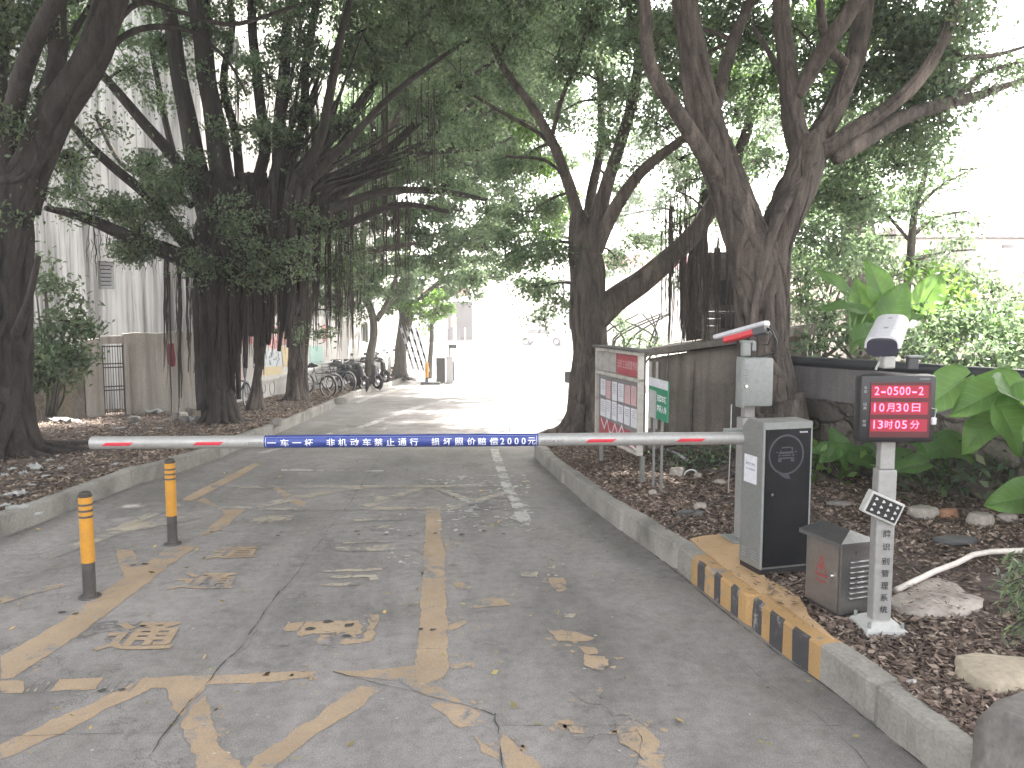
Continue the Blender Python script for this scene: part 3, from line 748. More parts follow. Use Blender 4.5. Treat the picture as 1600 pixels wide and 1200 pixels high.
mb.build('banner_border', M_WHT, ban)
mb = MB()
chars = [('一', 434), ('车', 446.5+1), ('一', 466.5), ('杆', 485), ('非', 519), ('机', 537), ('动', 556), ('车', 575), ('禁', 593), ('止', 611.5), ('通', 630), ('行', 648), ('损', 681.5), ('坏', 700), ('照', 718), ('价', 737), ('赔', 753.5), ('偿', 772)]
chars[0] = ('一', 427.5)
for ch, px in chars:
    c = s_at(px)
    if ch == '一': text_part(mb, ch, .0055, lambda a, b: bm_(c+a, R(-2)+b/bR, bR+.0016), .012, .052, cut=.004)
    else: text_part(mb, ch, .046, lambda a, b: bm_(c+a, R(-4)+b/bR, bR+.0016), .010, .050, cut=.004)
for ch, px in [('2', 785), ('0', 796), ('0', 807), ('0', 818)]:
    c = s_at(px); text_part(mb, ch, .040, lambda a, b: bm_(c+a, R(-3)+b/bR, bR+.0016), .012, .024, cut=.004)
c = s_at(830.5); text_part(mb, '元', .045, lambda a, b: bm_(c+a, R(-4)+b/bR, bR+.0016), .010, .046, cut=.004)
mb.build('banner_lettering', M_WHT, ban)
for i, (a, b) in enumerate([(165, 212), (306, 352), (915, 961), (1056, 1099)]):
    mb = MB(); patch(mb, s_at(a)+.008, s_at(b)-.008, R(-20), R(10), bR+.0008, 2, 5, sk=.03); mb.build('reflector', M_RED, boom)
for a, b in [(391, 413), (846, 881)]:
    mb = MB(); c = s_at((a+b)/2); wd = (b-a)/1037*BL
    text_part(mb, 'DOOR' if b < 500 else 'DOOR KIT', .018, lambda x, y: bm_(c+x, R(-6)+y/bR, bR+.0008), .01, wd, cut=.004); mb.build('boom_lettering', M_TXTG, boom)
mb = MB(); p = Mi @ (bl+ex*(BL-.17)); 
mb.box(Mi @ (P(1150, 673, 4.72)), (.14, .07, .028), bev=.004); mb.build('boom_clamp', M_GREY, bar)

# ---- camera post behind the barrier ----
pb = G(1162, 842, .172); rz = dirang(.985, .17)
dP = depth(pb)
post = thing('camera_post', 'grey post with rounded control box and red sided camera behind the barrier cabinet', 'camera post', pb, rz)
Pm = (Matrix.Translation(pb) @ Matrix.Rotation(rz, 4, 'Z')).inverted()
def L_(px, py, d): return Pm @ P(px, py, d)
mb = MB(); mb.box((-.02, 0, .006), (.20, .20, .012), bev=.003)
for sx in (-1, 1):
    for sy in (-1, 1): mb.tube([(-.02+sx*.08, sy*.08, .012), (-.02+sx*.08, sy*.08, .026)], .008, 6)
mb.build('base_plate', M_GREY, post)
top = L_(1163, 560, dP); mb = MB(); mb.box((0, 0, .42), (.105, .09, .82), bev=.006); mb.box((.005, 0, (.83+top.z)/2), (.072, .06, top.z-.83), bev=.005)
mb.build('post', M_POLE, post)
c = L_(1168.5, 595, dP-.09); c.y = -.085; mb = MB(); mb.box((c.x, c.y, c.z), (.222, .10, .318), bev=.016); cb = mb.build('control_box', M_GREY, post); autosmooth(cb, 40)
mb = MB(); mb.box((c.x-.098, c.y-.002, c.z), (.010, .108, .330), bev=.004); mb.build('box_flange', M_GREY, cb)
mb = MB()
for i in range(5): mb.box((c.x-.112, c.y-.01, c.z+.085-i*.018), (.006, .045, .006), rot=Matrix.Rotation(.4, 3, 'Y'))
for i in range(5): mb.box((c.x-.082, c.y-.051, c.z+.085-i*.018), (.03, .004, .006), rot=Matrix.Rotation(.4, 3, 'X'))
mb.build('vents', M_GREY, cb)
mb = MB(); mb.tube([(c.x-.082, c.y-.048, c.z-.022), (c.x-.082, c.y-.060, c.z-.022)], .009, 10); mb.build('lock', M_CHROME, cb)
# camera: long housing pointing down the road to the left
mb = MB(); br0 = L_(1165, 548, dP-.04); mb.box((br0.x, br0.y, br0.z+.01), (.06, .05, .10), bev=.012); mb.box((br0.x+.05, br0.y, br0.z+.03), (.03, .06, .07), bev=.01); mb.box((br0.x+.01, br0.y, br0.z+.06), (.09, .05, .02), bev=.006)
mb.build('bracket', M_GREY, post)
a = L_(1119, 527, dP+.10); b = L_(1194, 506, dP-.12); ax = (b-a).normalized(); up = Vector((0, 0, 1)); up = (up-ax*up.dot(ax)).normalized(); sd = up.cross(ax)
def cam_shell(mb, a, b, prof, mi=0):
    vs = []; n = len(prof)
    for p, k in ((a, .92), (a.lerp(b, .04), 1), (a.lerp(b, .96), 1), (b, .94)):
        for (u, v) in prof: vs.append(p+sd*u*k+up*v*k)
    fs = [(i*n+j, i*n+(j+1) % n, (i+1)*n+(j+1) % n, (i+1)*n+j) for i in range(3) for j in range(n)]+[tuple(range(n))[::-1], tuple(3*n+j for j in range(n))]
    mb.add(vs, fs, mi)
oct_ = lambda w, h, c: [(-w+c, -h), (w-c, -h), (w, -h+c), (w, h-c), (w-c, h), (-w+c, h), (-w, h-c), (-w, -h+c)]
camo = thing('tmp', 'x', 'x'); bpy.data.objects.remove(camo)
mb = MB(); cam_shell(mb, a+ax*.06-up*.028, b-ax*.012-up*.028, oct_(.042, .030, .012)); cb1 = mb.build('camera', plain('camera_red_side', (.50, .035, .045), .4), post)
mb = MB(); cam_shell(mb, a, b+ax*.02, oct_(.055, .0165, .012)); mb.build('sun_shield', M_WPL, cb1)
mb = MB(); cam_shell(mb, b-ax*.075-up*.034, b+ax*.012-up*.034, oct_(.046, .036, .014)); mb.build('rear_housing', M_DGREY, cb1)
q0 = b-up*.03+ax*.01
mb = MB(); mb.tube([q0, q0+ax*.03-up*.03, q0+ax*.045-up*.10, q0+ax*.02-up*.17-sd*.0, L_(1192, 556, dP-.09), L_(1178, 560, dP-.10)], .006, 8); mb.build('cable', M_BLK, post, smooth=True)
mb = MB(); mb.tube([q0, q0+ax*.02-up*.06, q0-ax*.02-up*.11, q0-ax*.05-up*.10], .005, 8); mb.build('cable', M_BLK, post, smooth=True)
mb = MB(); mb.tube([L_(1143, 632, dP-.02), L_(1141, 700, dP), L_(1138, 770, dP+.02)], .004, 6); mb.build('white_cable', M_WPL, post, smooth=True)

# ---- plate display post ----
pb = G(1372, 984, SOIL); rz = dirang(1, .0)-R(1.5); dD = depth(pb)
dp = thing('display_post', 'silver grey display post with red lit screen, camera on top and tilted floodlight', 'display post', pb, rz)
Dm = (Matrix.Translation(pb) @ Matrix.Rotation(rz, 4, 'Z')).inverted()
def D(px, py, d=None): return Dm @ P(px, py, dD if d is None else d)
mb = MB(); hb = .105; n4 = [(-1, -1), (1, -1), (1, 1), (-1, 1)]
vs = [(x*hb, y*hb, -.01) for x, y in n4]+[(x*hb*.93, y*hb*.93, .03) for x, y in n4]+[(x*.058, y*.058, .062) for x, y in n4]
mb.add(vs, [(0, 1, 5, 4), (1, 2, 6, 5), (2, 3, 7, 6), (3, 0, 4, 7), (4, 5, 9, 8), (5, 6, 10, 9), (6, 7, 11, 10), (7, 4, 8, 11), (8, 9, 10, 11)])
bs = mb.build('base', M_PLINTH, dp)
mb = MB()
for x, y in n4: mb.tube([(x*.078, y*.078, .035), (x*.078, y*.078, .066)], .009, 6)
mb.build('anchor_bolts', M_GREY, bs)
zs = D(1378, 728).z; zt = D(1380, 585).z
mb = MB(); mb.box((0, 0, (.05+zs)/2), (.088, .07, zs-.05), bev=.006); lp = mb.build('lower_post', M_POLE, dp)
mb = MB(); mb.box((0, 0, (zs+zt)/2), (.070, .052, zt-zs), bev=.006); mb.build('upper_post', M_POLE, dp)
mb = MB(); yf = -.0385
for ch, py in zip('车牌识别管理系统', (806, 830, 851, 874, 893, 913, 932, 951)):
    c = D(1370, py, dD-.04)
    if py < 815: c.z += .004
    text_part(mb, ch, .036, lambda a, b: (a+.004, yf-.0006, c.z+b), .015, .036)
mb.build('lettering', M_TXTD, lp)
# screen
c = D(1385, 634.5, dD-.06); c.y = -.078; sw, sh = .355, .322
mb = MB(); mb.box((c.x, c.y+.035, c.z), (sw, .085, sh), bev=.022); sc = mb.build('display_screen', M_BLK, dp); autosmooth(sc, 40)
mb = MB(); mb.box((c.x+.006, c.y-.009, c.z-.004), (sw*.78, .006, sh*.80)); scf = mb.build('screen_face', M_LEDBG, sc)
mb = MB(); yl = c.y-.0142
def led(txt, dz, xs_, wd, hh=.038):
    for ch, x in zip(txt, xs_):
        wd_ = wd*(1.25 if ch in '月日时分' else .82)
        text_part(mb, ch, .007 if ch in '-—' else hh, lambda a, b: (c.x+x+a, yl, c.z+dz+b+(0 if ch not in '-—' else -.006)), .0, wd_ if ch != '1' else None)
xx = [-.105, -.075, -.047, -.018, .010, .038, .068, .098]
led('2-0500-2', .086, xx, .026)
led('10', .008, [-.112, -.080], .028); led('月', .008, [-.040], .028); led('30', .008, [-.002, .032], .028); led('日', .008, [.078], .030)
led('13', -.072, [-.112, -.083], .028); led('时', -.072, [-.044], .030); led('05', -.072, [-.004, .028], .028); led('分', -.072, [.076], .034)
mb.build('lit_characters', M_LED, scf)
mb = MB()
for i, dz in enumerate((.100, .082, .022, .004, -.058, -.076)):
    text_part(mb, '车牌日期时间'[i], .014, lambda a, b: (c.x-.155+a, c.y-.0112+.0032, c.z+dz+b), .02, .014)
text_part(mb, 'TECHPARK', .009, lambda a, b: (c.x+.115+a, c.y-.0112+.003, c.z+.142+b), .02, .05)
mb.build('side_lettering', plain('pale_grey_print', (.25, .25, .26), .6), sc)
mb = MB(); mb.box((c.x+.162, c.y-.012, c.z-.055), (.022, .02, .035), bev=.005); mb.tube([(c.x+.166, c.y-.012, c.z-.04), (c.x+.175, c.y-.012, c.z), (c.x+.15, c.y-.012, c.z+.006)], .0016, 5)
mb.build('sensor', M_WPL, sc)
mb = MB()
for dz in (.086, .008, -.072): mb.box((c.x+.002, c.y-.0125, c.z+dz-.004), (.262, .0012, .058))
mb.build('glowing_rows', M_LEDROW, scf)
# camera on top
a = D(1378, 541, dD-.17); b = D(1394, 504, dD+.22); ax = (b-a).normalized(); up = Vector((0, 0, 1)); up = (up-ax*up.dot(ax)).normalized(); sd = up.cross(ax)
mb = MB(); cam_shell(mb, a+ax*.02-up*.012, b-ax*.01-up*.012, oct_(.064, .040, .03)); cc = mb.build('camera', M_WPL, dp)
mb = MB(); cam_shell(mb, a-ax*.0, b, [*[(-.078*math.cos(t_)**1.0 if False else -.078*(abs(math.cos(t_))**.6)*(1 if math.cos(t_) > 0 else -1), -.012+.060*abs(math.sin(t_))**.6) for t_ in [math.pi*i_/14 for i_ in range(15)]], *[(.072*(abs(math.cos(t_))**.6)*(1 if math.cos(t_) > 0 else -1), -.012+.054*abs(math.sin(t_))**.6) for t_ in [math.pi*i_/14 for i_ in range(15)]]]); mb.build('sun_shield', M_WPL, cc)
mb = MB(); cam_shell(mb, a+ax*.006-up*.010, a+ax*.03-up*.010, [(.070*math.copysign(abs(math.cos(t_))**.6, math.cos(t_)), .042*math.copysign(abs(math.sin(t_))**.6, math.sin(t_))) for t_ in [math.pi*2*i_/24 for i_ in range(24)]]); mb.build('lens_window', plain('dark_lens_glass', (.035, .035, .05), .15), cc)
mb = MB()
for t in (.35, .78):
    p = a.lerp(b, t)+up*.0475; mb.torus(p, up, .009, .003, 14, 5)
mb.build('screw_rings', M_GREY, cc)
mb = MB(); mb.box(D(1386, 566, dD-.03), (.06, .06, .06), bev=.01); mb.tube([D(1374, 565, dD-.05), D(1368, 578, dD-.05)], .006, 6); mb.build('bracket', M_PLINTH, dp)
mb = MB(); mb.box(D(1428, 557, dD+.05), (.075, .06, .012), bev=.004); mb.build('photocell_cap', M_GREY, dp)
mb = MB(); mb.box(D(1425, 568, dD+.05), (.05, .04, .06), bev=.006); mb.build('photocell', M_DGREY, dp)
# floodlight
c = D(1379.5, 793.5, dD-.10); Rt = Matrix.Rotation(R(24), 3, 'Y')
w2, h2 = .172, .112
mb = MB(); mb.box(c+Vector((0, .012, 0)), (w2, .05, h2), rot=Rt, bev=.004); fl = mb.build('floodlight', M_PLINTH, dp)
mb = MB(); mb.box(c+Vector((0, -.0145, 0)), (w2-.022, .004, h2-.022), rot=Rt); mb.build('light_face', M_BLK, fl)
mb = MB()
for j in range(3):
    for i in range(4):
        p = c+Rt @ Vector(((i-1.5)*.036, -.0185, (1-j)*.028)); 
        for t in range(3):
            q_ = Vector((math.cos(t*2.09+1.57), 0, math.sin(t*2.09+1.57)))*.0042
            mb.tube([p+q_, p+q_+Vector((0, -.003, 0))], [.0046, .003], 6)
mb.build('lenses', plain('led_lens', (.55, .55, .54), .25), fl)
mb = MB(); mb.tube([c+Vector((-.07, .03, .0)), c+Vector((-.03, .07, .0)), c+Vector((.03, .07, 0)), c+Vector((.07, .03, 0))], .005, 6); mb.build('bracket', M_GREY, fl)

# ---- stainless power box ----
nc = G(1311, 968, SOIL); lc = G(1257, 939, SOIL); v = lc-nc
rz = math.atan2(-v.y, -v.x)       # x axis runs from far-left corner to near corner
pbx = thing('power_box', 'stainless steel power box with sloped lid, side louvres and red warning triangle', 'power box', (lc.x, lc.y, gz(lc.y)+SOIL-.01), rz)
w_ = v.length; d_ = .175; h_ = .375
# local x: along the door (to near corner), local y: into the bed
mb = MB(); mb.box((w_/2, d_/2, .03+h_/2), (w_, d_, h_)); body = mb.build('box_body', M_STEEL, pbx)
bev = body.modifiers.new('b', 'BEVEL'); bev.width = .004; bev.segments = 2
mb = MB(); mb.box((w_/2, -.004, .03+h_/2), (w_-.03, .010, h_-.02), bev=.003); dr = mb.build('door', M_STEELD, pbx)
mb = MB(); e = .028
x0, x1, y0, y1, zl = -e, w_+e, -e, d_+e, .03+h_
vs = [(x0, y0, zl-.018), (x1, y0, zl-.018), (x1, y1, zl-.018), (x0, y1, zl-.018), (x0, y0, zl+.004), (x1, y0, zl+.004), (x1, y1, zl+.004), (x0, y1, zl+.004), (.03, d_*.42, zl+.055), (w_-.03, d_*.42, zl+.055)]
mb.add(vs, [(0, 1, 5, 4), (1, 2, 6, 5), (2, 3, 7, 6), (3, 0, 4, 7), (4, 5, 9, 8), (5, 6, 9), (6, 7, 8, 9), (7, 4, 8), (0, 3, 2, 1)])
mb.build('lid', M_STEEL, pbx)
mb = MB(); fr = lambda a, b: (w_*.5+a, -.0098, .245+b)
T = [(-.045, -.05), (.05, -.05), (0, .062)]; t2 = [(x*.78, y*.78-.002) for x, y in T]
for i in range(3):
    j = (i+1) % 3; mb.add([fr(*T[i]), fr(*T[j]), fr(*t2[j]), fr(*t2[i])], [(0, 1, 2, 3)])
mb.add([fr(.006, .032), fr(-.016, -.006), fr(-.002, -.006), fr(-.006, -.03), fr(.016, .004), fr(.002, .004)], [(0, 1, 2, 5), (5, 2, 3, 4)])
text_part(mb, '有电危险', .016, lambda a, b: fr(a, b-.075), .01, .085)
mb.build('warning_mark', M_WARN, dr)
mb = MB(); mb.tube([(w_-.045, -.008, .225), (w_-.045, -.020, .225)], [.014, .012], 12); mb.tube([(w_-.045, -.018, .225), (w_-.045, -.028, .225)], .006, 8); mb.build('lock', M_CHROME, dr)
mb = MB()
for i in range(8):
    z = .30-i*.027; mb.tube([(w_+.003, .055, z), (w_+.003, .165, z)], .0075, 8)
mb.build('louvres', M_STEEL, pbx, smooth=True)
mb = MB(); mb.box((w_/2, d_/2, .015), (w_-.02, d_-.02, .04)); mb.build('foot', M_DGREY, pbx)

# ---- bollards ----
def bollard(px, py, pxt, label):
    b = G(px, py); d = depth(b); b.z = gz(b.y)
    t = thing('bollard', label, 'bollard', b, 0, 'yellow and black bollards on the lane line')
    h = .645; r = .0375
    cyl = lambda z0, z1, r_, n=28: MB().tube([(0, 0, z0), (0, 0, z1)], r_, n)
    MB().tube([(0, 0, .004), (0, 0, h*.335)], r*.96, 28).build('lower_tube', M_BBLK, t)
    MB().tube([(0, 0, h*.335), (0, 0, h-.035)], r, 28).build('upper_tube', M_YEL, t)
    for k_ in range(3): MB().tube([(0, 0, h*.755+k_*.036), (0, 0, h*.755+k_*.036+.013)], r+.0012, 28).build('black_band', M_BBLK, t)
    MB().tube([(0, 0, h-.035), (0, 0, h-.022), (0, 0, h-.02), (0, 0, h-.006), (0, 0, h)], [r*1.02, r*1.02, r*.9, r*.8, r*.3], 28).build('cap', M_RUST, t)
    MB().tube([(0, 0, -.002), (0, 0, .009), (0, 0, .014)], [.064, .062, .044], 24).build('base_ring', M_BBLK, t)
    for o in t.children: autosmooth(o, 40)
    return t
bollard(140.5, 933, 124, 'yellow and black bollard nearer the viewer, left of the lane')
bollard(270, 850, 268, 'yellow and black bollard farther back, standing on the painted lane line')

# ---- notice board ----
dl, dr_ = 8.3, 7.05
A = P(935, 541, dl); B = P(1003, 557, dr_); 
ang = math.atan2(B.y-A.y, B.x-A.x); wB = (Vector((B.x, B.y))-Vector((A.x, A.y))).length
zg = soil_z(B.x, B.y)-.03
nb = thing('notice_board', 'weathered notice board with red header and pinned papers beside the dark trunk', 'notice board', (A.x, A.y, zg), ang)
zt = B.z-zg+.02; zb = P(995, 712, dr_).z-zg
# local: x along board from far-left to near-right, front faces -y
mb = MB(); mb.box((wB/2, .03, (zt+zb)/2), (wB-.04, .04, zt-zb-.04)); mb.build('back_board', M_DARKI, nb)
mb = MB()
for z in (zt, zt-.245, zb): mb.box((wB/2, -.005, z), (wB, .06, .035), bev=.004)
for x in (.012, wB-.012): mb.box((x, -.005, (zt+zb)/2), (.024, .058, zt-zb-.036), bev=.003)
mb.build('frame', M_WOODW, nb)
for x in (.03, wB-.03):
    mb = MB(); mb.box((x, .03, (zb-.02)/2-.02), (.04, .035, zb+.0)); mb.build('leg', M_GREYC, nb)
mb = MB(); mb.box((wB*.72, .006, zt-.122), (wB*.53, .006, .205)); hd = mb.build('header_panel', M_REDB, nb)
mb = MB(); text_part(mb, '云城工业园宣传栏', .085, lambda a, b: (wB*.70+a, .0022, zt-.12+b), .015, wB*.44); mb.build('header_lettering', plain('faded_pink_print', (.50, .30, .30), .7), hd)
mb = MB(); mb.box((wB*.23, .006, zt-.122), (wB*.42, .006, .205)); h2_ = mb.build('grey_header_panel', paint('grey_header', (.36, .34, .32), .7, 0, .6, (.16, .15, .14), 12), nb)
mb = MB(); mb.box((wB/2, .006, (zb+zt-.245)/2-.0), (wB-.05, .004, zt-.245-zb-.03)); mb.build('display_panel', plain('grey_display_panel', (.20, .19, .19), .6), nb)
zp = zt-.28; hp = zp-zb
for i in range(6):
    for j in range(2):
        x = .10+i*(wB-.17)/6; 
        if random.random() < .06: continue
        ww = (wB-.2)/6*random.uniform(.75, .93); hh = hp*.30*random.uniform(.85, 1); z = zp-.03-hh/2-j*hp*.335+random.uniform(-.01, .01)
        mb = MB(); mb.box((x+ww/2, -.001-.0006*i, z), (ww, .003, hh), rot=Matrix.Rotation(random.uniform(-.02, .02), 3, 'Y')); pp = mb.build('paper', M_PAPERP if (i, j) in ((1, 0), (4, 0), (5, 0)) else M_PAPER, nb)
        mb = MB()
        for r in range(random.randint(3, 6)): mb.box((x+ww*.5+random.uniform(-.01, .01), -.0035-.0006*i, z+hh*.35-r*hh*.11), (ww*random.uniform(.4, .75), .0016, .006))
        mb.build('printed_lines', plain('faint_print', (.32, .31, .34), .8), pp)
mb = MB(); zl = zb+.03
pts = [(0.07, .30), (wB-.05, .14), (wB-.05, 0), (.07, 0)]
pts = [(.08, hp*.27), (wB-.04, hp*.23), (wB-.04, .0), (.08, .0)]
mb.prism([(a, b+zl-.01) for a, b in pts], -.006, .0, lambda a, b, c: (a, c, b)); rp = mb.build('red_poster', M_REDB, nb)
mb = MB(); zz = [(0.15, .16), (.26, .07), (.36, .17), (.44, .06), (.53, .05), (.62, .16), (.72, .06), (.84, .17), (.93, .08), (1.05, .03), (1.18, .02), (1.3, .0)]
zz = [(a*wB/1.37, b*hp/.6+zl) for a, b in zz]
for p, q_ in zip(zz, zz[1:]): mb.add([(p[0], -.0075, p[1]), (q_[0], -.0075, q_[1]), (q_[0], -.0075, q_[1]-.025), (p[0], -.0075, p[1]-.03)], [(0, 1, 2, 3)])
mb.build('white_mountain_line', M_PAPER, rp)
mb = MB(); mb.box((wB/2, .02, zt+.03), (wB+.1, .16, .02)); mb.build('rain_board', M_DARKI, nb)

# ---- green sign ----
a = P(1015, 622, 7.0); b = P(1044, 628, 6.45); ang = math.atan2(b.y-a.y, b.x-a.x); wS = (flat(b)-flat(a)).length
zg = soil_z(b.x, b.y)-.02
sg = thing('entry_sign', 'small green and white entry sign on thin grey posts by the shed', 'sign', (a.x, a.y, zg), ang)
zc = P(1032, 624, 6.7).z-zg; hs = .35
mb = MB(); mb.box((wS/2, 0, zc), (wS, .012, hs), bev=.002); pl = mb.build('sign_panel', M_GREEN, sg)
mb = MB(); mb.box((wS/2, -.0075, zc+hs/2-.038), (wS, .004, .075)); mb.build('white_strip', M_PAPER, pl)
mb = MB(); mb.box((wS*.21, -.0078, zc-.06), (wS*.40, .004, .245)); mb.build('pale_square', paint('pale_grey_square', (.40, .41, .41), .7, 0, .2), pl)
mb = MB(); text_part(mb, '无牌车辆', .062, lambda x, y: (wS*.71+x, -.0082, zc+.012+y), .02, wS*.50); text_part(mb, '扫码入场', .062, lambda x, y: (wS*.71+x, -.0082, zc-.078+y), .02, wS*.50)
mb.build('lettering', M_WHT, pl)
mb = MB(); mb.box((wS*.18, .016, (zc-.1)/2), (.022, .02, zc+.14)); mb.build('post', M_GREYC, sg)
mb = MB(); mb.box((wS*.62, .016, (zc-.1)/2), (.022, .02, zc+.14)); mb.build('post', M_GREYC, sg)
# ================= WALLS AND BUILDINGS =================
def wall_frame(a, b):
    d = flat(b)-flat(a); L = d.length; return math.atan2(d.y, d.x), L
def rough_top(mb, L, th, z0, z1f, n, amp=.02, mi=0):
    o = len(mb.v)
    for i in range(n+1):
        x = L*i/n; z1 = z1f(x)+noise.noise(Vector((x*2.3, 1, z0)))*amp
        mb.v += [(x, 0, z0), (x, 0, z1), (x, th, z1+.003), (x, th, z0)]
    for i in range(n):
        a = o+i*4
        for k_ in range(4): mb.f.append((a+k_, a+(k_+1) % 4, a+4+(k_+1) % 4, a+4+k_)); mb.m.append(mi)
    mb.f.append((o, o+1, o+2, o+3)); mb.m.append(mi); e = o+n*4; mb.f.append((e+3, e+2, e+1, e)); mb.m.append(mi)
# left low wall with the doorway:  base line through measured ground points
wa = G(60, 652, SOIL); w1 = G(133, 640, SOIL); w2 = G(165, 645, SOIL)
A0 = P(40, 640, 13.6); A1 = P(135, 640, 14.2); D0 = P(164, 640, 14.35); D1 = P(198, 640, 14.6); A2 = P(306, 640, 15.4)
zb = gz(14)+SOIL
tz = lambda px, py, d: P(px, py, d).z
ang, L = wall_frame(A1, A2)
lw = thing('garden_wall', 'low grey concrete wall with a barred doorway left of the big banyan', 'wall', (A1.x, A1.y, zb-.1), ang)
xd0 = (flat(D0)-flat(A1)).length; xd1 = (flat(D1)-flat(A1)).length
H = tz(200, 523, 14.6)-zb+.1; Hd = tz(180, 537, 14.5)-zb+.1
mb = MB(); rough_top(mb, xd0, .16, 0, lambda x: H-.10+x*.12, 8); mb.build('wall_left_of_door', M_WALLC, lw)
mb = MB(); 
for v_ in [0]:
    mb2 = MB(); rough_top(mb2, L-xd1, .16, 0, lambda x: H+.02+.02*x, 24); mb.add([(x+xd1, y, z) for x, y, z in mb2.v], mb2.f)
mb.build('wall_right_of_door', M_WALLC, lw)
mb = MB(); mb.box(((xd0+xd1)/2, .08, (H+Hd)/2-.01), (xd1-xd0-.004, .15, H-Hd-.02)); mb.build('lintel', M_WALLC, lw)
gt = MB(); gx0, gx1 = xd0+.01, xd1-.01; gw = gx1-gx0
for i in range(9): gt.tube([(gx0+gw*i/8, .06, .1), (gx0+gw*i/8, .06, Hd-.02)], .0055 if 0 < i < 8 else .018, 5)
for z in (.14, .55, .62, .98, 1.05, Hd-.05): gt.tube([(gx0, .055, z), (gx1, .055, z)], .012, 5)
gt.build('iron_gate', M_RUST, lw)
mb = MB(); mb.box((xd1+.03, -.01, Hd/2), (.05, .19, Hd)); mb.build('door_jamb', M_WALLC, lw)
# older rough wall running on to the left
ang, L = wall_frame(A0-(A1-A0)*3, A1)
lw2 = thing('rough_wall', 'rough low earth coloured wall with dry vines behind the near left tree', 'wall', tuple(flat(A0-(A1-A0)*3))+() if False else (flat(A0-(A1-A0)*3).x, flat(A0-(A1-A0)*3).y, zb-.1), ang)
mb = MB(); rough_top(mb, L-.02, .3, 0, lambda x: H-.32, 40, .09); mb.build('wall', M_STONE, lw2)
mb = MB()
for i in range(70):
    x = random.uniform(L*.55, L-.1); z = random.uniform(.4, H-.3); p = [Vector((x, -.03, z))]
    for j in range(5): p.append(p[-1]+Vector((random.uniform(-.08, .08), random.uniform(-.03, .01), -random.uniform(.04, .14))))
    mb.tube(p, .004, 4)
tag(mb.build('dry_vines', plain('dry_vine', (.26, .22, .11), .9), lw2), kind='stuff')
# tall streaked building behind
B0 = P(-420, 640, 13.5); B1 = P(330, 640, 17.6); B2 = P(626, 600, 40.5)
fa = thing('tall_building', 'tall pale building with dark rain streaks behind the left trees', 'building', (flat(B0).x, flat(B0).y, -1.2), 0)
mb = MB(); Lb = []
org = Vector((flat(B0).x, flat(B0).y, -1.2))
Hb = 15.0
d1 = (flat(B1)-flat(B0)); d2 = (flat(B2)-flat(B1)); back = Vector((-12, 0, 0))
pts = [Vector((0, 0, 0)), d1, d1+d2, d1+d2+back, back]
# openings on the first face
def face_with_holes(mb, p0, dv, H, holes, th=.25):
    L = dv.length; u = dv.normalized(); nrm = Vector((u.y, -u.x, 0))
    xs_ = sorted({0, L}|{h[0] for h in holes}|{h[1] for h in holes}); zs_ = sorted({0, H}|{h[2] for h in holes}|{h[3] for h in holes})
    for i in range(len(xs_)-1):
        for j in range(len(zs_)-1):
            xm, zm = (xs_[i]+xs_[i+1])/2, (zs_[j]+zs_[j+1])/2
            if any(h[0] < xm < h[1] and h[2] < zm < h[3] for h in holes): continue
            q = [p0+u*x+Vector((0, 0, z)) for x, z in ((xs_[i], zs_[j]), (xs_[i+1], zs_[j]), (xs_[i+1], zs_[j+1]), (xs_[i], zs_[j+1]))]
            mb.add(q, [(0, 1, 2, 3)])
    for h in holes:
        for (xa, za, xb, zb_) in ((h[0], h[2], h[1], h[2]), (h[1], h[2], h[1], h[3]), (h[1], h[3], h[0], h[3]), (h[0], h[3], h[0], h[2])):
            a_, b_ = p0+u*xa+Vector((0, 0, za)), p0+u*xb+Vector((0, 0, zb_)); mb.add([a_, b_, b_-nrm*th, a_-nrm*th], [(0, 1, 2, 3)])
    return u, nrm
def fx(px, py):      # pixel on face 1 -> (x along face, z)
    u = d1.normalized(); n_ = Vector((u.y, -u.x, 0)); r = ray(px, py); t = (org-CAM).dot(n_)/r.dot(n_); q = CAM+r*t-org
    return q.dot(u), q.z
def fx2(px, py):
    u = d2.normalized(); n_ = Vector((u.y, -u.x, 0)); o2 = org+d1; r = ray(px, py); t = (o2-CAM).dot(n_)/r.dot(n_); q = CAM+r*t-o2
    return q.dot(u), q.z
holes = []; win = []
for (x0, y0, x1, y1) in [(152, 408, 180, 452), (98, 232, 132, 305), (40, 225, 78, 300), (215, 230, 250, 300)]:
    a_, zt_ = fx(x0, y0); b_, zb_ = fx(x1, y1); holes.append((a_, b_, zb_, zt_))
u, nrm = face_with_holes(mb, pts[0], d1, Hb, holes)
h2 = []
for (x0, y0, x1, y1) in [(345, 40, 375, 110), (520, 500, 545, 530), (560, 505, 575, 535), (505, 150, 530, 200)]:
    a_, zt_ = fx2(x0, y0); b_, zb_ = fx2(x1, y1); h2.append((a_, b_, zb_, zt_))
mb3 = MB(); u2, nrm2 = face_with_holes(mb3, pts[1], d2, Hb, h2)
for i in (2, 3, 4):
    a_, b_ = pts[i], pts[(i+1) % 5]; mb.add([a_, b_, b_+Vector((0, 0, Hb)), a_+Vector((0, 0, Hb))], [(0, 1, 2, 3)])
mb.add([p+Vector((0, 0, Hb)) for p in pts], [(0, 1, 2, 3, 4)])
fa.location = org
mb.build('facade', M_FAC, fa, fix=False); mb3.build('side_facade', M_FAC2, fa, fix=False)
M_FRAMEG = paint('window_frame_grey', (.40, .42, .40), .6, 0, .4)
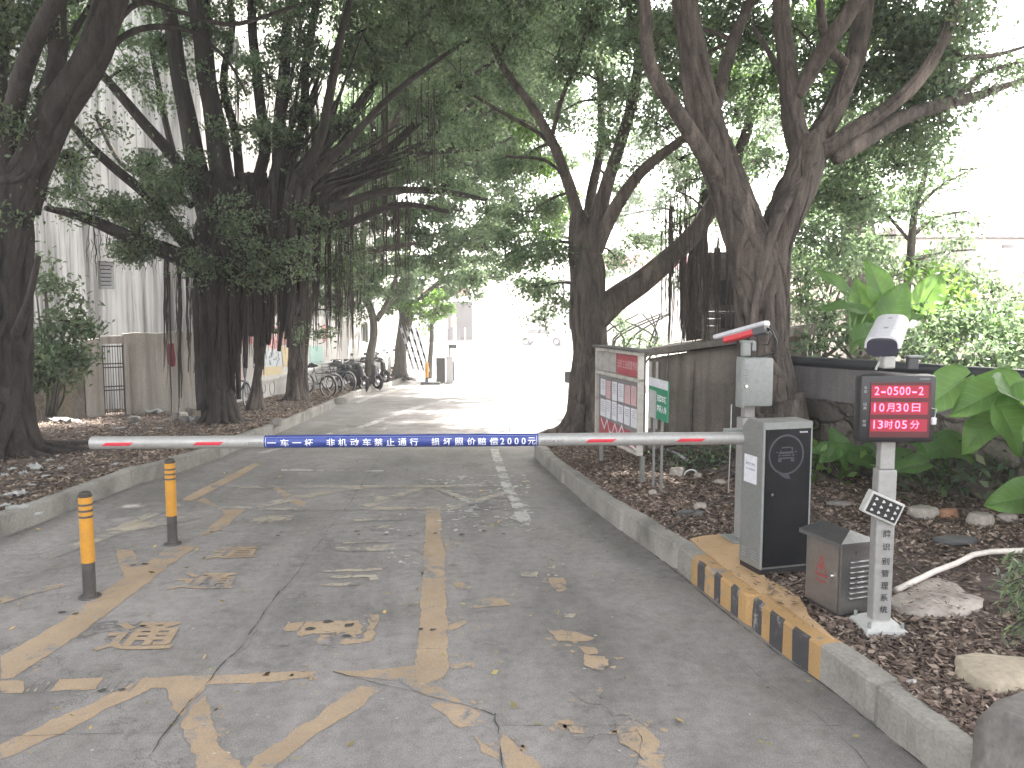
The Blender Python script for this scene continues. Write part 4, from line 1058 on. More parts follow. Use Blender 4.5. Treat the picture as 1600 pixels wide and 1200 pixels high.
for hs_, p0, uu, nn in ((holes, pts[0], u, nrm), (h2, pts[1], u2, nrm2)):
    for k_, h in enumerate(hs_):
        mb = MB(); rt = Matrix((uu, -nn, Vector((0, 0, 1)))).transposed()
        cx, cz = (h[0]+h[1])/2, (h[2]+h[3])/2; ww, hh = h[1]-h[0], h[3]-h[2]
        c0 = p0+uu*cx+Vector((0, 0, cz))-nn*.12
        for s_ in (-1, 1):
            mb.box(c0+uu*s_*(ww/2-.03), (.06, .06, hh-.01), rot=rt); mb.box(c0+Vector((0, 0, s_*(hh/2-.03))), (ww-.122, .055, .06), rot=rt)
        fo = mb.build('window', M_FRAMEG, fa)
        mb = MB(); mb.box(c0-nn*.02, (ww-.1, .01, hh-.1), rot=rt); mb.build('pane', M_GLASS, fo)
        mb = MB()
        if k_ == 0 and hs_ is holes:
            for i in range(7): mb.box(c0+nn*.03+Vector((0, 0, -hh/2+hh*(i+.5)/7)), (ww-.1, .012, hh/9), rot=rt @ Matrix.Rotation(.5, 3, 'X'))
            mb.build('louvre', M_WPL, fo)
        else:
            for i in (1, 2): mb.box(c0+nn*.01+uu*(-ww/2+ww*i/3), (.03, .03, hh-.1), rot=rt)
            mb.build('mullions', M_FRAMEG, fo)
# drain pipes on the facade
for px in (262, 300):
    x, z = fx(px, 500); q = pts[0]+u*x+nrm*.08
    mb = MB(); mb.tube([q+Vector((0, 0, .3)), q+Vector((0, 0, Hb-.4))], .05, 8); mb.build('drain_pipe', M_WPL, fa, smooth=True)
# mural wall
ma = G(345, 645, SOIL); me_ = P(566, 600, 31.5)
ma = P(318, 640, 16.6)
ang, L = wall_frame(ma, me_)
mw = thing('mural_wall', 'painted wall with red, yellow and pale blue mural panels behind the bicycles', 'wall', (flat(ma).x, flat(ma).y, gz(24)-.3), ang)
z00 = gz(24)-.3; u = Vector((math.cos(ang), math.sin(ang), 0)); n_ = Vector((u.y, -u.x, 0)); o3 = Vector((flat(ma).x, flat(ma).y, z00))
def fm(px, py):
    r = ray(px, py); t = (o3-CAM).dot(n_)/r.dot(n_); q_ = CAM+r*t-o3; return q_.dot(u), q_.z
Hm = fm(430, 500)[1]
mb = MB(); rough_top(mb, L, .2, 0, lambda x: Hm+.1, 30, .01); mb.build('wall', M_RENDER, mw)
mb = MB(); mb.box((L/2, -.05, fm(430, 588)[1]-.03), (L-.1, .1, .07)); mb.build('ledge', M_RENDER, mw)
def panel(poly, m, name, y=-.012, th=.011):
    mb = MB(); q_ = [fm(*p) for p in poly]; mb.prism(q_, y, y+th, lambda a, b, c: (a, c, b)); return mb.build(name, m, mw)
M_MP = {c: paint('mural_'+c, v, .7, 0, .25, (.5, .48, .46)) for c, v in dict(red=(.50, .22, .23), pink=(.60, .42, .42), yellow=(.58, .47, .28), blue=(.50, .54, .57), teal=(.30, .46, .42), orange=(.62, .30, .12)).items()}
panel([(362, 506), (455, 512), (455, 536), (440, 540), (428, 546), (416, 538), (404, 545), (392, 536), (376, 544), (362, 538)], M_MP['red'], 'red_mural_band')
panel([(405, 548), (440, 546), (440, 572), (405, 574)], M_MP['blue'], 'pale_blue_panel')
panel([(405, 574), (440, 572), (440, 584), (405, 588)], M_MP['yellow'], 'yellow_panel')
panel([(438, 542), (458, 543), (458, 572), (442, 573)], M_MP['yellow'], 'yellow_strip', -.024)
panel([(358, 572), (376, 570), (380, 592), (358, 600)], M_MP['pink'], 'pink_panel')
panel([(484, 540), (504, 541), (504, 568), (484, 572)], M_MP['teal'], 'teal_panel')
panel([(502, 508), (510, 508), (511, 532), (505, 536)], M_MP['red'], 'red_mural_strip')
mb = MB()
for i in range(26):
    cx, cz = fm(random.uniform(368, 450), random.uniform(512, 530)); r = random.uniform(.05, .13)
    n = 9; mb.add([(cx+r*math.cos(2*math.pi*j/n)*random.uniform(.6, 1.2), -.0145-.0002*i, cz+r*math.sin(2*math.pi*j/n)) for j in range(n)], [tuple(range(n))])
mb.build('pink_blossom_painting', M_MP['pink'], mw)
mb = MB()
for i in range(22):
    cx, cz = fm(random.uniform(408, 438), random.uniform(550, 570)); 
    mb.box((cx, -.014, cz), (random.uniform(.03, .16), .003, random.uniform(.01, .07)), rot=Matrix.Rotation(random.uniform(-1, 1), 3, 'Y'))
mb.build('dark_print', M_TXTG, mw)
mb = MB()
for (px, py, r) in [(392, 612, .24), (425, 606, .2), (505, 590, .2), (412, 607, .12)]:
    cx, cz = fm(px, py); mb.torus((cx, -.003, cz), (0, 1, 0), r, .012, 18, 4, arc=(random.uniform(0, 2), random.uniform(4.5, 6)))
mb.build('painted_outline', M_TXTG, mw)
# blown-out far building with the dark gateway, and low red sign on top
yf_ = 74
def farbox(px0, px1, py0, py1, d, thick, name, m, parent=None, zmin=None):
    a = P(px0, py1, d); b = P(px1, py0, d); z0 = a.z if zmin is None else zmin
    mb = MB(); c = (a+b)/2; rt = Matrix.Rotation(dirang(1, 0), 3, 'Z'); wd = (px1-px0)*d/FPX
    fwd = cfh*thick/2
    mb.box((c.x+fwd.x, c.y+fwd.y, (z0+b.z)/2), (wd, thick, b.z-z0), rot=rt)
    if parent is None: return mb, c
    o = mb.build(name, m, parent); return o
d = 74; zg = -.6
fb = thing('far_building', 'white sunlit building with a dark gateway at the end of the road', 'building', (0, 0, 0), 0)
farbox(560, 697, 462, 540, d, 6, 'wall', M_WHITEW, fb, zg)
farbox(738, 800, 466, 540, d, 6, 'wall', M_WHITEW, fb, zg)
farbox(697.2, 737.8, 462, 471, d, 5.9, 'lintel', M_WHITEW, fb)
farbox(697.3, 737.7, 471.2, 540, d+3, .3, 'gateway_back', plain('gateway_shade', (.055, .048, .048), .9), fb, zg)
farbox(697.4, 737.6, 471.3, 477, d+.4, .4, 'gate_beam', plain('dark_beam', (.03, .026, .026), .8), fb)
farbox(699, 718, 514, 533, d+2, .3, 'grey_shutter', plain('grey_shutter', (.03, .032, .035), .6), fb, zg)
farbox(650, 735, 449, 461.5, d+.2, .4, 'red_roof_sign', M_MP['red'], fb)
fb.location = (0, 0, 0)
gp = thing('stand_in_post', 'white post with an orange box, made up for an unclear figure in the far gateway', 'post', (0, 0, 0))  # post and box built in place of an unclear orange and white figure
farbox(708, 713, 508, 533, d-1, .4, 'post', M_WHITEW, gp, zg); farbox(704.5, 712.5, 495, 511, d-1.4, .5, 'orange_box', M_MP['orange'], gp)
farbox(706, 712, 489, 495, d-1.3, .4, 'cap', M_WHITEW, gp)
bd = thing('bollard', 'white post standing right in the far gateway', 'post', (0, 0, 0)); farbox(725.5, 727.5, 512, 532, d-.5, .3, 'post', M_WHITEW, bd, zg)
# buildings on the right, beyond the plants
def house(name, label, px0, px1, pye, pyr, dn, df, wm, rm, zg, eave=.4, corr=True, cat='building'):
    """long low house: eaves at pye (depth dn), ridge at pyr (depth df)"""
    a = P(px0, pye, dn); b = P(px1, pye, dn); r0 = P(px0, pyr, df); r1 = P(px1, pyr, df)
    t = thing(name, label, cat, (a.x, a.y, zg)); o_ = Vector((a.x, a.y, zg))
    fw = cfh
    mb = MB(); q0, q1 = flat(a)+fw*eave, flat(b)+fw*eave; dd = (df-dn)*2-eave*2
    q2, q3 = q1+fw*dd, q0+fw*dd
    zt = a.z-.02
    vs = [Vector((p.x, p.y, z)) for z in (zg, zt) for p in (q0, q1, q2, q3)]
    mb.add([v-o_ for v in vs], [(0, 1, 5, 4), (1, 2, 6, 5), (2, 3, 7, 6), (3, 0, 4, 7), (4, 5, 6, 7)]); mb.build('wall', wm, t)
    # roof sheet with ribs
    mb = MB(); n = 90 if corr else 8
    far0 = flat(a)+fw*(df-dn)*2; far1 = flat(b)+fw*(df-dn)*2
    for i in range(n+1):
        s_ = i/n; rib = .035*(i % 2) if corr else 0
        for p in (a.lerp(b, s_), r0.lerp(r1, s_), Vector((*far0.lerp(far1, s_).xy, a.z))): mb.v.append(tuple(p+Vector((0, 0, rib+.05))-o_)); 
    for i in range(n):
        for j in range(2):
            k0 = i*3+j; mb.f.append((k0, k0+3, k0+4, k0+1)); mb.m.append(0)
    ro = mb.build('roof', rm, t); sm = ro.modifiers.new('s', 'SOLIDIFY'); sm.thickness = .06
    return t, o_
M_ROOFR = concrete('brown_red_sheet_roof', (.16, .095, .08), (.10, .06, .05), .7, .3, .2)
M_ROOFC = concrete('terracotta_roof', (.15, .09, .075), (.10, .062, .052), .7, .3, .2)
house('low_shed', 'long low shed with brown red ribbed roof beyond the plants on the right', 1230, 1900, 474, 440, 21, 25, M_CREAM, M_ROOFR, -1.2)
t, o_ = house('cream_house', 'cream house with red brown eaves beyond the shrubs at far right', 1400, 2000, 372, 356, 38, 44, M_CREAM, M_ROOFC, -1.5)
mb = MB(); rt = Matrix.Rotation(dirang(1, 0), 3, 'Z'); c = P(1700, 430, 38.2); mb.box(Vector((c.x, c.y, c.z))-o_, (18.8, .5, 2.0), rot=rt); mb.build('lower_band', M_WALLC, t)
mb = MB(); c = P(1575, 385, 38.3); mb.box(c-o_, (.5, .2, .12), rot=rt); c = P(1480, 388, 38.3); mb.box(c-o_, (.6, .2, .15), rot=rt); mb.build('small_vent', M_DGREY, t)
house('orange_house', 'pale orange building showing between leaves behind the large right tree', 1180, 1420, 405, 396, 33, 36, M_CREAM, M_ROOFC, -1.2, corr=False)
# distant red-fronted building seen under the right limb
rb = thing('red_front_building', 'distant white building with a red fascia seen under the leaning limb', 'building', (0, 0, 0))
farbox(880, 1090, 420, 540, 62, 5, 'wall', M_WHITEW, rb, -1); farbox(945, 1088, 398, 419.5, 61.9, 5.3, 'red_fascia', M_MP['red'], rb)
# distant white boundary wall
fw_ = thing('boundary_wall', 'low white wall at the far end of the sunlit yard', 'wall', (0, 0, 0)); farbox(800, 880, 515, 540, 80, .3, 'wall', M_WHITEW, fw_, -.7)

# ---- weathered shed on the right ----
sa_ = P(1014, 560, 9.3); sb_ = P(1212, 525, 8.45)
ang, L = wall_frame(sa_, sb_); zg = gz(8.8)+SOIL-.05
sh = thing('concrete_shed', 'stained concrete shed with slab roof between notice board and large tree', 'shed', (sa_.x, sa_.y, zg), ang)
zt0 = sa_.z-zg; zt1 = P(1185, 527, 8.55).z-zg
D_s = 1.5
mb = MB(); vs = [(0, 0, 0), (L, 0, 0), (L, 0, zt1), (0, 0, zt0), (0, D_s, 0), (L, D_s, 0), (L, D_s, zt1), (0, D_s, zt0)]
mb.add(vs, [(0, 1, 2, 3), (1, 5, 6, 2), (5, 4, 7, 6), (4, 0, 3, 7), (3, 2, 6, 7)]); mb.build('wall', M_SHED, sh)
mb = MB(); vs = [(-.22, -.16, zt0+.003), (L+.1, -.16, zt1+.003), (L+.1, D_s, zt1+.003), (-.22, D_s, zt0+.003), (-.22, -.16, zt0+.075), (L+.1, -.16, zt1+.075), (L+.1, D_s, zt1+.15), (-.22, D_s, zt0+.15)]
mb.add(vs, [(0, 3, 2, 1), (0, 1, 5, 4), (1, 2, 6, 5), (2, 3, 7, 6), (3, 0, 4, 7), (4, 5, 6, 7)]); mb.build('roof', M_STONE, sh)
for x, w_c, m in ((L*.365, .05, M_STONE), (L*.16, .02, M_STONE)):
    mb = MB(); p = [Vector((x+noise.noise(Vector((0, z, x)))*.03, -.012, z)) for z in [zt0*i/8 for i in range(9)]]
    mb.tube(p, w_c*.45, 6); mb.build('rain_stain_ridge', m, sh, smooth=True)
mb = MB(); mb.box((.12, -.02, zt0*.62), (.03, .03, zt0*.7)); mb.box((.035, -.02, zt0*.62), (.03, .03, zt0*.7)); mb.build('door_frame', M_WOODW, sh)
# dark old brick chimney block behind
ca = P(1096, 540, 9.6); cb_ = P(1165, 540, 9.4)
ang, L = wall_frame(ca, cb_)
ch = thing('brick_pillar', 'dark weathered brick pillar overgrown with roots beside the large tree', 'pillar', (ca.x, ca.y, .0), ang)
zt = P(1100, 395, 9.6).z
mb = MB(); nz = 26
for i in range(nz):
    z0_, z1_ = .1+(zt-.1)*i/nz, .1+(zt-.1)*(i+1)/nz
    off = .012*noise.noise(Vector((i*.7, 2, 1)))
    mb.box((L/2, .2+off, (z0_+z1_)/2), (L+off*2-.01*(i % 2), .4, z1_-z0_-.006))
mb.build('brickwork', M_STONE, ch)
mb = MB(); mb.box((L*.62, -.03, zt-.5), (L*.4, .06, .30)); mb.box((L*.62, -.032, zt-.85), (L*.36, .05, .18)); mb.build('dark_panel', M_BARKD, ch)  # dark boxes set on the pillar front
# ---- stone retaining wall ----
W0 = P(1236, 560, 8.3); W1 = P(1440, 581, 6.9); W2 = W1+(W1-W0)*1.7
ang, L = wall_frame(W0, W2); zg = 0
rw = thing('retaining_wall', 'rubble stone retaining wall with smooth grey cap on the right', 'wall', (W0.x, W0.y, 0), ang)
zt = 1.15
mb = MB(); n = 90
for i in range(n+1):
    for j in range(15):
        x = L*i/n; z = .02+(zt-.34)*j/14
        y = .05*noise.noise(Vector((x*3.1, z*4.2, 5)))+.03*noise.noise(Vector((x*8, z*9, 1)))-.03
        mb.v.append((x, y, z))
for i in range(n):
    for j in range(14): a_ = i*15+j; mb.f.append((a_, a_+15, a_+16, a_+1)); mb.m.append(0)
o_ = mb.build('stonework', M_STONES, rw, smooth=True); s_ = o_.modifiers.new('s', 'SOLIDIFY'); s_.thickness = .2; s_.offset = -1
mb = MB(); rough_top(mb, L, .28, zt-.33, lambda x: zt, 60, .01); mb.add([], []); o_ = mb.build('cap', M_CAPC, rw); o_.location.y = -.04
pipe_pts = [W0.lerp(W2, i/24) for i in range(25)]
mb = MB(); mb.tube([Vector((p.x, p.y, zt+.055+.012*noise.noise(p*1.5)))+Vector((-.02, -.05, 0))*1 for p in pipe_pts], .052, 12)
tag(mb.build('black_pipe', M_PIPEB, smooth=True, origin=(W0.x, W0.y, zt)), 'thick black pipe lying along the top of the retaining wall', 'pipe')
# raised earth behind
mb = MB(); nu = Vector((math.cos(ang), math.sin(ang), 0)); nb_ = Vector((-nu.y, nu.x, 0))
if nb_.y < 0: nb_ = -nb_
n1, n2 = 40, 20
for i in range(n1+1):
    for j in range(n2+1):
        p = flat(W0)+nu*(L*i/n1*1.05-.2)+nb_*(.2+j*.55); z = 1.08-(j*.55)*.10+.06*noise.noise(Vector((p.x, p.y, 0)))
        mb.v.append((p.x, p.y, z))
for i in range(n1):
    for j in range(n2): a_ = i*(n2+1)+j; mb.f.append((a_, a_+n2+1, a_+n2+2, a_+1)); mb.m.append(0)
o_ = mb.build('raised_soil', M_SOIL, smooth=True, fix=False); upward(o_); tag(o_, 'raised earth terrace behind the retaining wall', kind='structure')

# ================= BICYCLES, MOPEDS, FAR BARRIER, CAR =================
M_CHR = plain('silver_bike_metal', (.5, .5, .5), .3, .8); M_BIKEF = plain('bike_frame_paint', (.10, .13, .15), .4); M_WFR = plain('white_bike_frame', (.6, .62, .6), .4)
def bicycle(label, loc, rz, fm_, group, basket=True):
    t = thing('bicycle', label, 'bicycle', loc, rz, group); r = .30
    for x in (-.52, .52):
        mb = MB(); mb.torus((x, 0, r), (0, 1, 0), r-.018, .020, 28, 8); wo = mb.build('wheel', M_TYRE, t, smooth=True)
        mb = MB(); mb.torus((x, 0, r), (0, 1, 0), r-.042, .010, 28, 6); mb.build('rim', M_CHR, wo, smooth=True)
        mb = MB()
        for i in range(14): a_ = math.pi*2*i/14; mb.tube([(x, 0, r), (x+(r-.045)*math.cos(a_), 0, r+(r-.045)*math.sin(a_))], .0022, 3, cap=False)
        mb.tube([(x, -.04, r), (x, .04, r)], .02, 8); mb.build('spokes', M_CHR, wo)
    mb = MB(); mb.torus((-.52, 0, r), (0, 1, 0), r+.03, .014, 16, 5, arc=(.6, 3.6)); mb.build('fender', M_CHR, t, smooth=True)
    mb = MB(); mb.torus((.52, 0, r), (0, 1, 0), r+.03, .014, 16, 5, arc=(-.3, 2.2)); mb.build('fender', M_CHR, t, smooth=True)
    mb = MB(); bbk = Vector((-.08, 0, .28)); seat = Vector((-.22, 0, .78)); hd = Vector((.36, 0, .80)); hd2 = Vector((.40, 0, .62))
    mb.tube([bbk, seat], .016, 8); mb.tube([bbk, hd2], .020, 8); mb.tube([seat.lerp(bbk, .35), hd2], .016, 8)
    for s_ in (-.03, .03): mb.tube([(-.52, s_, r), (-.08, s_*.5, .28)], .009, 6); mb.tube([(-.52, s_, r), (-.20, s_*.4, .70)], .008, 6); mb.tube([(.52, s_, r), (.42, s_, .60)], .010, 6)
    mb.tube([(.42, 0, .58), (.34, 0, .93)], .016, 8)
    mb.build('frame', fm_, t, smooth=True)
    mb = MB(); mb.tube([(.24, -.28, .98), (.32, -.2, .98), (.34, -.06, .93), (.34, .06, .93), (.32, .2, .98), (.24, .28, .98)], .011, 6); mb.build('handlebar', M_CHR, t, smooth=True)
    mb = MB(); mb.tube([(-.36, 0, .83), (-.30, 0, .84), (-.2, 0, .835), (-.08, 0, .83)], [.07, .085, .05, .02], 8); o_ = mb.build('saddle', M_BLK, t, smooth=True); 
    mb = MB(); mb.torus((-.08, .05, .28), (0, 1, 0), .085, .006, 16, 4); mb.tube([(-.08, .07, .28), (-.02, .09, .14)], .009, 5); mb.tube([(-.08, -.07, .28), (-.14, -.09, .42)], .009, 5); mb.build('crank', M_CHR, t)
    if basket:
        mb = MB()
        for z in (.68, .76, .84, .92): mb.tube([(.42, -.14, z), (.68, -.16, z), (.68, .16, z), (.42, .14, z), (.42, -.14, z)], .004, 4)
        for i in range(8):
            y = -.14+.28*i/7; mb.tube([(.42, y, .92), (.43, y, .68), (.66, y, .68), (.68, y*1.1, .92)], .003, 4)
        mb.build('basket', M_DGREY, t)
    return t
def moped(label, loc, rz, body, group=None):
    t = thing('motor_scooter', label, 'scooter', loc, rz, group); r = .22
    for x in (-.60, .62):
        mb = MB(); mb.torus((x, 0, r), (0, 1, 0), r-.04, .045, 24, 8); wo = mb.build('wheel', M_TYRE, t, smooth=True)
        mb = MB(); mb.torus((x, 0, r), (0, 1, 0), r-.085, .014, 20, 6); mb.tube([(x, -.05, r), (x, .05, r)], .06, 12)
        for i in range(5): a_ = math.pi*2*i/5; mb.tube([(x, 0, r), (x+.13*math.cos(a_), 0, r+.13*math.sin(a_))], .012, 5)
        mb.build('rim', M_CHR, wo)
    mb = MB(); mb.tube([(-.78, 0, .58), (-.6, 0, .56), (-.35, 0, .5), (-.15, 0, .42), (-.05, 0, .30), (.2, 0, .22), (.42, 0, .28), (.50, 0, .5), (.46, 0, .75), (.42, 0, .88)], [.05, .13, .15, .15, .13, .13, .12, .11, .10, .05], 10); mb.build('body', body, t, smooth=True)
    mb = MB(); mb.torus((.62, 0, r), (0, 1, 0), r+.035, .03, 12, 5, arc=(.2, 2.8)); mb.build('fender', body, t, smooth=True)
    mb = MB(); mb.tube([(.62, .05, r), (.47, .04, .75)], .018, 6); mb.tube([(.62, -.05, r), (.47, -.04, .75)], .018, 6); mb.build('fork', M_CHR, t, smooth=True)
    mb = MB(); mb.tube([(-.72, 0, .68), (-.6, 0, .72), (-.35, 0, .71), (-.1, 0, .70), (-.04, 0, .66)], [.05, .11, .13, .11, .05], 10); mb.build('seat', M_BLK, t, smooth=True)
    mb = MB(); mb.tube([(.30, -.33, .98), (.40, -.14, .96), (.43, 0, .93), (.40, .14, .96), (.30, .33, .98)], .016, 6); mb.build('handlebar', M_BLK, t, smooth=True)
    for s_ in (-1, 1):
        mb = MB(); mb.tube([(.38, s_*.18, .97), (.40, s_*.24, 1.14)], .007, 5); mb.box((.40, s_*.26, 1.17), (.02, .11, .07), bev=.01); mb.build('mirror', M_BLK, t)
    mb = MB(); mb.tube([(.50, 0, .84), (.56, 0, .84)], [.075, .06], 12); mb.build('headlight', M_CHR, t)
    mb = MB(); mb.box((-.78, 0, .84), (.26, .30, .24), bev=.03); mb.build('rear_box', M_DGREY, t)
    return t
def gr(px, py, off=SOIL-.03):
    p = G(px, py, off); return p
rd = dirang(0, 1); gB = 'bicycles parked beside the left trees'; gM = 'scooters parked beside the left trees'
def at_d(px, d, off=SOIL):
    p = P(px, 600, d); return Vector((p.x, p.y, gz(p.y)+off-.03))
bicycle('silver bicycle with its front wheel nearest the brown trunk, first of the row', at_d(490, 21.3), dirang(.9, -.5), M_WFR, gB)
bicycle('second bicycle of the row, its wheel overlapping the silver one', at_d(500, 22.6), dirang(.92, -.45), M_BIKEF, gB)
bicycle('dark bicycle partly hidden behind the rooted young tree', at_d(374, 17.0), dirang(.6, -.8), M_BIKEF, gB, False)
bicycle('dark bicycle with basket between the bicycles and the scooters', at_d(528, 24.5), dirang(.8, -.6), M_BIKEF, gB)
moped('black scooter in the middle of the parked row', at_d(549, 25), dirang(.75, -.65), M_BLK, gM)
moped('dark scooter with pale fender, nearest the kerb', at_d(570, 26.3), dirang(.8, -.6), M_DGREY, gM)
moped('dark scooter just behind the thin bent trunk', at_d(588, 30.5), dirang(.7, -.7), M_BLK, gM)
moped('white scooter beyond the thin bent trunk', at_d(600, 34), dirang(.7, -.7), M_WFR, gM)
moped('pale scooter farthest along the row, by the straight trunk', at_d(612, 38), dirang(.8, -.5), M_WFR, gM)
moped('dark scooter half hidden behind the trunk right of the road', Vector((*P(938, 600, 15.9).xy, gz(15.6))), dirang(.75, .65), M_DGREY)
# far barrier
bz = Vector((*P(689, 600, 31.6).xy, gz(31))); rz = dirang(1, 0)
fbz = thing('far_barrier_gate', 'far barrier cabinet with its white fence boom folded up on the left', 'barrier gate', bz, rz)
MB().box((0, 0, .5), (.36, .3, 1.0), bev=.01).build('cabinet', M_DGREY, fbz)
MB().box((0, 0, 1.02), (.40, .34, .05), bev=.01).build('lid', M_WPL, fbz)
mb = MB()
for i in range(4): mb.box((-.75-i*.21, 0, 1.35+.14*i*.2), (.10, .04, 1.9), rot=Matrix.Rotation(-.28, 3, 'Y'))
fe = mb.build('folded_boom', M_WPL, fbz)
mb = MB()
for i in range(4):
    for j in range(4): 
        c_ = Vector((-.75-i*.21, -.024, 1.35+.028*i))+Matrix.Rotation(-.28, 3, 'Y') @ Vector((0, 0, -.7+j*.45+.1*i)); mb.box(c_, (.07, .004, .22), rot=Matrix.Rotation(-.28, 3, 'Y'))
mb.build('black_bars', M_BLK, fe)
fc = thing('ticket_machine', 'white ticket machine with round camera head beside the far barrier', 'ticket machine', Vector((*P(703, 600, 31.2).xy, gz(31))), rz)
MB().box((0, 0, .55), (.28, .26, 1.1), bev=.02).build('body', M_WPL, fc); MB().tube([(0, 0, 1.1), (0, 0, 1.45)], .03, 8).build('neck', M_DGREY, fc); MB().box((.12, 0, 1.5), (.34, .12, .18), bev=.04).build('camera', M_DGREY, fc)
MB().box((.155, -.02, .5), (.05, .2, .8), bev=.01).build('side_panel', M_DGREY, fc)
fo_ = thing('bollard', 'yellow and black bollard with a rubber foot beside the far barrier', 'bollard', Vector((*P(667, 600, 30.3).xy, gz(30))), rz)
MB().tube([(0, 0, .05), (0, 0, .28)], .07, 14).build('lower_tube', M_BBLK, fo_); MB().tube([(0, 0, .28), (0, 0, .85)], .07, 14).build('upper_tube', M_YEL, fo_); MB().box((.15, 0, .05), (.75, .35, .10), bev=.02).build('foot', M_DGREY, fo_)
# street lamp / pole far
for px, dd, lab in ((1045, 28, 'thin grey pole standing beyond the leaning limb'),):
    p = P(px, 500, dd); t = thing('pole', lab, 'pole', (p.x, p.y, -1)); MB().tube([(0, 0, 0), (.05, 0, 4), (0, 0, 7)], .035, 6).build('pole_shaft', M_RUST, t)
# white car far away
cp = P(848, 522, 66); t = thing('parked_car', 'white car parked at the far end of the sunlit yard', 'car', (cp.x, cp.y, gz(66)), dirang(1, -.25))
prof = [(-2.1, .35), (2.1, .35), (2.15, .7), (1.6, .88), (1.0, .95), (.4, 1.4), (-.9, 1.45), (-1.6, 1.0), (-2.1, .95)]
MB().prism(prof, -.82, .82, lambda a, b, c: (a, c, b)).build('body', M_WPL, t)
MB().prism([(.86, .98), (.36, 1.34), (-.85, 1.38), (-1.4, 1.02)], -.835, .835, lambda a, b, c: (a, c, b)).build('windows', M_GLASS, t)
for x in (-1.3, 1.35):
    for y in (-.8, .8): mb = MB(); mb.tube([(x, y-.1, .33), (x, y+.1, .33)], .33, 16); wo = mb.build('wheel', M_TYRE, t); mb = MB(); mb.tube([(x, y-.11, .33), (x, y+.11, .33)], .19, 10); mb.build('rim', M_CHR, wo)

# ================= STONES, LITTER, PIPES =================
def rock(name, label, cat, px, py, sz, m, rz=0, seed=0, off=None, group=None, sub=3, flatn=.25):
    p = G(px, py, SOIL+.01)
    bm = bmesh.new(); bmesh.ops.create_icosphere(bm, subdivisions=sub, radius=1)
    for v in bm.verts:
        c = v.co.copy(); n_ = noise.noise(c*1.3+Vector((seed*3.1, seed, 2)))*flatn+noise.noise(c*3.5+Vector((seed, 1, 1)))*flatn*.3+noise.noise(c*9)*.03
        c *= 1+n_; c.z = max(-.6, min(.62, c.z)); v.co = Vector((c.x*sz[0]/2, c.y*sz[1]/2, c.z*sz[2]/1.2))
    mb = MB(); mb.add([v.co.copy() for v in bm.verts], [tuple(v.index for v in f.verts) for f in bm.faces]); bm.free()
    o = mb.build(name, m, smooth=True, fix=False); autosmooth(o, 45); o.location = (p.x, p.y, soil_z(p.x, p.y)+sz[2]*.35+(off or 0)); o.rotation_euler = (random.uniform(-.06, .06), random.uniform(-.06, .06), rz)
    return tag(o, label, cat, group)
# flat triangular pale slab behind the display post
def slab(name, label, px_poly, th, m, z0=None, bump_=.02):
    pts = [G(px, py, SOIL+th) for px, py in px_poly]; c = sum(pts, Vector())/len(pts)
    bm = bmesh.new(); ring = []
    for a, b in zip(pts, pts[1:]+pts[:1]):
        n = max(1, int((b-a).length/.05)); ring += [a.lerp(b, i/n) for i in range(n)]
    mb = MB(); layers = []
    for s_, dz in ((1.03, -th-.03), (1.02, -.025), (.985, -.006), (.9, .0), (.6, .008), (.3, .012)):
        layers.append([c+(q_-c)*s_+Vector((noise.noise(q_*8+Vector((0, 0, dz*40)))*.02, noise.noise(q_*8+Vector((9, 0, dz*40)))*.02, noise.noise(q_*5+Vector((0, 0, s_*7)))*bump_)) for q_ in ring])
        for q_ in layers[-1]: q_.z = gz(q_.y)+SOIL+th+dz+noise.noise(q_*6)*bump_
    n = len(ring); vs = [q_ for l in layers for q_ in l]+[Vector((c.x, c.y, gz(c.y)+SOIL+th+.014))]
    fs = [(l*n+i, l*n+(i+1) % n, (l+1)*n+(i+1) % n, (l+1)*n+i) for l in range(len(layers)-1) for i in range(n)]+[((len(layers)-1)*n+i, (len(layers)-1)*n+(i+1) % n, len(vs)-1) for i in range(n)]
    mb.add(vs, fs); o = mb.build(name, m, smooth=True, origin=(c.x, c.y, gz(c.y)+SOIL)); autosmooth(o, 50); return tag(o, label, 'rock')
slab('rock', 'pale flat triangular rock strewn with leaves behind the display post', [(1388, 934), (1412, 922), (1432, 905), (1466, 900), (1495, 912), (1512, 925), (1535, 934), (1535, 945), (1515, 952), (1470, 955), (1440, 960), (1410, 955), (1388, 944)], .03, M_ROCK)
slab('rock', 'tan stone slab at the right edge above the mulch', [(1492, 1022), (1520, 1018), (1600, 1027), (1660, 1035), (1650, 1062), (1590, 1066), (1550, 1070), (1520, 1058), (1496, 1042)], .06, concrete('tan_slab_stone', (.40, .345, .26), (.30, .26, .20), 4, 0, .5, fine=30), bump_=.01)
rock('boulder', 'large grey boulder at the bottom right corner by the kerb end', 'boulder', 1660, 1240, (.50, .46, .34), M_ROCKD, .4, 3, -.03)
rock('stone', 'pale pinkish stone chunk left of the orange brick piece', 'stone', 1443, 806, (.26, .17, .10), M_ROCK, .2, 5)
rock('brick_piece', 'orange brick piece lying in the mulch', 'brick', 1481, 806, (.17, .09, .08), M_BRICK, .1, 6)
rock('stone', 'rounded pale stone right of the orange brick piece', 'stone', 1532, 817, (.20, .15, .10), M_ROCK, .3, 7)
rock('stone', 'flat pale stone at far right in the mulch', 'stone', 1574, 812, (.18, .10, .06), M_ROCK, .3, 8)
rock('stone', 'dark flat stone in the mulch right of the floodlight', 'stone', 1492, 846, (.34, .14, .06), M_DGREY, .1, 9)
rock('stone', 'grey stone behind the power box', 'stone', 1310, 790, (.22, .13, .05), M_ROCKD, .1, 10)
rock('stone', 'small white stone by the shed', 'stone', 1094, 796, (.12, .08, .06), M_ROCK, .1, 11)
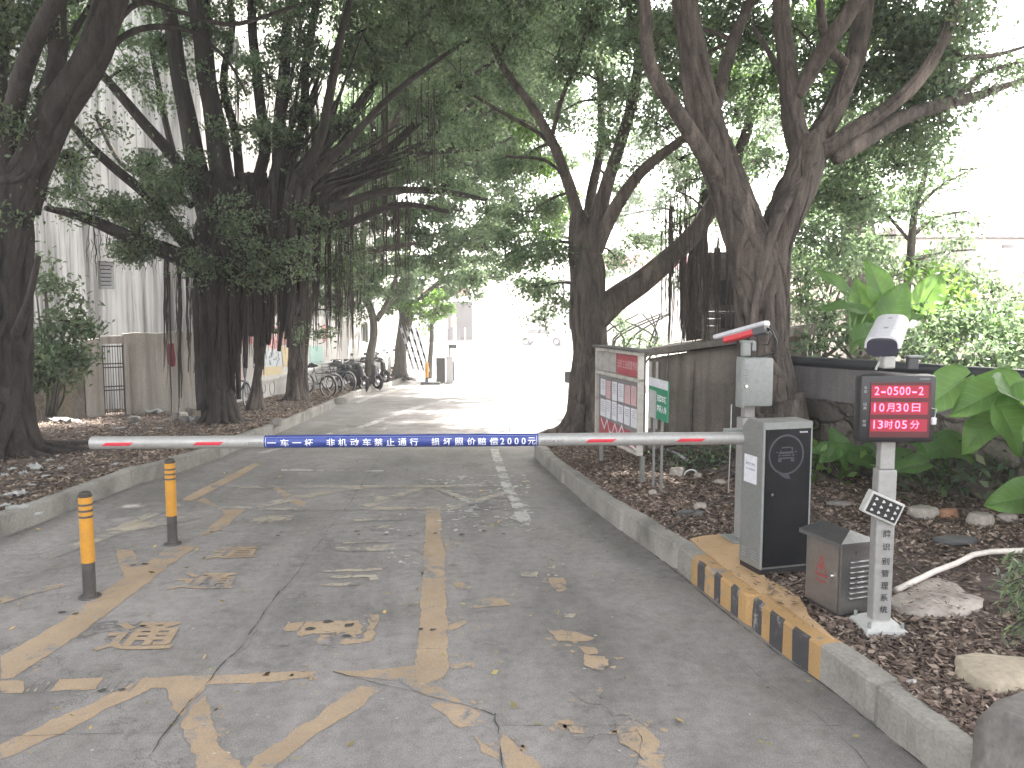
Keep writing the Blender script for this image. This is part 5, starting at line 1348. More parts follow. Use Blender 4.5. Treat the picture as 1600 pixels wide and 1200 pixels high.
rock('stone', 'dark slab lying in the mulch left of the barrier cabinet', 'stone', 1078, 803, (.24, .13, .04), M_DGREY, .1, 12)
rock('stone', 'white stone near the foot of the shed', 'stone', 1058, 742, (.16, .1, .1), M_ROCK, .1, 14)
for i, (px, py) in enumerate([(1048, 727), (1110, 735), (1090, 745), (1125, 757), (1020, 775)]):
    rock('stone', 'small pale stone among the debris before the shed', 'stone', px, py, (.10, .07, .06), M_ROCK, i, 20+i, group='small stones before the shed', sub=2)
# white hose
pv = [(1640, 855, .10), (1600, 860, .10), (1548, 862, .09), (1520, 867, .08), (1495, 880, .07), (1460, 893, .06), (1425, 910, .05), (1400, 922, .04)]
mb = MB(); mb.tube([G(px, py, SOIL+z) for px, py, z in pv], .017, 10); o_ = mb.build('plastic_pipe', M_PVC, smooth=True, origin=tuple(G(1400, 922, SOIL))); tag(o_, 'pinkish white plastic pipe rising from the pale rock to the right', 'pipe')
mb = MB(); mb.tube([G(px, py, SOIL+.02) for px, py in [(1040, 702), (1060, 710), (1078, 722)]], .02, 8); tag(mb.build('plastic_pipe', M_WPL, smooth=True, origin=tuple(G(1060, 710, SOIL))), 'short white pipe on the ground before the shed', 'pipe')
mb = MB(); mb.tube([G(px, py, SOIL+z) for px, py, z in [(1030, 700, .05), (1070, 695, .12), (1110, 705, .10), (1150, 730, .03)]], .008, 6); tag(mb.build('loose_cable', M_BLK, smooth=True, origin=tuple(G(1070, 700, SOIL))), 'thin dark cable arching over debris before the shed', 'cable')
mb = MB(); mb.torus(G(1080, 745, SOIL+.0), (.2, 1, 0), .07, .008, 16, 6, arc=(-1.4, 1.4)); tag(mb.build('plastic_hoop', M_WPL, smooth=True, origin=tuple(G(1080, 745, SOIL))), 'white plastic hoop sticking out of the debris', 'hoop')
for i, (px, py, w_) in enumerate([(1425, 1070, .07)]):
    rock('plastic_scrap', 'white crumpled plastic scrap behind the kerb', 'litter', px, py, (.075, .035, .03), M_PLAS, .3, 31, sub=2)
for i, (px, py, L_b, a_) in enumerate([(1300, 735, .5, -.15), (1400, 780, .7, -.25), (1420, 720, .1, 0)][:2]):
    pass
# litter on the left bed
def scrap(px, py, sz, label, group=None, m=None, seed=0):
    p = G(px, py, SOIL); n = 6; mb = MB()
    for i in range(n+1):
        for j in range(n+1):
            u_, v_ = i/n-.5, j/n-.5; q_ = Vector((u_*3+seed, v_*3, seed))
            mb.v.append((u_*sz[0]*(1+.3*noise.noise(q_)), v_*sz[1]*(1+.3*noise.noise(q_+Vector((3, 0, 0)))), sz[2]*(.5+.9*noise.noise(q_*1.6))+.01))
    for i in range(n):
        for j in range(n): a_ = i*(n+1)+j; mb.f.append((a_, a_+n+1, a_+n+2, a_+1)); mb.m.append(0)
    o = mb.build('litter_scrap', m or M_PLAS, fix=False); s_ = o.modifiers.new('s', 'SOLIDIFY'); s_.thickness = .004
    o.location = (p.x, p.y, soil_z(p.x, p.y)+.012); o.rotation_euler = (random.uniform(-.1, .2), 0, random.uniform(0, 3)); return tag(o, label, 'litter', group)
scrap(101, 661, (.50, .26, .08), 'large pale plastic sheet on the rubble left of the doorway', seed=1)
scrap(55, 733, (.34, .10, .03), 'long white scrap on the dark soil by the near left trunk', seed=2)
scrap(33, 778, (.12, .10, .04), 'crumpled pale scrap near the left kerb', seed=3)
scrap(37, 748, (.08, .06, .05), 'white paper ball among the litter by the near left tree', seed=4)
scrap(18, 712, (.12, .12, .06), 'square white scrap at the foot of the near left tree', seed=5)
scrap(238, 648, (.45, .28, .10), 'pale crumpled sack in front of the doorway wall', seed=6)
scrap(188, 673, (.18, .10, .05), 'white scrap on the brown leaves below the doorway', seed=7)
scrap(303, 660, (.16, .10, .09), 'white lump at the foot of the big banyan', seed=8)
scrap(28, 798, (.16, .10, .03), 'torn paper scrap next to the left kerb', seed=9)
gl = 'small white scraps scattered on the left bed'
for i, (px, py) in enumerate([(8, 745), (72, 752), (60, 745), (12, 780), (50, 765), (78, 722), (6, 700), (120, 678), (130, 665), (180, 730), (150, 700), (95, 735), (5, 795), (140, 712), (204, 735), (250, 672), (215, 664), (270, 655), (390, 645), (446, 628), (60, 805), (20, 735)]):
    scrap(px, py, (random.uniform(.05, .11), random.uniform(.03, .07), .02), 'small white scrap lying on the left bed', gl, seed=20+i)
gr_ = 'rubble stones heaped against the left wall'
for i in range(34):
    px = random.uniform(75, 160) if i < 26 else random.uniform(195, 310); py = 600+ (640-600)*random.random()+ (px-75)*.1 if i < 26 else random.uniform(648, 662)
    py = max(632, py)
    rock('rubble_stone', 'grey brown rubble stone heaped against the left wall' if i < 26 else 'small rubble stone on the ground before the doorway wall', 'stone', px, py, (random.uniform(.12, .32), random.uniform(.12, .25), random.uniform(.08, .2)), random.choice([M_ROCKD, M_STONE, M_WALLC]), random.random()*3, 40+i, group=gr_ if i < 26 else 'rubble stones before the doorway wall', sub=2, off=random.uniform(0, .25) if i < 26 else 0)
rock('kerb_stone', 'broken kerb block lying on the left kerb beside the banyan', 'stone', 433, 664, (.20, .15, .12), M_KERB, .3, 90, off=.0)
rock('kerb_stone', 'broken kerb block lying farther along the left kerb', 'stone', 533, 630, (.30, .2, .15), M_KERB, .3, 91, off=.0)
mb = MB(); p = P(268, 555, 14.3)
for k_ in range(5): mb.add([(0, 0, 0)], [])
rock_ = rock('cloth_bundle', 'dark red cloth bundle hanging among the banyan roots', 'cloth', 270, 640, (.13, .11, .42), plain('dark_red_cloth', (.16, .03, .04), .9), 0, 55); rock_.location = p
# debris: branches on the ground
for i, (p0, p1, lab) in enumerate([((1272, 735), (1345, 745), 'pale root running over the mulch behind the barrier'), ((1395, 768), (1450, 785), 'thin fallen branch right of the floodlight'), ((1030, 855-20), (1100, 790), 'thin twig on the mulch by the shed'), ((1085, 800), (1150, 770), 'long thin stick left of the barrier cabinet')]):
    a_, b_ = G(*p0, SOIL+.02), G(*p1, SOIL+.02); mb = MB(); m_ = a_.lerp(b_, .5)+Vector((.03, 0, .02)); mb.tube([a_, m_, b_], [.03, .022, .012] if i == 0 else [.012, .010, .004], 7)
    tag(mb.build('fallen_branch', M_BARK, smooth=True, origin=tuple(a_)), lab, 'branch')
# ================= TREES =================
def catmull(pts, rad, sub=5):
    P_ = [Vector(p) for p in pts]; n = len(P_)
    if n < 3: 
        return [P_[0].lerp(P_[-1], i/sub) for i in range(sub+1)], [rad[0]+(rad[-1]-rad[0])*i/sub for i in range(sub+1)]
    op, orr = [], []
    for i in range(n-1):
        p0 = P_[max(i-1, 0)]; p1 = P_[i]; p2 = P_[i+1]; p3 = P_[min(i+2, n-1)]
        for k_ in range(sub):
            t = k_/sub; t2 = t*t; t3 = t2*t
            op.append(.5*((2*p1)+(p2-p0)*t+(2*p0-5*p1+4*p2-p3)*t2+(-p0+3*p1-3*p2+p3)*t3)); orr.append(rad[i]+(rad[i+1]-rad[i])*t)
    op.append(P_[-1]); orr.append(rad[-1]); return op, orr
def leaf_mesh(name, C, size, mat, parent, org, upb=.6, asp=.5, droop=.35):
    n = len(C)
    L = size*rng.uniform(.65, 1.25, n)[:, None]
    d = rng.normal(size=(n, 3)); d[:, 2] -= droop; d /= np.linalg.norm(d, axis=1)[:, None]
    up = rng.normal(size=(n, 3)); up[:, 2] += upb*2; 
    w = np.cross(d, up); w /= np.linalg.norm(w, axis=1)[:, None]+1e-9
    nn = np.cross(w, d)
    C = C-np.array(org)
    v0 = C-d*L*.5; v2 = C+d*L*.5-nn*L*.10; v1 = C+w*L*asp*.5+nn*L*.10-d*L*.04; v3 = C-w*L*asp*.5+nn*L*.10-d*L*.04
    V = np.stack([v0, v1, v2, v3], 1).reshape(-1, 3).astype(np.float32)
    me = bpy.data.meshes.new(name); me.vertices.add(4*n); me.vertices.foreach_set('co', V.ravel())
    me.loops.add(4*n); me.loops.foreach_set('vertex_index', np.arange(4*n, dtype=np.int32))
    me.polygons.add(n); me.polygons.foreach_set('loop_start', np.arange(0, 4*n, 4, dtype=np.int32))
    me.materials.append(mat); me.update(calc_edges=True)
    o = bpy.data.objects.new(name, me); COL.objects.link(o)
    if parent: o.parent = parent
    else: o.location = org
    return o
NLEAF = [0]
class Tree:
    def __init__(s, label, base_px, mat, group='banyan trees along the road', d=None, off=SOIL, name='banyan_tree', cat='tree', base=None):
        if base is not None: b = Vector(base)
        else:
            b = G(base_px[0], base_px[1], off) if d is None else P(base_px[0], 600, d)
            b.z = gz(b.y)+off-.04 if off is not None else b.z
        s.base = b; s.d = depth(b); s.root = thing(name, label, cat, b, 0, group); s.mat = mat
        s.tr = MB(); s.br = MB(); s.nodes = []; s.leaves = {}
        s.rt = MB()
    def pt(s, px, py, dd=0): return P(px, py, s.d+dd)
    def limb(s, pts, flute=0, strands=0, thin=False, sub=5, n=None):
        """pts: (px, py, depth offset, radius in px)"""
        W = [s.pt(p[0], p[1], p[2]) for p in pts]; Rd = [p[3]*(s.d+p[2])/FPX for p in pts]
        return s.wlimb(W, Rd, flute, strands, sub, n)
    def wlimb(s, W, Rd, flute=0, strands=0, sub=5, n=None):
        C, Rr = catmull(W, Rd, sub)
        # small irregular wander
        C = [c+Vector((noise.noise(c*1.3), noise.noise(c*1.3+Vector((9, 0, 0))), 0))*min(r_*.5, .05) for c, r_ in zip(C, Rr)]
        mx = max(Rr); nn = n or (22 if mx > .18 else 12 if mx > .07 else 7)
        sd_ = random.random()*50
        fl = None
        if flute:
            fl = lambda i, th, p: 1+flute*(.55*noise.noise(Vector((math.cos(th)*2.2+sd_, math.sin(th)*2.2, p.z*.55)))+.6*noise.noise(Vector((math.cos(th)*5+sd_, math.sin(th)*5, p.z*.8)))+.25*math.sin(th*5+p.z*1.3+sd_))
        (s.tr if mx > .05 else s.br).tube(C, Rr, nn, flute=fl)
        for c, r_ in zip(C, Rr): s.nodes.append((c, r_))
        for k_ in range(strands):
            a0 = random.random()*6.28; tw = random.uniform(-.9, .9); rr = mx*random.uniform(.10, .22); ia = 0 if random.random() < .6 else random.randint(0, max(0, len(C)//2)); ib = random.randint(max(ia+4, len(C)//2), len(C)-1) if len(C) > 6 else len(C)-1
            pts_ = []; rad_ = []
            for i in range(ia, ib):
                t = (C[min(i+1, len(C)-1)]-C[max(i-1, 0)]).normalized(); a_ = Vector((1, 0, 0)); u = (a_-t*a_.dot(t)).normalized(); w_ = t.cross(u)
                th = a0+tw*(i-ia)*.22+.35*noise.noise(Vector((i*.3, k_, sd_))); pts_.append(C[i]+(u*math.cos(th)+w_*math.sin(th))*Rr[i]*.97); rad_.append(rr*(1-.5*(i-ia)/max(1, ib-ia)))
            if len(pts_) > 3: s.tr.tube(pts_, rad_, 7)
        return C, Rr
    def flare(s, r, k=9, reach=2.2, h=.5):
        for i in range(k):
            a_ = 2*math.pi*(i+random.uniform(-.3, .3))/k; rr = r*reach*random.uniform(.7, 1.15); d_ = Vector((math.cos(a_), math.sin(a_), 0))
            b = s.base; p = [b+d_*r*.55+Vector((0, 0, h*random.uniform(.8, 1.4))), b+d_*r*.85+Vector((0, 0, h*.4)), b+d_*r*1.25+Vector((0, 0, h*.13)), b+d_*rr+Vector((random.uniform(-.1, .1), random.uniform(-.1, .1), .03)), b+d_*rr*1.4+Vector((random.uniform(-.2, .2), random.uniform(-.2, .2), -.04))]
            C, Rr = catmull(p, [r*.22, r*.27, r*.22, r*.13, r*.04], 5); s.tr.tube(C, Rr, 8)
    def blob(s, c, rad, lai=1.5, size=None, mat='leaf', sq=.75, hub=True, twig=True):
        """foliage clump centred on c (world)"""
        d = max(3, depth(c)); size = size or .070*max(1, d/11)
        N = int(lai*6.28*rad*rad/(size*size*.25)); K = max(6, int(18*(rad/1.0)**1.6)); 
        cl = rng.normal(size=(K, 3)); cl /= np.linalg.norm(cl, axis=1)[:, None]; cl *= (rng.uniform(0, 1, (K, 1))**.45)*rad; cl[:, 2] *= sq
        cw = cl+np.array(c)
        if hub and s.nodes:
            best = min(s.nodes, key=lambda q_: (q_[0]-c).length+ (0 if q_[0].z < c.z+.3 else .8)); p0 = best[0]; L = (c-p0).length
            r0 = min(best[1]*.7, .012+.012*L+.01*rad); mid = p0.lerp(c, .5)+Vector((random.uniform(-.1, .1)*L, random.uniform(-.1, .1)*L, .10*L))
            C, Rr = catmull([p0, mid, c], [r0, r0*.75, r0*.5], 5); s.br.tube(C, Rr, 6)
            for c_, r_ in zip(C[3:], Rr[3:]): s.nodes.append((c_, r_))
        if twig:
            for q_ in cw[:min(K, 26)]:
                q_ = Vector(q_); m_ = c.lerp(q_, .5)+Vector((0, 0, .08*rad)); s.br.tube([c, m_, q_], [.012+.004*rad, .009, .004], 4, cap=False)
        per = max(1, N//K); sg = max(.14, rad*.17)
        C = np.repeat(cw, per, 0)+rng.normal(size=(K*per, 3))*np.array([sg, sg, sg*.62])
        s.leaves.setdefault((mat, round(size, 3)), []).append(C); NLEAF[0] += len(C)
    def pblobs(s, L, lai=1.5, mat='leaf', size=None, **kw):
        for b in L:
            dd = b[3] if len(b) > 3 else 0; dep = s.d+dd; s.blob(P(b[0], b[1], dep), b[2]*dep/FPX, (b[4] if len(b) > 4 else lai)*(.8 if b[1] < 230 and b[0] < 1000 else 1), size, mat, **kw)
    def roots(s, x0, x1, yt, yb, n, dd=(0, 0), r=1.0, jit=30, clumpy=True):
        """hanging aerial roots between image heights yt and yb"""
        for i in range(n):
            x = random.uniform(x0, x1)
            if clumpy: x = x+8*math.sin(x*.35)
            de = random.uniform(*dd); a_ = s.pt(x, yt+random.uniform(-jit, jit), de); b = s.pt(x+random.uniform(-3, 3), yb+random.uniform(-jit*2, jit), de)
            if b.z < gz(b.y)+SOIL: b.z = gz(b.y)+SOIL
            if b.z > a_.z-.1: continue
            m = 6; pts = [a_.lerp(b, k_/m)+Vector((random.uniform(-.02, .02), random.uniform(-.02, .02), 0)) for k_ in range(m+1)]
            rr = r*random.uniform(.003, .009)*(2.4 if random.random() < .08 else 1); s.rt.tube(pts, [rr, rr, rr, rr*.9, rr*.8, rr*.6, rr*.3], 4, cap=False)
    def done(s, mats=None):
        o3 = tuple(s.base); M_ = {'leaf': M_LEAF, 'dark': M_LEAFD, 'light': M_LEAFL}
        if s.tr.v: s.tr.build('trunk', s.mat, s.root, smooth=True, origin=o3, fix=False)
        if s.br.v: s.br.build('branches', s.mat, s.root, smooth=True, origin=o3, fix=False)
        if s.rt.v: tag(s.rt.build('aerial_roots', M_ROOT, s.root, smooth=True, origin=o3, fix=False), kind='stuff')
        for (m, size), L in s.leaves.items():
            leaf_mesh('crown', np.concatenate(L), size, M_[m], s.root, o3)
# --- near left tree ---
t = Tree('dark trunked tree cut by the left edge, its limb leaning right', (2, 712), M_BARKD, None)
t.limb([(2, 716, 0, 62), (0, 690, 0, 50), (2, 600, 0, 38), (0, 500, 0, 37), (4, 400, 0, 37), (16, 320, 0, 34), (40, 275, 0, 27), (80, 190, -.2, 24), (140, 100, -.4, 21), (180, 0, -.6, 18), (205, -90, -.8, 15), (240, -190, -1, 10)], .22, 12)
t.limb([(0, 400, 0, 30), (-24, 250, .2, 26), (-12, 100, .3, 22), (0, -60, .4, 18), (20, -160, .5, 12)], .2, 3)
t.limb([(70, 205, -.1, 15), (86, 110, .2, 13), (92, 0, .3, 12), (95, -110, .3, 9)], .15)
t.limb([(5, 330, 0, 20), (20, 180, -.3, 15), (58, 60, -.8, 13), (95, -10, -1.1, 11), (130, -80, -1.4, 8)], .15)
t.limb([(163, 82, -.4, 5), (205, 50, -.1, 5), (260, 42, .2, 4.5), (310, 55, .6, 3.5), (360, 100, 1, 2.4), (385, 150, 1.2, 1.5)])
t.limb([(166, 60, -.5, 5), (215, 5, -.3, 4.5), (280, 18, 0, 4), (360, 38, .4, 3.5), (430, 20, .8, 3), (470, 5, 1, 2)])
t.limb([(58, 150, 0, 6), (110, 60, .4, 5), (140, 10, .6, 4), (170, -40, .8, 3)])
t.limb([(10, 560, 0, 12), (40, 480, -.3, 6), (60, 400, -.4, 4)])
t.flare(.36, 12, 2.6, .8)
t.pblobs([(-20, 80, 90, .3), (20, 190, 60, -.2), (10, 20, 80, 0), (60, 50, 55, .6), (110, 250, 34, .4, .9), (90, 30, 50, 1), (40, 110, 40, 1, 1), (160, 200, 30, 1, .8), (120, 130, 34, 1.2, .7), (190, -60, 100, 0), (70, -70, 110, 0), (0, 330, 40, -.1, 1), (60, 300, 30, .2, .8)], 1.5, 'dark')
t.pblobs([(140, 40, 38, 2.2, 1.3)], 1.4, 'light')
t.done()
# --- big banyan ---
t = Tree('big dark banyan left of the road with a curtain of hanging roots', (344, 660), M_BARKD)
t.limb([(344, 668, 0, 30), (342, 645, 0, 21), (338, 580, 0, 16), (340, 500, 0, 18), (348, 430, 0, 34), (352, 370, 0, 48), (350, 320, 0, 36), (335, 270, 0, 20)], .34, 26)
t.limb([(350, 600, .2, 6), (356, 550, .25, 9), (372, 490, .3, 15), (396, 450, .3, 32), (408, 390, .3, 42), (430, 340, .2, 34), (448, 300, .1, 18)], .34, 16)
t.limb([(318, 640, -.2, 10), (314, 560, -.2, 8), (318, 480, -.2, 12), (322, 400, -.1, 18), (322, 330, 0, 14), (300, 270, 0, 10)], .25, 6)
t.limb([(470, 440, .6, 8), (462, 400, .5, 14), (452, 360, .4, 20), (446, 310, .3, 14)], .25, 5)
for L in [
 [(326, 340, 0, 18), (300, 220, 0, 15), (275, 90, -.1, 12), (262, 0, -.2, 10), (252, -100, -.4, 8)],
 [(352, 330, 0, 18), (338, 220, .1, 16), (318, 90, .1, 13), (300, -20, 0, 11), (290, -120, 0, 8)],
 [(366, 340, .2, 10), (352, 240, .4, 9), (330, 120, .5, 8), (322, 0, .6, 6), (315, -90, .6, 5)],
 [(378, 335, .3, 8), (372, 230, .5, 7), (350, 130, .6, 6), (362, 40, .8, 5), (350, -50, 1, 4)],
 [(388, 330, .3, 10), (412, 240, .4, 9), (405, 140, .5, 8), (392, 20, .7, 7), (398, -90, .8, 5)],
 [(322, 430, -.2, 18), (272, 398, -.7, 14), (205, 372, -1.3, 11), (135, 340, -1.9, 8), (70, 325, -2.4, 4)],
 [(318, 410, -.1, 12), (266, 350, -.5, 11), (225, 300, -1, 8), (160, 245, -1.4, 7), (100, 180, -1.8, 4)],
 [(322, 330, -.1, 10), (282, 258, -.2, 10), (216, 180, -.6, 8), (155, 112, -1, 6), (95, 40, -1.4, 4)],
 [(300, 320, -.1, 7), (250, 285, .2, 5), (190, 255, .5, 4), (150, 180, .6, 3)],
 [(286, 300, 0, 6), (262, 210, .2, 5), (240, 100, .4, 4), (232, 20, .5, 3)],
 [(446, 320, .3, 13), (434, 230, .4, 10), (442, 120, .6, 9), (452, 0, .8, 7), (470, -100, 1, 5)],
 [(450, 315, .3, 12), (490, 250, .6, 9), (546, 180, 1, 7), (602, 108, 1.4, 5.5), (662, 38, 1.8, 4), (700, -40, 2, 3)],
 [(455, 322, .3, 11), (520, 288, .8, 9), (600, 238, 1.4, 7), (700, 150, 2, 5), (780, 90, 2.6, 3)],
 [(458, 335, .4, 11), (540, 296, 1, 9), (640, 242, 1.6, 6), (750, 232, 2.2, 4), (800, 215, 2.6, 2)],
 [(460, 345, .4, 10), (520, 325, .6, 8), (600, 300, 1, 6.5), (680, 298, 1.6, 5), (760, 312, 2.2, 3)],
 [(462, 350, .4, 8), (540, 350, .2, 6), (620, 320, -.2, 5), (700, 330, -.6, 3)],
 [(458, 320, .3, 9), (500, 220, .2, 8), (520, 120, .2, 7), (545, 0, .2, 5), (560, -80, .2, 4)],
 [(462, 310, .3, 8), (540, 225, 0, 6), (610, 150, -.4, 5), (690, 90, -.8, 3.5), (740, 60, -1, 2)],
 [(430, 320, .5, 8), (470, 200, .8, 7), (480, 90, 1, 6), (500, -20, 1.2, 5)],
 [(470, 340, .5, 7), (580, 270, 1.2, 6), (680, 210, 1.8, 4), (740, 160, 2.2, 2.5)],
]: t.limb(L, .12)
t.flare(.25, 13, 1.8, .5)
t.pblobs([(250, 330, 62, -.8), (205, 385, 52, -1.2, 1.3), (150, 330, 55, -1.7, 1.2), (110, 260, 40, -1.8, .5), (300, 270, 45, -.4, 1), (230, 260, 42, -.7, .9), (330, 400, 46, -.9, .5), (398, 380, 56, -.7, .6), (350, 330, 40, -.9, .4), (440, 400, 54, -.7, .75), (480, 350, 44, .1, .8), (400, 430, 40, -.8, .6), (520, 420, 40, .6, 1.1), (540, 380, 40, .9, 1), (300, 420, 26, -.8, .6)], 1.7, 'dark')
t.pblobs([(420, 120, 62, .2, 1.2), (470, 60, 70, .6, 1.3), (380, 200, 46, .1, 1), (340, 130, 40, .2, .7), (520, 110, 58, .8, 1.1), (560, 50, 72, 1, 1.3), (420, 230, 44, .2, .9), (330, 40, 55, .5, 1.3), (250, 60, 55, 0, 1.4), (210, 110, 40, -.4, 1), (180, 60, 40, -.5, 1.2), (250, 160, 36, 0, .6), (480, 210, 50, .9, 1.5), (540, 200, 45, 1.2, 1.2), (600, 120, 55, 1.4), (640, 60, 66, 1.6), (660, 170, 50, 1.8, 1.5), (720, 120, 58, 2.2, 1.5), (700, 220, 50, 2.0, 1.5), (620, 260, 40, 1.4, 1.2), (700, 290, 46, 1.9, 1.4), (760, 330, 40, 2.3, 1.2), (560, 260, 30, 1, .7), (480, 280, 28, .6, .7), (400, -60, 120, .6), (250, -70, 110, .2), (560, -70, 120, 1)], 1.6, 'leaf')
for k_ in range(26):
    x0 = random.uniform(318, 478); x1 = x0+(x0-400)*random.uniform(-.35, -.05); y1 = random.uniform(470, 560) if x0 > 385 else random.uniform(520, 640)
    t.limb([(x1, y1, random.uniform(-.3, .2), 3), (x0*.6+x1*.4, 440, random.uniform(-.35, .3), random.uniform(4, 7)), (x0, 380, random.uniform(-.35, .3), random.uniform(5, 9)), (x0+random.uniform(-8, 8), 320, random.uniform(-.3, .3), random.uniform(4, 8)), (x0+(x0-400)*.25, 270, random.uniform(-.3, .3), 3)], .2)
for k_ in range(34):
    x0 = random.uniform(405, 478); u_ = random.random(); e_x = x0+40+u_*random.uniform(120, 290); e_y = 330-(1-u_)*random.uniform(180, 360)-u_*random.uniform(0, 150); zz = random.uniform(-.3, 1.4)
    t.limb([(x0, 345, .3, random.uniform(3.5, 6)), (x0+(e_x-x0)*.25, 330+(e_y-330)*.3-6, .3+zz*.3, random.uniform(3, 5)), (x0+(e_x-x0)*.6, 330+(e_y-330)*.62, .4+zz*.7, random.uniform(2, 3.2)), (e_x, e_y, .5+zz, 1.2)])
t.roots(318, 480, 330, 500, 120, (-.45, -.1), 1.7, 40); t.roots(320, 420, 420, 560, 90, (-.4, -.1), 1.6, 30); t.roots(480, 700, 140, 330, 90, (.6, 2.4), 1.1); t.roots(330, 470, 100, 300, 40, (.2, .8), .9)
t.roots(252, 300, 405, 585, 26, (-.8, -.3)); t.roots(262, 275, 420, 640, 5, (-.6, -.5), 2.6, 10); t.roots(300, 322, 420, 600, 14, (-.4, .3))
t.roots(372, 425, 400, 530, 90, (-.2, .7), 1.3); t.roots(425, 478, 380, 500, 60, (-.1, .7), 1.2); t.roots(378, 404, 430, 585, 34, (0, .4), 1.6, 14)
t.roots(470, 560, 330, 520, 110, (.2, 2.2), 1.3); t.roots(560, 640, 300, 420, 50, (.8, 2.4)); t.roots(440, 640, 200, 330, 70, (.5, 2.4), 1)
t.roots(140, 250, 360, 420, 30, (-1.4, -.8), .8, 15); t.roots(326, 354, 380, 600, 24, (-.3, -.22), 1.6)
t.done()
# --- small rooted trunk ---
t = Tree('slender leaning tree standing on splayed roots right of the big banyan', (396, 641), M_BARK)
t.limb([(396, 644, 0, 8), (402, 600, 0, 4), (408, 550, 0, 5.5), (418, 500, 0, 8), (430, 450, .1, 16), (440, 400, .2, 14), (448, 340, .3, 10)], .3, 8)
for k_ in range(10):
    x = 383+k_*3.1; t.limb([(408+random.uniform(-4, 4), 560+random.uniform(-30, 20), random.uniform(-.12, .12), 2), (401+(x-396)*.4, 600, random.uniform(-.15, .15), 2.2), (x, 643, random.uniform(-.3, .3), 3)])
t.pblobs([(440, 380, 46, .5), (500, 420, 40, 1, 1.1), (470, 450, 30, .6, .8), (430, 520, 16, .2, .6), (415, 440, 30, .2, .9)], 1.5, 'leaf'); t.roots(425, 470, 430, 530, 30, (0, .5), 1); t.done()
# --- stout tree ---
t = Tree('stout brown tree with flared roots beside the parked bicycles', (463, 626), M_BARK)
t.limb([(462, 632, 0, 22), (463, 616, 0, 15.5), (465, 580, 0, 12.5), (468, 540, 0, 12.5), (472, 490, 0, 15), (472, 440, 0, 19), (472, 380, 0, 18), (478, 320, 0, 15), (498, 250, .2, 11), (520, 160, .4, 8)], .22, 14)
t.limb([(476, 400, 0, 12), (520, 340, .4, 10), (590, 300, .8, 8), (660, 270, 1.2, 6), (730, 250, 1.6, 4)]); t.limb([(478, 440, 0, 8), (530, 400, -.4, 6), (590, 390, -.8, 5), (650, 380, -1, 3)])
t.limb([(476, 360, 0, 9), (540, 300, -.3, 7), (610, 200, -.6, 5), (650, 110, -.8, 3)])
t.flare(.24, 11, 2.0, .5)
t.pblobs([(560, 330, 46, .6), (600, 290, 44, .9), (650, 330, 50, 1), (520, 400, 44, .2), (600, 410, 46, 0), (560, 450, 34, 0, 1.2), (650, 400, 46, .6), (680, 250, 46, 1.2), (720, 330, 52, 1.4), (700, 390, 50, 1.2), (500, 470, 34, .3, 1.2), (540, 490, 22, .3, .8), (620, 350, 46, 1), (740, 260, 40, 1.5), (760, 390, 44, 1.6), (470, 520, 22, -.4, .7), (500, 520, 18, -.2, .8)], 1.5, 'leaf'); [t.blob(Vector((x_, y_, 8.6+random.uniform(-.4, .6))), 1.8, 1.7, .14, 'leaf', sq=.5) for x_ in (-.8, 1, 2.7) for y_ in (17.5, 19.8, 22, 24.5)]; t.roots(505, 560, 430, 540, 46, (.1, .9), 1.5); t.roots(560, 640, 380, 470, 30, (.2, 1.2)); t.done()  # high world-placed clumps are added to shade the left of the road
# --- three farther trees on the left ---
t = Tree('thin bent tree between the parked scooters', (578, 586), M_BARKG, d=29.5)
t.limb([(577, 588, 0, 9), (578, 560, 0, 6), (583, 530, 0, 5.8), (584, 505, 0, 5.8), (578, 480, 0, 5.8), (568, 450, 0, 5), (566, 410, 0, 6), (570, 350, 0, 4)], .12, 3)
t.limb([(588, 500, 0, 5), (606, 470, .3, 4), (620, 430, .6, 3)]); t.flare(.2, 6, 2, .3)
t.pblobs([(560, 430, 34), (590, 400, 38), (610, 460, 24, .5), (560, 480, 22, -.3, 1), (640, 440, 34, .8), (560, 500, 14, 0, .7)], 1.6, 'leaf'); [t.blob(Vector((x_, y_, 8.2+random.uniform(-.4, .6))), 1.9, 1.7, .2, 'leaf', sq=.5) for x_ in (-2.6, -.4, 1.8) for y_ in (27, 29.8, 32.5)]; t.done()  # upper clumps added to hold sun off the mural wall and far road
t = Tree('straight trunked tree with a low bright crown near the far barrier', (627, 584), M_BARKG, d=32)
t.limb([(625, 587, 0, 14), (625, 570, 0, 9.5), (627, 540, 0, 8.5), (632, 510, 0, 9.5), (634, 490, 0, 11), (628, 460, 0, 8), (634, 420, 0, 6), (640, 370, 0, 4)], .15, 4)
t.limb([(635, 500, 0, 7), (655, 470, .4, 5), (690, 440, 1, 4), (730, 420, 1.6, 2)]); t.flare(.25, 9, 2.0, .4)
t.pblobs([(620, 462, 32), (660, 462, 30, .5), (600, 476, 18), (690, 430, 40, 1), (640, 420, 44), (730, 420, 40, 1.6), (740, 460, 18, 1.6, .8)], 1.5, 'leaf')
t.pblobs([(660, 486, 22, -.6), (688, 470, 22, 0), (640, 480, 20, -.5), (690, 490, 16, .3)], 1.5, 'light'); t.done()
t = Tree('thinnest sapling just left of the far barrier', (672, 592), M_BARKG, d=34)
t.limb([(670, 594, 0, 5), (672, 560, 0, 4), (674, 530, 0, 3.5), (676, 500, 0, 3), (686, 470, 0, 2)]); t.pblobs([(680, 496, 16), (694, 480, 18), (670, 510, 12, 0, .8)], 1.4, 'light'); t.done()
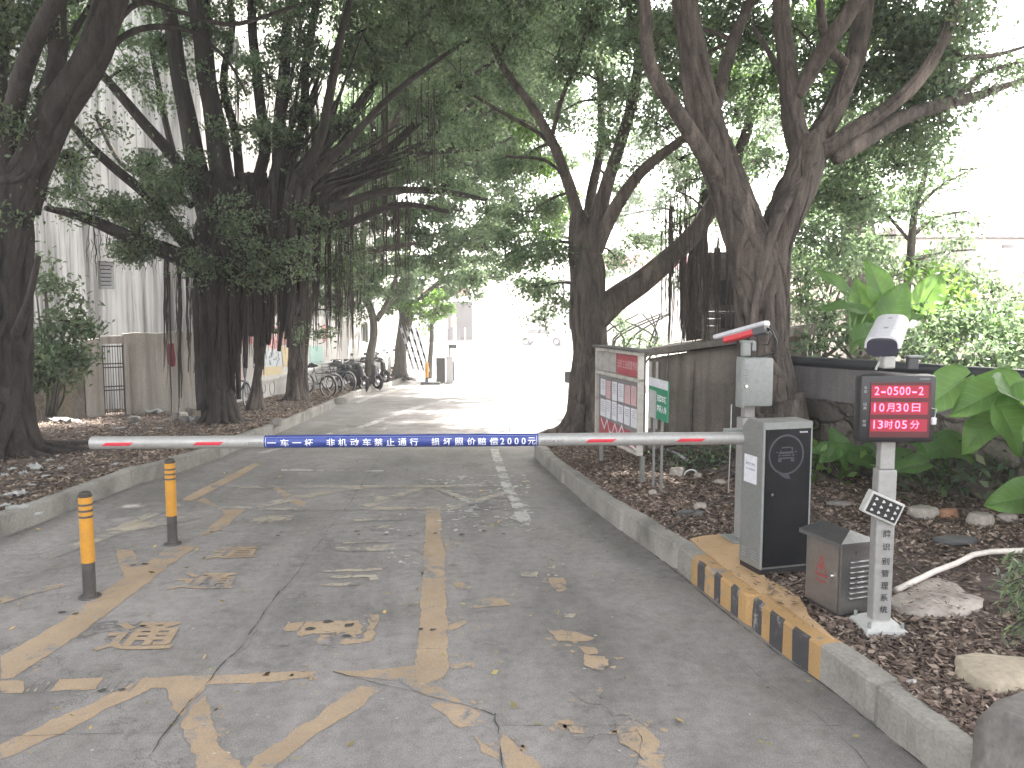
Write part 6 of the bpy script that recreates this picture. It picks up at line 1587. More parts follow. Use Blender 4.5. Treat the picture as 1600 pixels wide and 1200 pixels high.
# --- right middle tree ---
t = Tree('grey trunked tree behind the notice board with a limb leaning right', (918, 676), M_BARK)
t.limb([(917, 684, 0, 36), (918, 655, 0, 29), (921, 600, 0, 26), (922, 545, 0, 24), (921, 490, 0, 27), (917, 440, 0, 25), (914, 400, 0, 23), (908, 355, 0, 16), (904, 330, 0, 11)], .17, 14)
t.limb([(932, 500, 0, 22), (965, 468, 0, 20), (1005, 440, -.1, 18), (1045, 405, -.2, 16), (1085, 362, -.3, 14), (1120, 310, -.4, 12), (1150, 250, -.4, 9), (1175, 170, -.4, 7)], .1, 2)
pale = t.limb([(908, 350, 0, 11), (892, 300, 0, 9), (876, 260, 0, 8.5), (858, 212, 0, 8), (826, 160, .2, 6.5), (790, 110, .5, 5.5), (768, 60, .8, 4.5), (760, 0, 1, 3.5)])
t.limb([(922, 400, 0, 17), (932, 350, -.1, 14), (948, 290, -.2, 11), (968, 225, -.3, 9), (990, 150, -.4, 8), (1005, 60, -.5, 6), (1010, -40, -.6, 5)], .1, 3)
t.limb([(930, 390, 0, 14), (962, 325, -.3, 11), (1000, 270, -.5, 9), (1060, 222, -.8, 7), (1120, 180, -1, 5)]); t.limb([(912, 380, .1, 9), (925, 300, .4, 8), (940, 200, .7, 6), (935, 100, 1, 4)])
t.limb([(880, 262, 0, 4), (850, 215, .3, 3.5), (800, 185, .6, 3), (740, 150, .9, 2)]); t.limb([(862, 215, 0, 4), (880, 150, -.3, 3.5), (905, 90, -.5, 3), (920, 20, -.6, 2)])
t.limb([(885, 280, 0, 3), (850, 250, -.3, 2.6), (790, 245, -.6, 2)]); t.flare(.36, 9, 2, .4)
t.pblobs([(760, 60, 62, .6), (820, 40, 58, .3), (800, 120, 46, .6, 1.3), (870, 90, 50, -.4), (920, 50, 60, -.6), (980, 40, 60, -.9), (740, 200, 44, .8, 1.3), (800, 260, 46, .5), (830, 330, 46, .4), (790, 400, 44, .5), (860, 400, 40, .1), (840, 450, 34, .2, 1.4), (880, 470, 28, .2, 1.2), (850, 500, 22, .2, .7), (940, 130, 50, -.4), (990, 170, 46, -.6, 1.3), (1030, 80, 56, -1.2), (950, 230, 38, -.2, .9), (1000, 260, 34, -.5, .7), (1040, 200, 40, -.9, 1), (960, 400, 26, .6, .9), (1000, 380, 30, 1, .8), (740, 440, 30, .9, 1), (700, 20, 60, 1), (870, 180, 40, 1, 1.2), (1060, 300, 26, -.5, .7)], 1.6, 'leaf')
t.pblobs([(840, 250, 36, 2.5), (865, 320, 34, 2.5), (845, 370, 30, 2.5), (820, 200, 26, 2.5), (885, 300, 24, 3, 1)], 1.6, 'light')
t.pblobs([(960, 300, 24, 1.5, .7), (1030, 420, 18, 1.8, .6)], 1, 'leaf')
t.roots(1035, 1075, 330, 540, 16, (-.3, .2), .9)
t.done()
# low dark shrub right of that trunk, in front of the glare
t = Tree('twiggy dark shrub between the grey trunk and the notice board', (985, 560), M_BARKG, None, d=16, name='shrub', cat='shrub'); 
for k_ in range(9): t.limb([(975+random.uniform(-20, 25), 590, 0, 2), (975+random.uniform(-40, 60), 530, 0, 1.6), (970+random.uniform(-40, 80), 490, 0, 1)])
t.pblobs([(970, 505, 22, 0, .9), (1000, 530, 24, 0, .9), (960, 545, 20, 0, .8), (1030, 545, 16, 0, .8)], 1, 'leaf', hub=False); t.done()
# --- big right tree ---
t = Tree('large ridged banyan behind the barrier cabinet, tallest on the right', (1212, 737), M_BARK, d=7.75)
t.limb([(1214, 742, 0, 54), (1210, 700, 0, 42), (1204, 640, 0, 36), (1196, 560, 0, 33), (1188, 490, 0, 33), (1180, 430, 0, 32), (1168, 375, 0, 30), (1148, 318, 0, 28), (1123, 255, -.05, 26), (1100, 180, -.1, 23), (1082, 90, -.2, 18), (1074, 0, -.3, 16), (1064, -90, -.4, 16), (1050, -220, -.6, 10)], .20, 20)
t.limb([(1230, 720, .1, 26), (1222, 620, .1, 22), (1214, 540, .1, 20), (1208, 460, .1, 22), (1210, 400, .1, 25), (1226, 345, .1, 28), (1248, 290, .1, 29), (1262, 245, .1, 28), (1268, 215, .1, 24)], .20, 14)
t.limb([(1264, 232, .1, 19), (1290, 190, .2, 17), (1318, 130, .3, 16), (1342, 55, .4, 14), (1362, -30, .5, 15), (1385, -150, .6, 10)], .15, 4)
t.limb([(1256, 236, .1, 19), (1242, 190, .1, 17), (1232, 130, 0, 15), (1224, 60, 0, 13), (1220, -30, 0, 13), (1215, -140, 0, 9)], .18, 7)
t.limb([(1245, 150, 0, 10), (1275, 95, -.2, 13), (1300, 60, -.4, 13), (1335, 10, -.6, 12), (1370, -60, -.8, 10)], .1)
t.limb([(1318, 100, .3, 9), (1292, 70, .1, 7), (1283, 20, -.1, 7), (1280, -50, -.2, 6)])
t.limb([(1280, 240, .1, 15), (1330, 205, .1, 12), (1385, 170, .1, 11), (1432, 130, .1, 11), (1466, 80, .1, 10), (1490, 20, .1, 10), (1505, -80, 0, 8)], .12, 3)
t.limb([(1300, 248, .1, 12), (1345, 222, .1, 12), (1400, 188, .3, 12), (1470, 165, .5, 10), (1530, 148, .8, 7), (1590, 128, 1.1, 4.5), (1640, 118, 1.3, 3)], .1)
t.limb([(1490, 160, .5, 5), (1530, 118, .7, 4), (1590, 98, .9, 3)]); t.limb([(1505, 90, .4, 5), (1560, 85, .6, 3.5), (1610, 70, .8, 2)])
t.limb([(1148, 325, 0, 12), (1092, 225, -.3, 13), (1050, 162, -.5, 11.5), (1014, 100, -.7, 10), (1006, 0, -.9, 10), (1000, -100, -1, 8)], .12, 2)
t.limb([(1104, 200, -.1, 14), (1130, 130, .2, 11), (1152, 50, .4, 9), (1176, -10, .5, 8), (1200, -90, .6, 6)], .1)
t.limb([(1225, 130, 0, 5), (1195, 70, .2, 4), (1175, 40, .3, 3)]); t.limb([(1240, 300, 0, 8), (1218, 340, -.2, 8), (1196, 400, -.2, 7), (1180, 480, -.25, 6), (1176, 600, -.3, 5)])
t.flare(.36, 12, 2.6, .7)
t.pblobs([(1010, 60, 60, .8), (1060, 130, 50, 1.2, 1.3), (1120, 50, 60, 1.2), (1180, 60, 50, 1.4), (1150, 180, 44, 1.6, 1.1), (1180, 250, 36, 1.6, 1), (1090, 280, 30, 1.8, .8), (1260, 60, 60, 1.5), (1300, 150, 46, 1.5, 1.2), (1330, 40, 60, 1.6), (1390, 60, 60, 1.4), (1440, 60, 60, .8), (1380, 130, 52, 1.3), (1420, 200, 44, 1.0, 1.4), (1340, 250, 50, 1.5), (1290, 300, 46, 1.7), (1350, 310, 44, 1.6, 1.3), (1270, 380, 40, 1.9, 1.2), (1310, 400, 38, 1.9, 1), (1480, 130, 46, .6, 1.3), (1490, 40, 50, .2), (1530, 100, 24, .8, 1.2), (1575, 105, 24, 1, 1.2), (1610, 120, 30, 1.2, 1.2), (1545, 140, 20, .8, 1.1), (1470, 190, 26, .5, 1.1), (1400, 260, 36, 1.2, 1.2), (1520, -20, 50, .5, 1.2), (1240, 170, 34, 1.8, 1), (1240, 440, 22, 1.9, 1), (1440, 250, 26, 1.2, 1), (1200, -80, 120, .8), (1050, -90, 120, .4), (1350, -90, 130, .6)], 1.6, 'leaf')
t.pblobs([(1300, 20, 50, 3.2), (1340, 90, 46, 3.2), (1120, 110, 40, 3), (1250, 120, 40, 3), (1290, 60, 40, 3), (1180, 160, 34, 3)], 1.5, 'light')
t.pblobs([(1060, 40, 46, 3), (1140, 120, 46, 3), (1170, 230, 40, 3.2), (1200, 120, 50, 3.2), (1280, 200, 40, 3), (1360, 180, 46, 2.6), (1420, 120, 50, 2.4), (1400, 240, 34, 2.4), (1240, 40, 50, 3), (1100, 40, 46, 3), (1400, 40, 46, 1), (1440, 90, 46, .9), (1480, 30, 44, .8), (1480, 100, 40, .9), (1420, 160, 40, 1), (1380, 210, 36, 1.2), (1460, 180, 34, .9), (1500, 150, 26, .9), (1370, 110, 40, 1.2), (1330, 160, 36, 1.4), (1440, 230, 30, 1.2), (1310, 270, 40, 2.6), (1260, 320, 34, 2.6), (1460, 60, 44, 2)], 1.5, 'leaf', size=.085)
t.roots(1060, 1160, 380, 540, 60, (1.0, 1.6), 1.1); t.roots(1040, 1080, 300, 500, 14, (1.5, 2), 1)
t.done()
# --- dark companion trunk behind it ---
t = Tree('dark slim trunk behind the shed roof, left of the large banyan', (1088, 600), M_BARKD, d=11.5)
t.limb([(1090, 660, 0, 18), (1088, 560, 0, 16), (1086, 480, 0, 15), (1088, 420, 0, 14), (1096, 350, 0, 11), (1110, 260, .3, 8), (1120, 160, .6, 6)], .15, 5)
t.pblobs([(1060, 350, 26, .4, .8), (1110, 340, 30, .6, 1), (1060, 440, 18, .2, .6), (1140, 250, 36, .6, 1), (1060, 250, 36, .5, 1)], 1.2, 'leaf'); t.roots(1050, 1080, 400, 540, 22, (-.3, .4), 1); t.done()
# --- trees filling in behind, beyond the notice board and the bend ---
t = Tree('slim tree behind the grey trunk filling the gap above the bright yard', None, M_BARKG, base=tuple(P(912, 600, 24).xy)+(gz(24)-.05,))
t.limb([(868, 600, 0, 7), (866, 540, 0, 5), (862, 480, 0, 5), (850, 400, 0, 5), (830, 300, 0, 4), (800, 200, 0, 3)]) if False else t.wlimb([t.base, t.base+Vector((0, 0, 2)), t.pt(908, 400), t.pt(880, 280), t.pt(840, 160)], [.16, .13, .11, .08, .05])
t.pblobs([(720, 380, 40), (770, 350, 44), (800, 300, 44), (770, 420, 34), (730, 310, 42), (830, 240, 44), (760, 250, 46), (700, 230, 44), (650, 210, 40), (820, 420, 34), (870, 350, 38), (860, 440, 26), (700, 440, 26), (790, 180, 50), (720, 150, 50), (860, 150, 50), (600, 250, 36), (560, 300, 30), (880, 250, 36), (640, 130, 44), (850, 60, 60), (740, 60, 60), (940, 60, 50)], 1.25, 'leaf', size=.13); t.done()
t = Tree('bushy tree far behind the leaning limb, right of the grey trunk', None, M_BARKG, base=tuple(P(1098, 600, 32).xy)+(gz(32)-.05,))
t.wlimb([t.base, t.base+Vector((0, 0, 2.2)), t.pt(1095, 380), t.pt(1060, 280), t.pt(1010, 160)], [.16, .13, .11, .08, .05])
t.pblobs([(960, 340, 30, 0, 1), (990, 300, 36, 0, .9), (1030, 320, 34, 0, .9), (1060, 260, 40, 0, 1), (1000, 220, 44, 0, .9), (1090, 180, 46), (950, 180, 46, 0, 1.1), (1020, 140, 50), (960, 100, 50), (1100, 100, 50), (1080, 340, 26, 0, .9), (960, 410, 30, 0, 1), (1000, 370, 30, 0, 1), (1040, 380, 26, 0, .7), (1130, 250, 40), (1160, 330, 30), (1200, 180, 50), (1260, 240, 40), (1240, 330, 40), (1280, 400, 34), (940, 250, 34, 0, 1), (1180, 100, 50)], 1.1, 'leaf', size=.17); t.done()
# --- silhouetted small tree on the right ---
t = Tree('small open tree with spreading twigs in front of the cream house', (1420, 560), M_BARKG, None, d=11, off=.8, name='young_tree')
t.limb([(1418, 560, 0, 7), (1416, 480, 0, 6.5), (1420, 420, 0, 6), (1424, 370, 0, 6), (1432, 320, 0, 5), (1446, 270, 0, 4), (1455, 220, 0, 2.5)])
t.limb([(1424, 370, 0, 4), (1460, 340, .2, 3), (1510, 330, .3, 2)]); t.limb([(1424, 380, 0, 3), (1390, 340, .1, 2.6), (1350, 300, .2, 2)]); t.limb([(1430, 330, 0, 3), (1470, 290, 0, 2.4), (1530, 260, 0, 1.5)]); t.limb([(1420, 410, 0, 3), (1470, 395, .2, 2), (1520, 390, .3, 1.4)])
t.pblobs([(1270, 330, 40, 1.5, 1.4), (1320, 280, 40, 1.5, 1.4), (1380, 240, 36, 1.5, 1.3), (1240, 400, 30, 1.6, 1.3), (1350, 400, 40, 1.6, 1.2), (1410, 300, 34, 1.2, 1.2), (1330, 330, 40, .3), (1300, 400, 34, .5, 1.2), (1370, 390, 38, .2, 1.2), (1350, 290, 34, .1, 1.2), (1400, 330, 34, 0, 1.2), (1450, 260, 28, 0, 1.2), (1480, 285, 24, 0, 1.1), (1510, 265, 18, 0, 1), (1420, 300, 26, 0, 1), (1450, 350, 26, .2, 1), (1495, 350, 22, .3, 1.1), (1530, 350, 16, .3, .9), (1500, 380, 20, .3, 1), (1440, 400, 26, .2, .9), (1280, 350, 34, .6, 1.2), (1380, 430, 22, .2, .7), (1470, 225, 16, 0, 1)], 1.4, 'leaf', sq=.5); t.done()
# shrubs
def shrub(label, blobs, d, base_px, mat='leaf', off=SOIL, size=None, lai=1.4, group=None, n=8, z=None):
    t = Tree(label, base_px, M_BARKG, group, d=d, off=off, name='shrub', cat='shrub')
    xs_ = [b[0] for b in blobs]; y1 = max(b[1] for b in blobs)
    for k_ in range(n):
        b = random.choice(blobs); t.limb([(base_px[0]+random.uniform(-8, 8), base_px[1], 0, 1.8), ((base_px[0]+b[0])/2+random.uniform(-10, 10), (base_px[1]+b[1])/2, b[3] if len(b) > 3 else 0, 1.6), (b[0], b[1]-b[2]*.3, b[3] if len(b) > 3 else 0, .9)])
    t.pblobs(blobs, lai, mat, size, hub=False); t.done(); return t
shrub('dense dark shrub behind the near left trunk in front of the rough wall', [(70, 450, 38, 0, .9), (100, 500, 42, 0, 1.3), (70, 540, 44, 0, 1.7), (110, 550, 36, -.3, 1.7), (60, 590, 40, 0, 1.6), (100, 590, 30, 0, 1.2), (130, 470, 22, .2, .8), (50, 410, 26, 0, .7)], 11.5, (80, 650), 'dark', size=.11, n=12)
shrub('leafy bush rising over the retaining wall behind the display screen', [(1500, 510, 40, 0), (1560, 505, 36, .3), (1480, 560, 36, -.4), (1550, 560, 44, -.6), (1610, 540, 50, -.4), (1450, 520, 30, .2), (1660, 520, 50, .2), (1620, 490, 36, .2, 1.2)], 8.6, (1550, 590), 'leaf', off=.9, lai=1.7, size=.075)
shrub('bright yellow green bush right of the top camera', [(1440, 490, 30, .4), (1420, 520, 28, .2), (1470, 460, 30, .6), (1450, 430, 26, .8, 1), (1400, 480, 24, .5, 1), (1480, 520, 24, 0), (1530, 500, 30, -.5, 1.2), (1580, 520, 30, -.7, 1), (1500, 470, 24, .2, 1), (1480, 440, 24, .9, .8)], 9.2, (1440, 570), 'light', off=.9, lai=1.6, size=.11)
shrub('low twiggy plants on the terrace left of the taro leaves', [(1270, 500, 24, .3, .9), (1250, 460, 24, .6, 1), (1290, 540, 16, 0, .7), (1330, 520, 16, .2, .8), (1260, 430, 26, .8, .9), (1310, 470, 20, .5, .8)], 9.4, (1275, 565), 'leaf', off=.95, lai=1.3)
shrub('small weeds and leaves at the foot of the shed', [(1085, 722, 22, 0), (1120, 722, 20, 0), (1138, 740, 16, -.2), (1060, 722, 14, 0), (1150, 700, 14, 0)], 7.9, (1105, 745), 'leaf', lai=1.2, size=.06, n=5)
shrub('spiky low plants at the foot of the stone wall behind the display post', [(1440, 738, 18, 0), (1480, 745, 20, 0), (1520, 735, 22, -.2), (1560, 745, 22, -.3), (1420, 720, 16, .2)], 6.4, (1490, 765), 'leaf', lai=1.3, size=.10, n=8)
shrub('bright low weeds beside the ridged trunk foot', [(1295, 715, 16, 0), (1325, 725, 16, -.1), (1350, 730, 14, -.1), (1275, 705, 14, .1)], 7.0, (1310, 742), 'light', lai=1.3, size=.11, n=6)
shrub('leafy creeper hanging on the wall top right of the ridged trunk', [(1270, 545, 18, 0), (1300, 530, 22, .2), (1340, 540, 20, .1), (1390, 545, 20, 0), (1430, 548, 22, -.1), (1290, 500, 24, .5)], 8.4, (1330, 565), 'leaf', off=.95, lai=1.3, size=.08)
shrub('taller green bush between the ridged trunk and the tall taro leaves', [(1260, 470, 26, .6), (1280, 430, 30, .8), (1250, 400, 26, 1), (1310, 400, 30, 1), (1345, 380, 26, 1), (1290, 490, 24, .4, 1)], 9.6, (1270, 565), 'leaf', off=.9, lai=1.4, size=.09)
shrub('wide green bush under the young open tree', [(1400, 430, 26, 1), (1440, 420, 26, 1), (1480, 430, 26, .8), (1520, 440, 26, .6), (1560, 450, 26, .5), (1590, 470, 26, .3), (1500, 470, 24, .4)], 10, (1480, 565), 'leaf', off=.8, lai=1.1, size=.09)
# far treeline beyond the yard, on the right
shrub('distant dark shrub at the far end of the yard beside the white car', [(848, 488, 16, 0), (838, 500, 10, 0), (865, 492, 8, 0)], 70, (848, 515), 'dark', off=0, size=.5, group=None, n=4)

# ================= TARO PLANTS =================
def taro_leaf(mb, base, tip_dir, up, L, W, mi=0, wav=.05):
    """heart shaped blade: base is where the stalk joins"""
    t = tip_dir.normalized(); n_ = (up-t*up.dot(t)).normalized(); s_ = t.cross(n_); nu_, nv = 12, 8; o = len(mb.v)
    ph = random.random()*6
    for i in range(nu_+1):
        u = i/nu_; x = -.28+1.28*u
        hw = (.5*W)*(max(0, math.sin(math.pi*min(1, (u+.03)**.72)))**.62 if u < 1 else 0)*(1-.22*u)*1.12
        for j in range(-nv, nv+1):
            v = j/nv; y = v*hw; xx = x
            if x < 0: xx = x*(1 if abs(v) > .12 else .15)+ (0 if abs(v) > .12 else 0)
            z = -abs(v)*hw*-.28-.20*L*max(0, u-.25)**2*1.2+wav*L*math.sin(u*11+ph+v*3)*abs(v)*.8-.05*abs(v)**3*W
            p = base+t*(xx*L)+s_*y+n_*z; mb.v.append(tuple(p))
    m = 2*nv+1
    for i in range(nu_):
        for j in range(2*nv): a_ = o+i*m+j; mb.f.append((a_, a_+m, a_+m+1, a_+1)); mb.m.append(mi)
def taro(label, base, leaves, mat=None, group=None):
    """leaves: (px, py, depth, length m, width m, image tip direction deg, tilt)"""
    t = thing('taro_plant', label, 'plant', tuple(base), 0, group); b = Vector(base)
    for (px, py, d, L, W, ang_, tilt) in leaves:
        c = P(px, py, d); a_ = R(ang_); L *= .86; W *= .9; tip = (cr*math.cos(a_)+cu*math.sin(a_)).normalized()
        up = (-cf*math.cos(R(tilt))+Vector((0, 0, 1))*math.sin(R(tilt))).normalized(); tp = (tip+cf*.2*(1 if tilt > 40 else 0)).normalized()
        j = c-tp*L*.36
        mb = MB(); taro_leaf(mb, j-b, tp, up, L, W); lo = mb.build('leaf', mat or M_TARO, t, smooth=True, fix=False)
        uvl = lo.data.uv_layers.new(name='UVMap'); li = np.zeros(len(lo.data.loops), dtype=np.int32); lo.data.loops.foreach_get('vertex_index', li)
        uvl.data.foreach_set('uv', np.stack([(li//17)/12, (li % 17)/16], 1).astype(np.float32).ravel())
        mb = MB(); t_ = tp.normalized(); mb.tube([j-b-up*.004, j-b+t_*L*.3-up*.004-up*.0, j-b+t_*L*.6-up*.035*L/.5], [.007, .005, .002], 5); 
        mid = (j+b)/2+Vector((0, 0, .12*(j-b).length))+(flat(j)-flat(b))*-.12
        C, Rr = catmull([Vector((0, 0, 0)), mid-b, j-b], [.018, .013, .007], 6); mb.tube(C, Rr, 7); mb.build('stalk', M_STEM, t, smooth=True)
    return t
b1 = P(1330, 553, 8.3)
taro('tall taro plant with big upright pale green leaves above the wall', b1, [(1372, 442, 8.4, .54, .36, 108, 10), (1400, 474, 8.3, .52, .40, 60, 20), (1300, 436, 8.3, .44, .18, 142, 30), (1315, 480, 8.2, .52, .34, 170, 66), (1345, 470, 8.5, .5, .36, 95, 15), (1420, 500, 8.6, .5, .36, 20, 50), (1455, 455, 8.8, .5, .4, 60, 20), (1360, 520, 8.1, .36, .3, 30, 30), (1345, 500, 8.4, .4, .3, 110, 20)], M_LEAFL if False else None)
b2 = G(1520, 745, SOIL); b2.z = soil_z(b2.x, b2.y)
taro('large taro plant with broad drooping leaves right of the display screen', b2, [(1478, 612, 5.6, .42, .34, 215, 40), (1540, 618, 5.4, .48, .38, 205, 55), (1600, 632, 5.3, .50, .42, -30, 60), (1560, 606, 5.8, .42, .36, 60, 65), (1615, 612, 5.7, .42, .36, 20, 60), (1580, 668, 5.3, .42, .34, -60, 40), (1530, 676, 5.6, .36, .28, 230, 65), (1630, 700, 5.1, .4, .34, -80, 40)])
b3 = P(1480, 700, 6.6); b3.z = soil_z(b3.x, b3.y)
taro('taro plant lower behind the right side of the display post', b3, [(1465, 700, 6.4, .38, .30, 200, 50), (1440, 690, 6.5, .34, .26, 160, 40), (1500, 705, 6.2, .36, .3, -20, 50), (1420, 728, 6.2, .3, .24, 190, 60)])
b4 = P(1310, 722, 7.3); b4.z = soil_z(b4.x, b4.y)
taro('low taro clump between the barrier cabinet and the display post', b4, [(1290, 703, 7.1, .30, .22, 170, 50), (1310, 694, 7.2, .34, .26, 100, 50), (1342, 706, 7.0, .34, .24, 10, 55), (1318, 716, 6.9, .26, .2, -60, 50), (1350, 722, 6.9, .3, .22, -10, 60), (1358, 705, 7.3, .26, .2, 60, 40), (1398, 716, 7.0, .3, .2, 200, 60), (1408, 738, 6.7, .3, .22, -20, 65), (1296, 712, 6.9, .2, .17, 210, 50)])
b5 = G(1640, 790, SOIL); b5.z = soil_z(b5.x, b5.y)
taro('single low taro leaf at the right edge over the stones', b5, [(1590, 778, 4.6, .34, .26, 190, 30), (1640, 760, 4.4, .4, .3, 90, 30)])
# dark fronds at the right edge
t = thing('dark_frond_plant', 'dark feathery fronds hanging in at the right edge above the mulch', 'plant', tuple(P(1680, 950, 2.9)))
b = P(1680, 950, 2.9); mb = MB(); C = []
for k_ in range(9):
    e = P(1555+random.uniform(0, 40), 880+k_*14+random.uniform(-8, 8), 2.9+random.uniform(-.15, .2)); a_ = P(1690, 920+k_*6, 2.95); n = 12
    pts_ = [a_.lerp(e, i/n)+Vector((0, 0, .06*math.sin(i/n*3.1))) for i in range(n+1)]
    mb.tube([p-b for p in pts_], .003, 4)
    for p in pts_[2:]:
        for s_ in range(5): C.append(tuple(p+Vector((random.uniform(-.03, .03), random.uniform(-.03, .03), random.uniform(-.04, .02)))))
mb.build('stems', M_BARKD, t)
leaf_mesh('fronds', np.array(C), .07, M_LEAFD, t, tuple(b), asp=.18)

# ================= OVERHEAD CANOPY (trees added out of view to shade the road) =================
def shade_canopy(label, base, pts_, size=.24, lai=2.6, group='banyan trees along the road'):
    t = Tree(label, None, M_BARKG, group, base=base)
    x, y, z = base; t.wlimb([Vector((x, y, z)), Vector((x, y, z+2.5)), Vector((x+.2, y, z+5)), Vector((x, y+.2, z+7.5))], [.36, .28, .24, .14], .2, 8); t.flare(.35, 9, 2.2, .5)
    for (px, py, pz, r) in pts_: 
        t.blob(Vector((px, py, pz)), r, lai, size, 'leaf', sq=.5)
    t.done()
shade_canopy('banyan added out of view on the right bed to shade the near road', (5.6, 2.2, .1), [(4.5, 3, 7.8, 2.4), (7.5, 4, 8, 2.4), (2.5, 2.5, 8.2, 2.2), (5, 6.5, 8.6, 2.4), (2, 5.5, 8.6, 2.2), (6, 9.5, 8.4, 2.0), (4.9, 7.8, 8.2, 1.6), (8.6, 8, 8, 1.9)])
shade_canopy('banyan added out of view on the left bed to shade the near road', (-6.2, 3.2, .1), [(-5, 3, 7.6, 2.4), (-3, 5.5, 8.4, 2.3), (-7.5, 6, 8, 2.4), (-1, 3.5, 8.6, 2.2), (-4.5, 8.5, 8.6, 2.4), (-1, 7, 8.8, 2.2), (-8, 10, 8.4, 2.4)])
def cap(tree_label, base_d):
    pass
t = Tree('tall banyan added farther up the right side, its crown shading the road', None, M_BARKG, base=(9.2, 15.5, gz(15)+.1))  # added tree; crown clumps placed to keep sun off the road
t.wlimb([t.base, t.base+Vector((-.3, 0, 3)), t.base+Vector((-.8, 0, 6)), t.base+Vector((-1.5, 0, 8.5))], [.4, .3, .25, .15], .2, 8); t.flare(.35, 9, 2.2, .5)
for (px, py, pz, r) in [(3, 12.5, 8.8, 2.3), (1, 15.5, 9, 2.4), (-1.5, 12, 9.2, 2.4), (-1, 10, 9, 2.2), (2.5, 9, 9, 2.2)]: t.blob(Vector((px, py, pz)), r, 2.4, .22, 'leaf', sq=.5)
t.done()

# ================= LEAF LITTER =================
for tr_label, base, xr, yr, z in (('unseen banyan added well right of the bed, its wide crown keeping sun off the lane', (11.5, 9.5, .1), (-2.5, 10.5), (4.5, 17.5), 9.6),):  # added tree; its grid of clumps blocks sun on the near road
    t = Tree(tr_label, None, M_BARKG, base=base)
    t.wlimb([Vector(base), Vector(base)+Vector((-.3, 0, 3)), Vector(base)+Vector((-1.5, .2, 6.5)), Vector((7.5, 10.5, 9.2))], [.4, .3, .25, .15], .2, 8); t.flare(.35, 9, 2.2, .5)
    x = xr[0]
    while x < xr[1]:
        y = yr[0]
        while y < yr[1]:
            if x > 8 or (x > 6.4 and y > 11.5): y += 1.9; continue
            t.blob(Vector((x+random.uniform(-.4, .4), y+random.uniform(-.4, .4), z+random.uniform(-.3, .8))), 1.75, 2.6, .26, 'leaf', sq=.45, twig=False); y += 1.9
        x += 1.9
    t.done()
def litter(name, n, xf, y0, y1, size, mat, label, zf=soil_z, pw=1.0, wid=6):
    C = []
    while len(C) < n:
        y = y0+(y1-y0)*random.random()**1.25; a_, b = xf(y); x = a_+(b-a_)*random.random()**pw
        if noise.noise(Vector((x*.9, y*.9, 7))) < -.28 and random.random() < .7: continue
        C.append((x, y, zf(x, y)+random.uniform(.002, .022)))
    C = np.array(C); n = len(C)
    L = size*rng.uniform(.5, 1.4, n)[:, None]; th = rng.uniform(0, 6.28, n); d = np.stack([np.cos(th), np.sin(th), rng.normal(0, .28, n)], 1); up = np.stack([rng.normal(0, .45, n), rng.normal(0, .45, n), np.ones(n)], 1)
    w = np.cross(d, up); w /= np.linalg.norm(w, axis=1)[:, None]; nn = np.cross(w, d); asp = rng.uniform(.18, .55, n)[:, None]
    org = np.array((C[:, 0].mean(), C[:, 1].mean(), 0)); C = C-org
    V = np.stack([C-d*L*.5+nn*L*.08, C+w*L*asp*.5+nn*L*.02, C+d*L*.5+nn*L*.1, C-w*L*asp*.5+nn*L*.12], 1).reshape(-1, 3).astype(np.float32)
    me = bpy.data.meshes.new(name); me.vertices.add(4*n); me.vertices.foreach_set('co', V.ravel()); me.loops.add(4*n); me.loops.foreach_set('vertex_index', np.arange(4*n, dtype=np.int32)); me.polygons.add(n); me.polygons.foreach_set('loop_start', np.arange(0, 4*n, 4, dtype=np.int32)); me.materials.append(mat); me.update(calc_edges=True)
    o = bpy.data.objects.new(name, me); COL.objects.link(o); o.location = org; return tag(o, label, kind='stuff')
litter('leaf_litter', 130000, lambda y: ((rk_in(y)-.05 if y < RY1 else rk_in(RY1)+.3), 6.5), 1.3, RY1+1, .040, M_CHIP, 'brown dry leaves and bark mulch covering the right bed', pw=1.6)
litter('leaf_litter', 52000, lambda y: (lk_in(y)+.03, lk_in(y)-5.5), 2.2, 26, .055, M_TANL, 'brown dry leaves covering the left bed', pw=1.5)
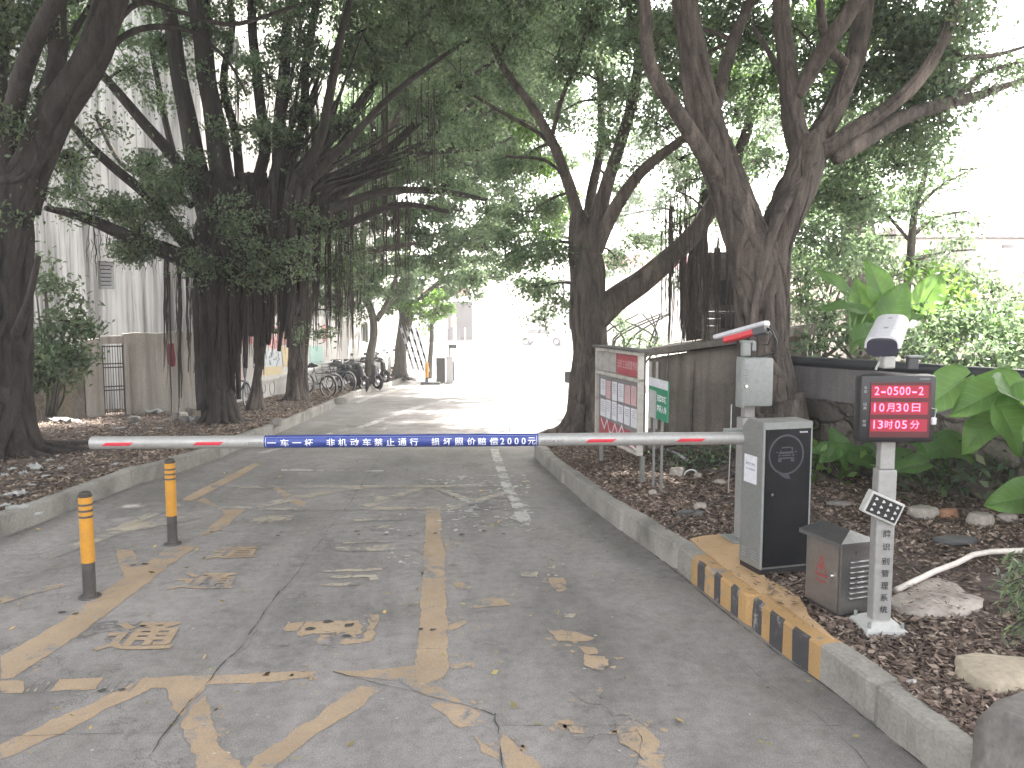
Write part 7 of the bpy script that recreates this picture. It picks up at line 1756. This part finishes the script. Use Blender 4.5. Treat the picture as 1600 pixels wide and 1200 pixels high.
litter('fallen_leaves', 420, lambda y: (xk(RL, y)-.02, xk(LL, y)+.05), 1.8, 12, .035, M_FALLEN, 'small pale and yellow leaves scattered on the road', zf=lambda x, y: gz(y)+.003)
def slab_litter_pts():
    C = []
    for (px0, px1, py0, py1, n, z) in ((1400, 1530, 908, 955, 120, .19), (1100, 1290, 850, 985, 160, .178), (1200, 1240, 895, 930, 90, .178)):
        for i in range(n):
            p = G(random.uniform(px0, px1), random.uniform(py0, py1), z); C += [tuple(p)] if p.x > xk(RL, p.y)+.03 else []
    return C

C = np.array([(p[0], p[1], p[2]+.006) for p in slab_litter_pts()]); og = (float(C[:, 0].mean()), float(C[:, 1].mean()), 0)
n_ = len(C); th = rng.uniform(0, 6.28, n_); L = (.04*rng.uniform(.5, 1.4, n_))[:, None]; d_ = np.stack([np.cos(th), np.sin(th), rng.normal(0, .08, n_)], 1); w_ = np.stack([-np.sin(th), np.cos(th), rng.normal(0, .1, n_)], 1)*rng.uniform(.15, .35, n_)[:, None]
V = np.stack([C-np.array(og)-d_*L*.5, C-np.array(og)+w_*L*.5, C-np.array(og)+d_*L*.5, C-np.array(og)-w_*L*.5], 1).reshape(-1, 3)
mb = MB(); mb.add([tuple(v) for v in V.tolist()], [(4*i, 4*i+1, 4*i+2, 4*i+3) for i in range(n_)]); o_ = mb.build('leaf_litter', M_CHIP, fix=False); o_.location = og
tag(o_, 'thin brown leaves lying on the yellow slab and the pale triangular rock', kind='stuff')
print('LEAVES', NLEAF[0])
# ================= HAZE =================
HAZE = 0.0024
if HAZE:
    k = NT('haze_air'); k.t.nodes.remove(k.b); pv = k.n('ShaderNodeVolumePrincipled')
    pv.inputs['Color'].default_value = (.93, .93, .97, 1); pv.inputs['Density'].default_value = HAZE; pv.inputs['Anisotropy'].default_value = .35
    k.l(pv.outputs[0], k.out.inputs['Volume'])
    mb = MB(); mb.box((0, 60, 8), (290, 270, 20)); o = mb.build('haze', k.m); tag(o, 'pale bright air under and beyond the trees', kind='stuff')
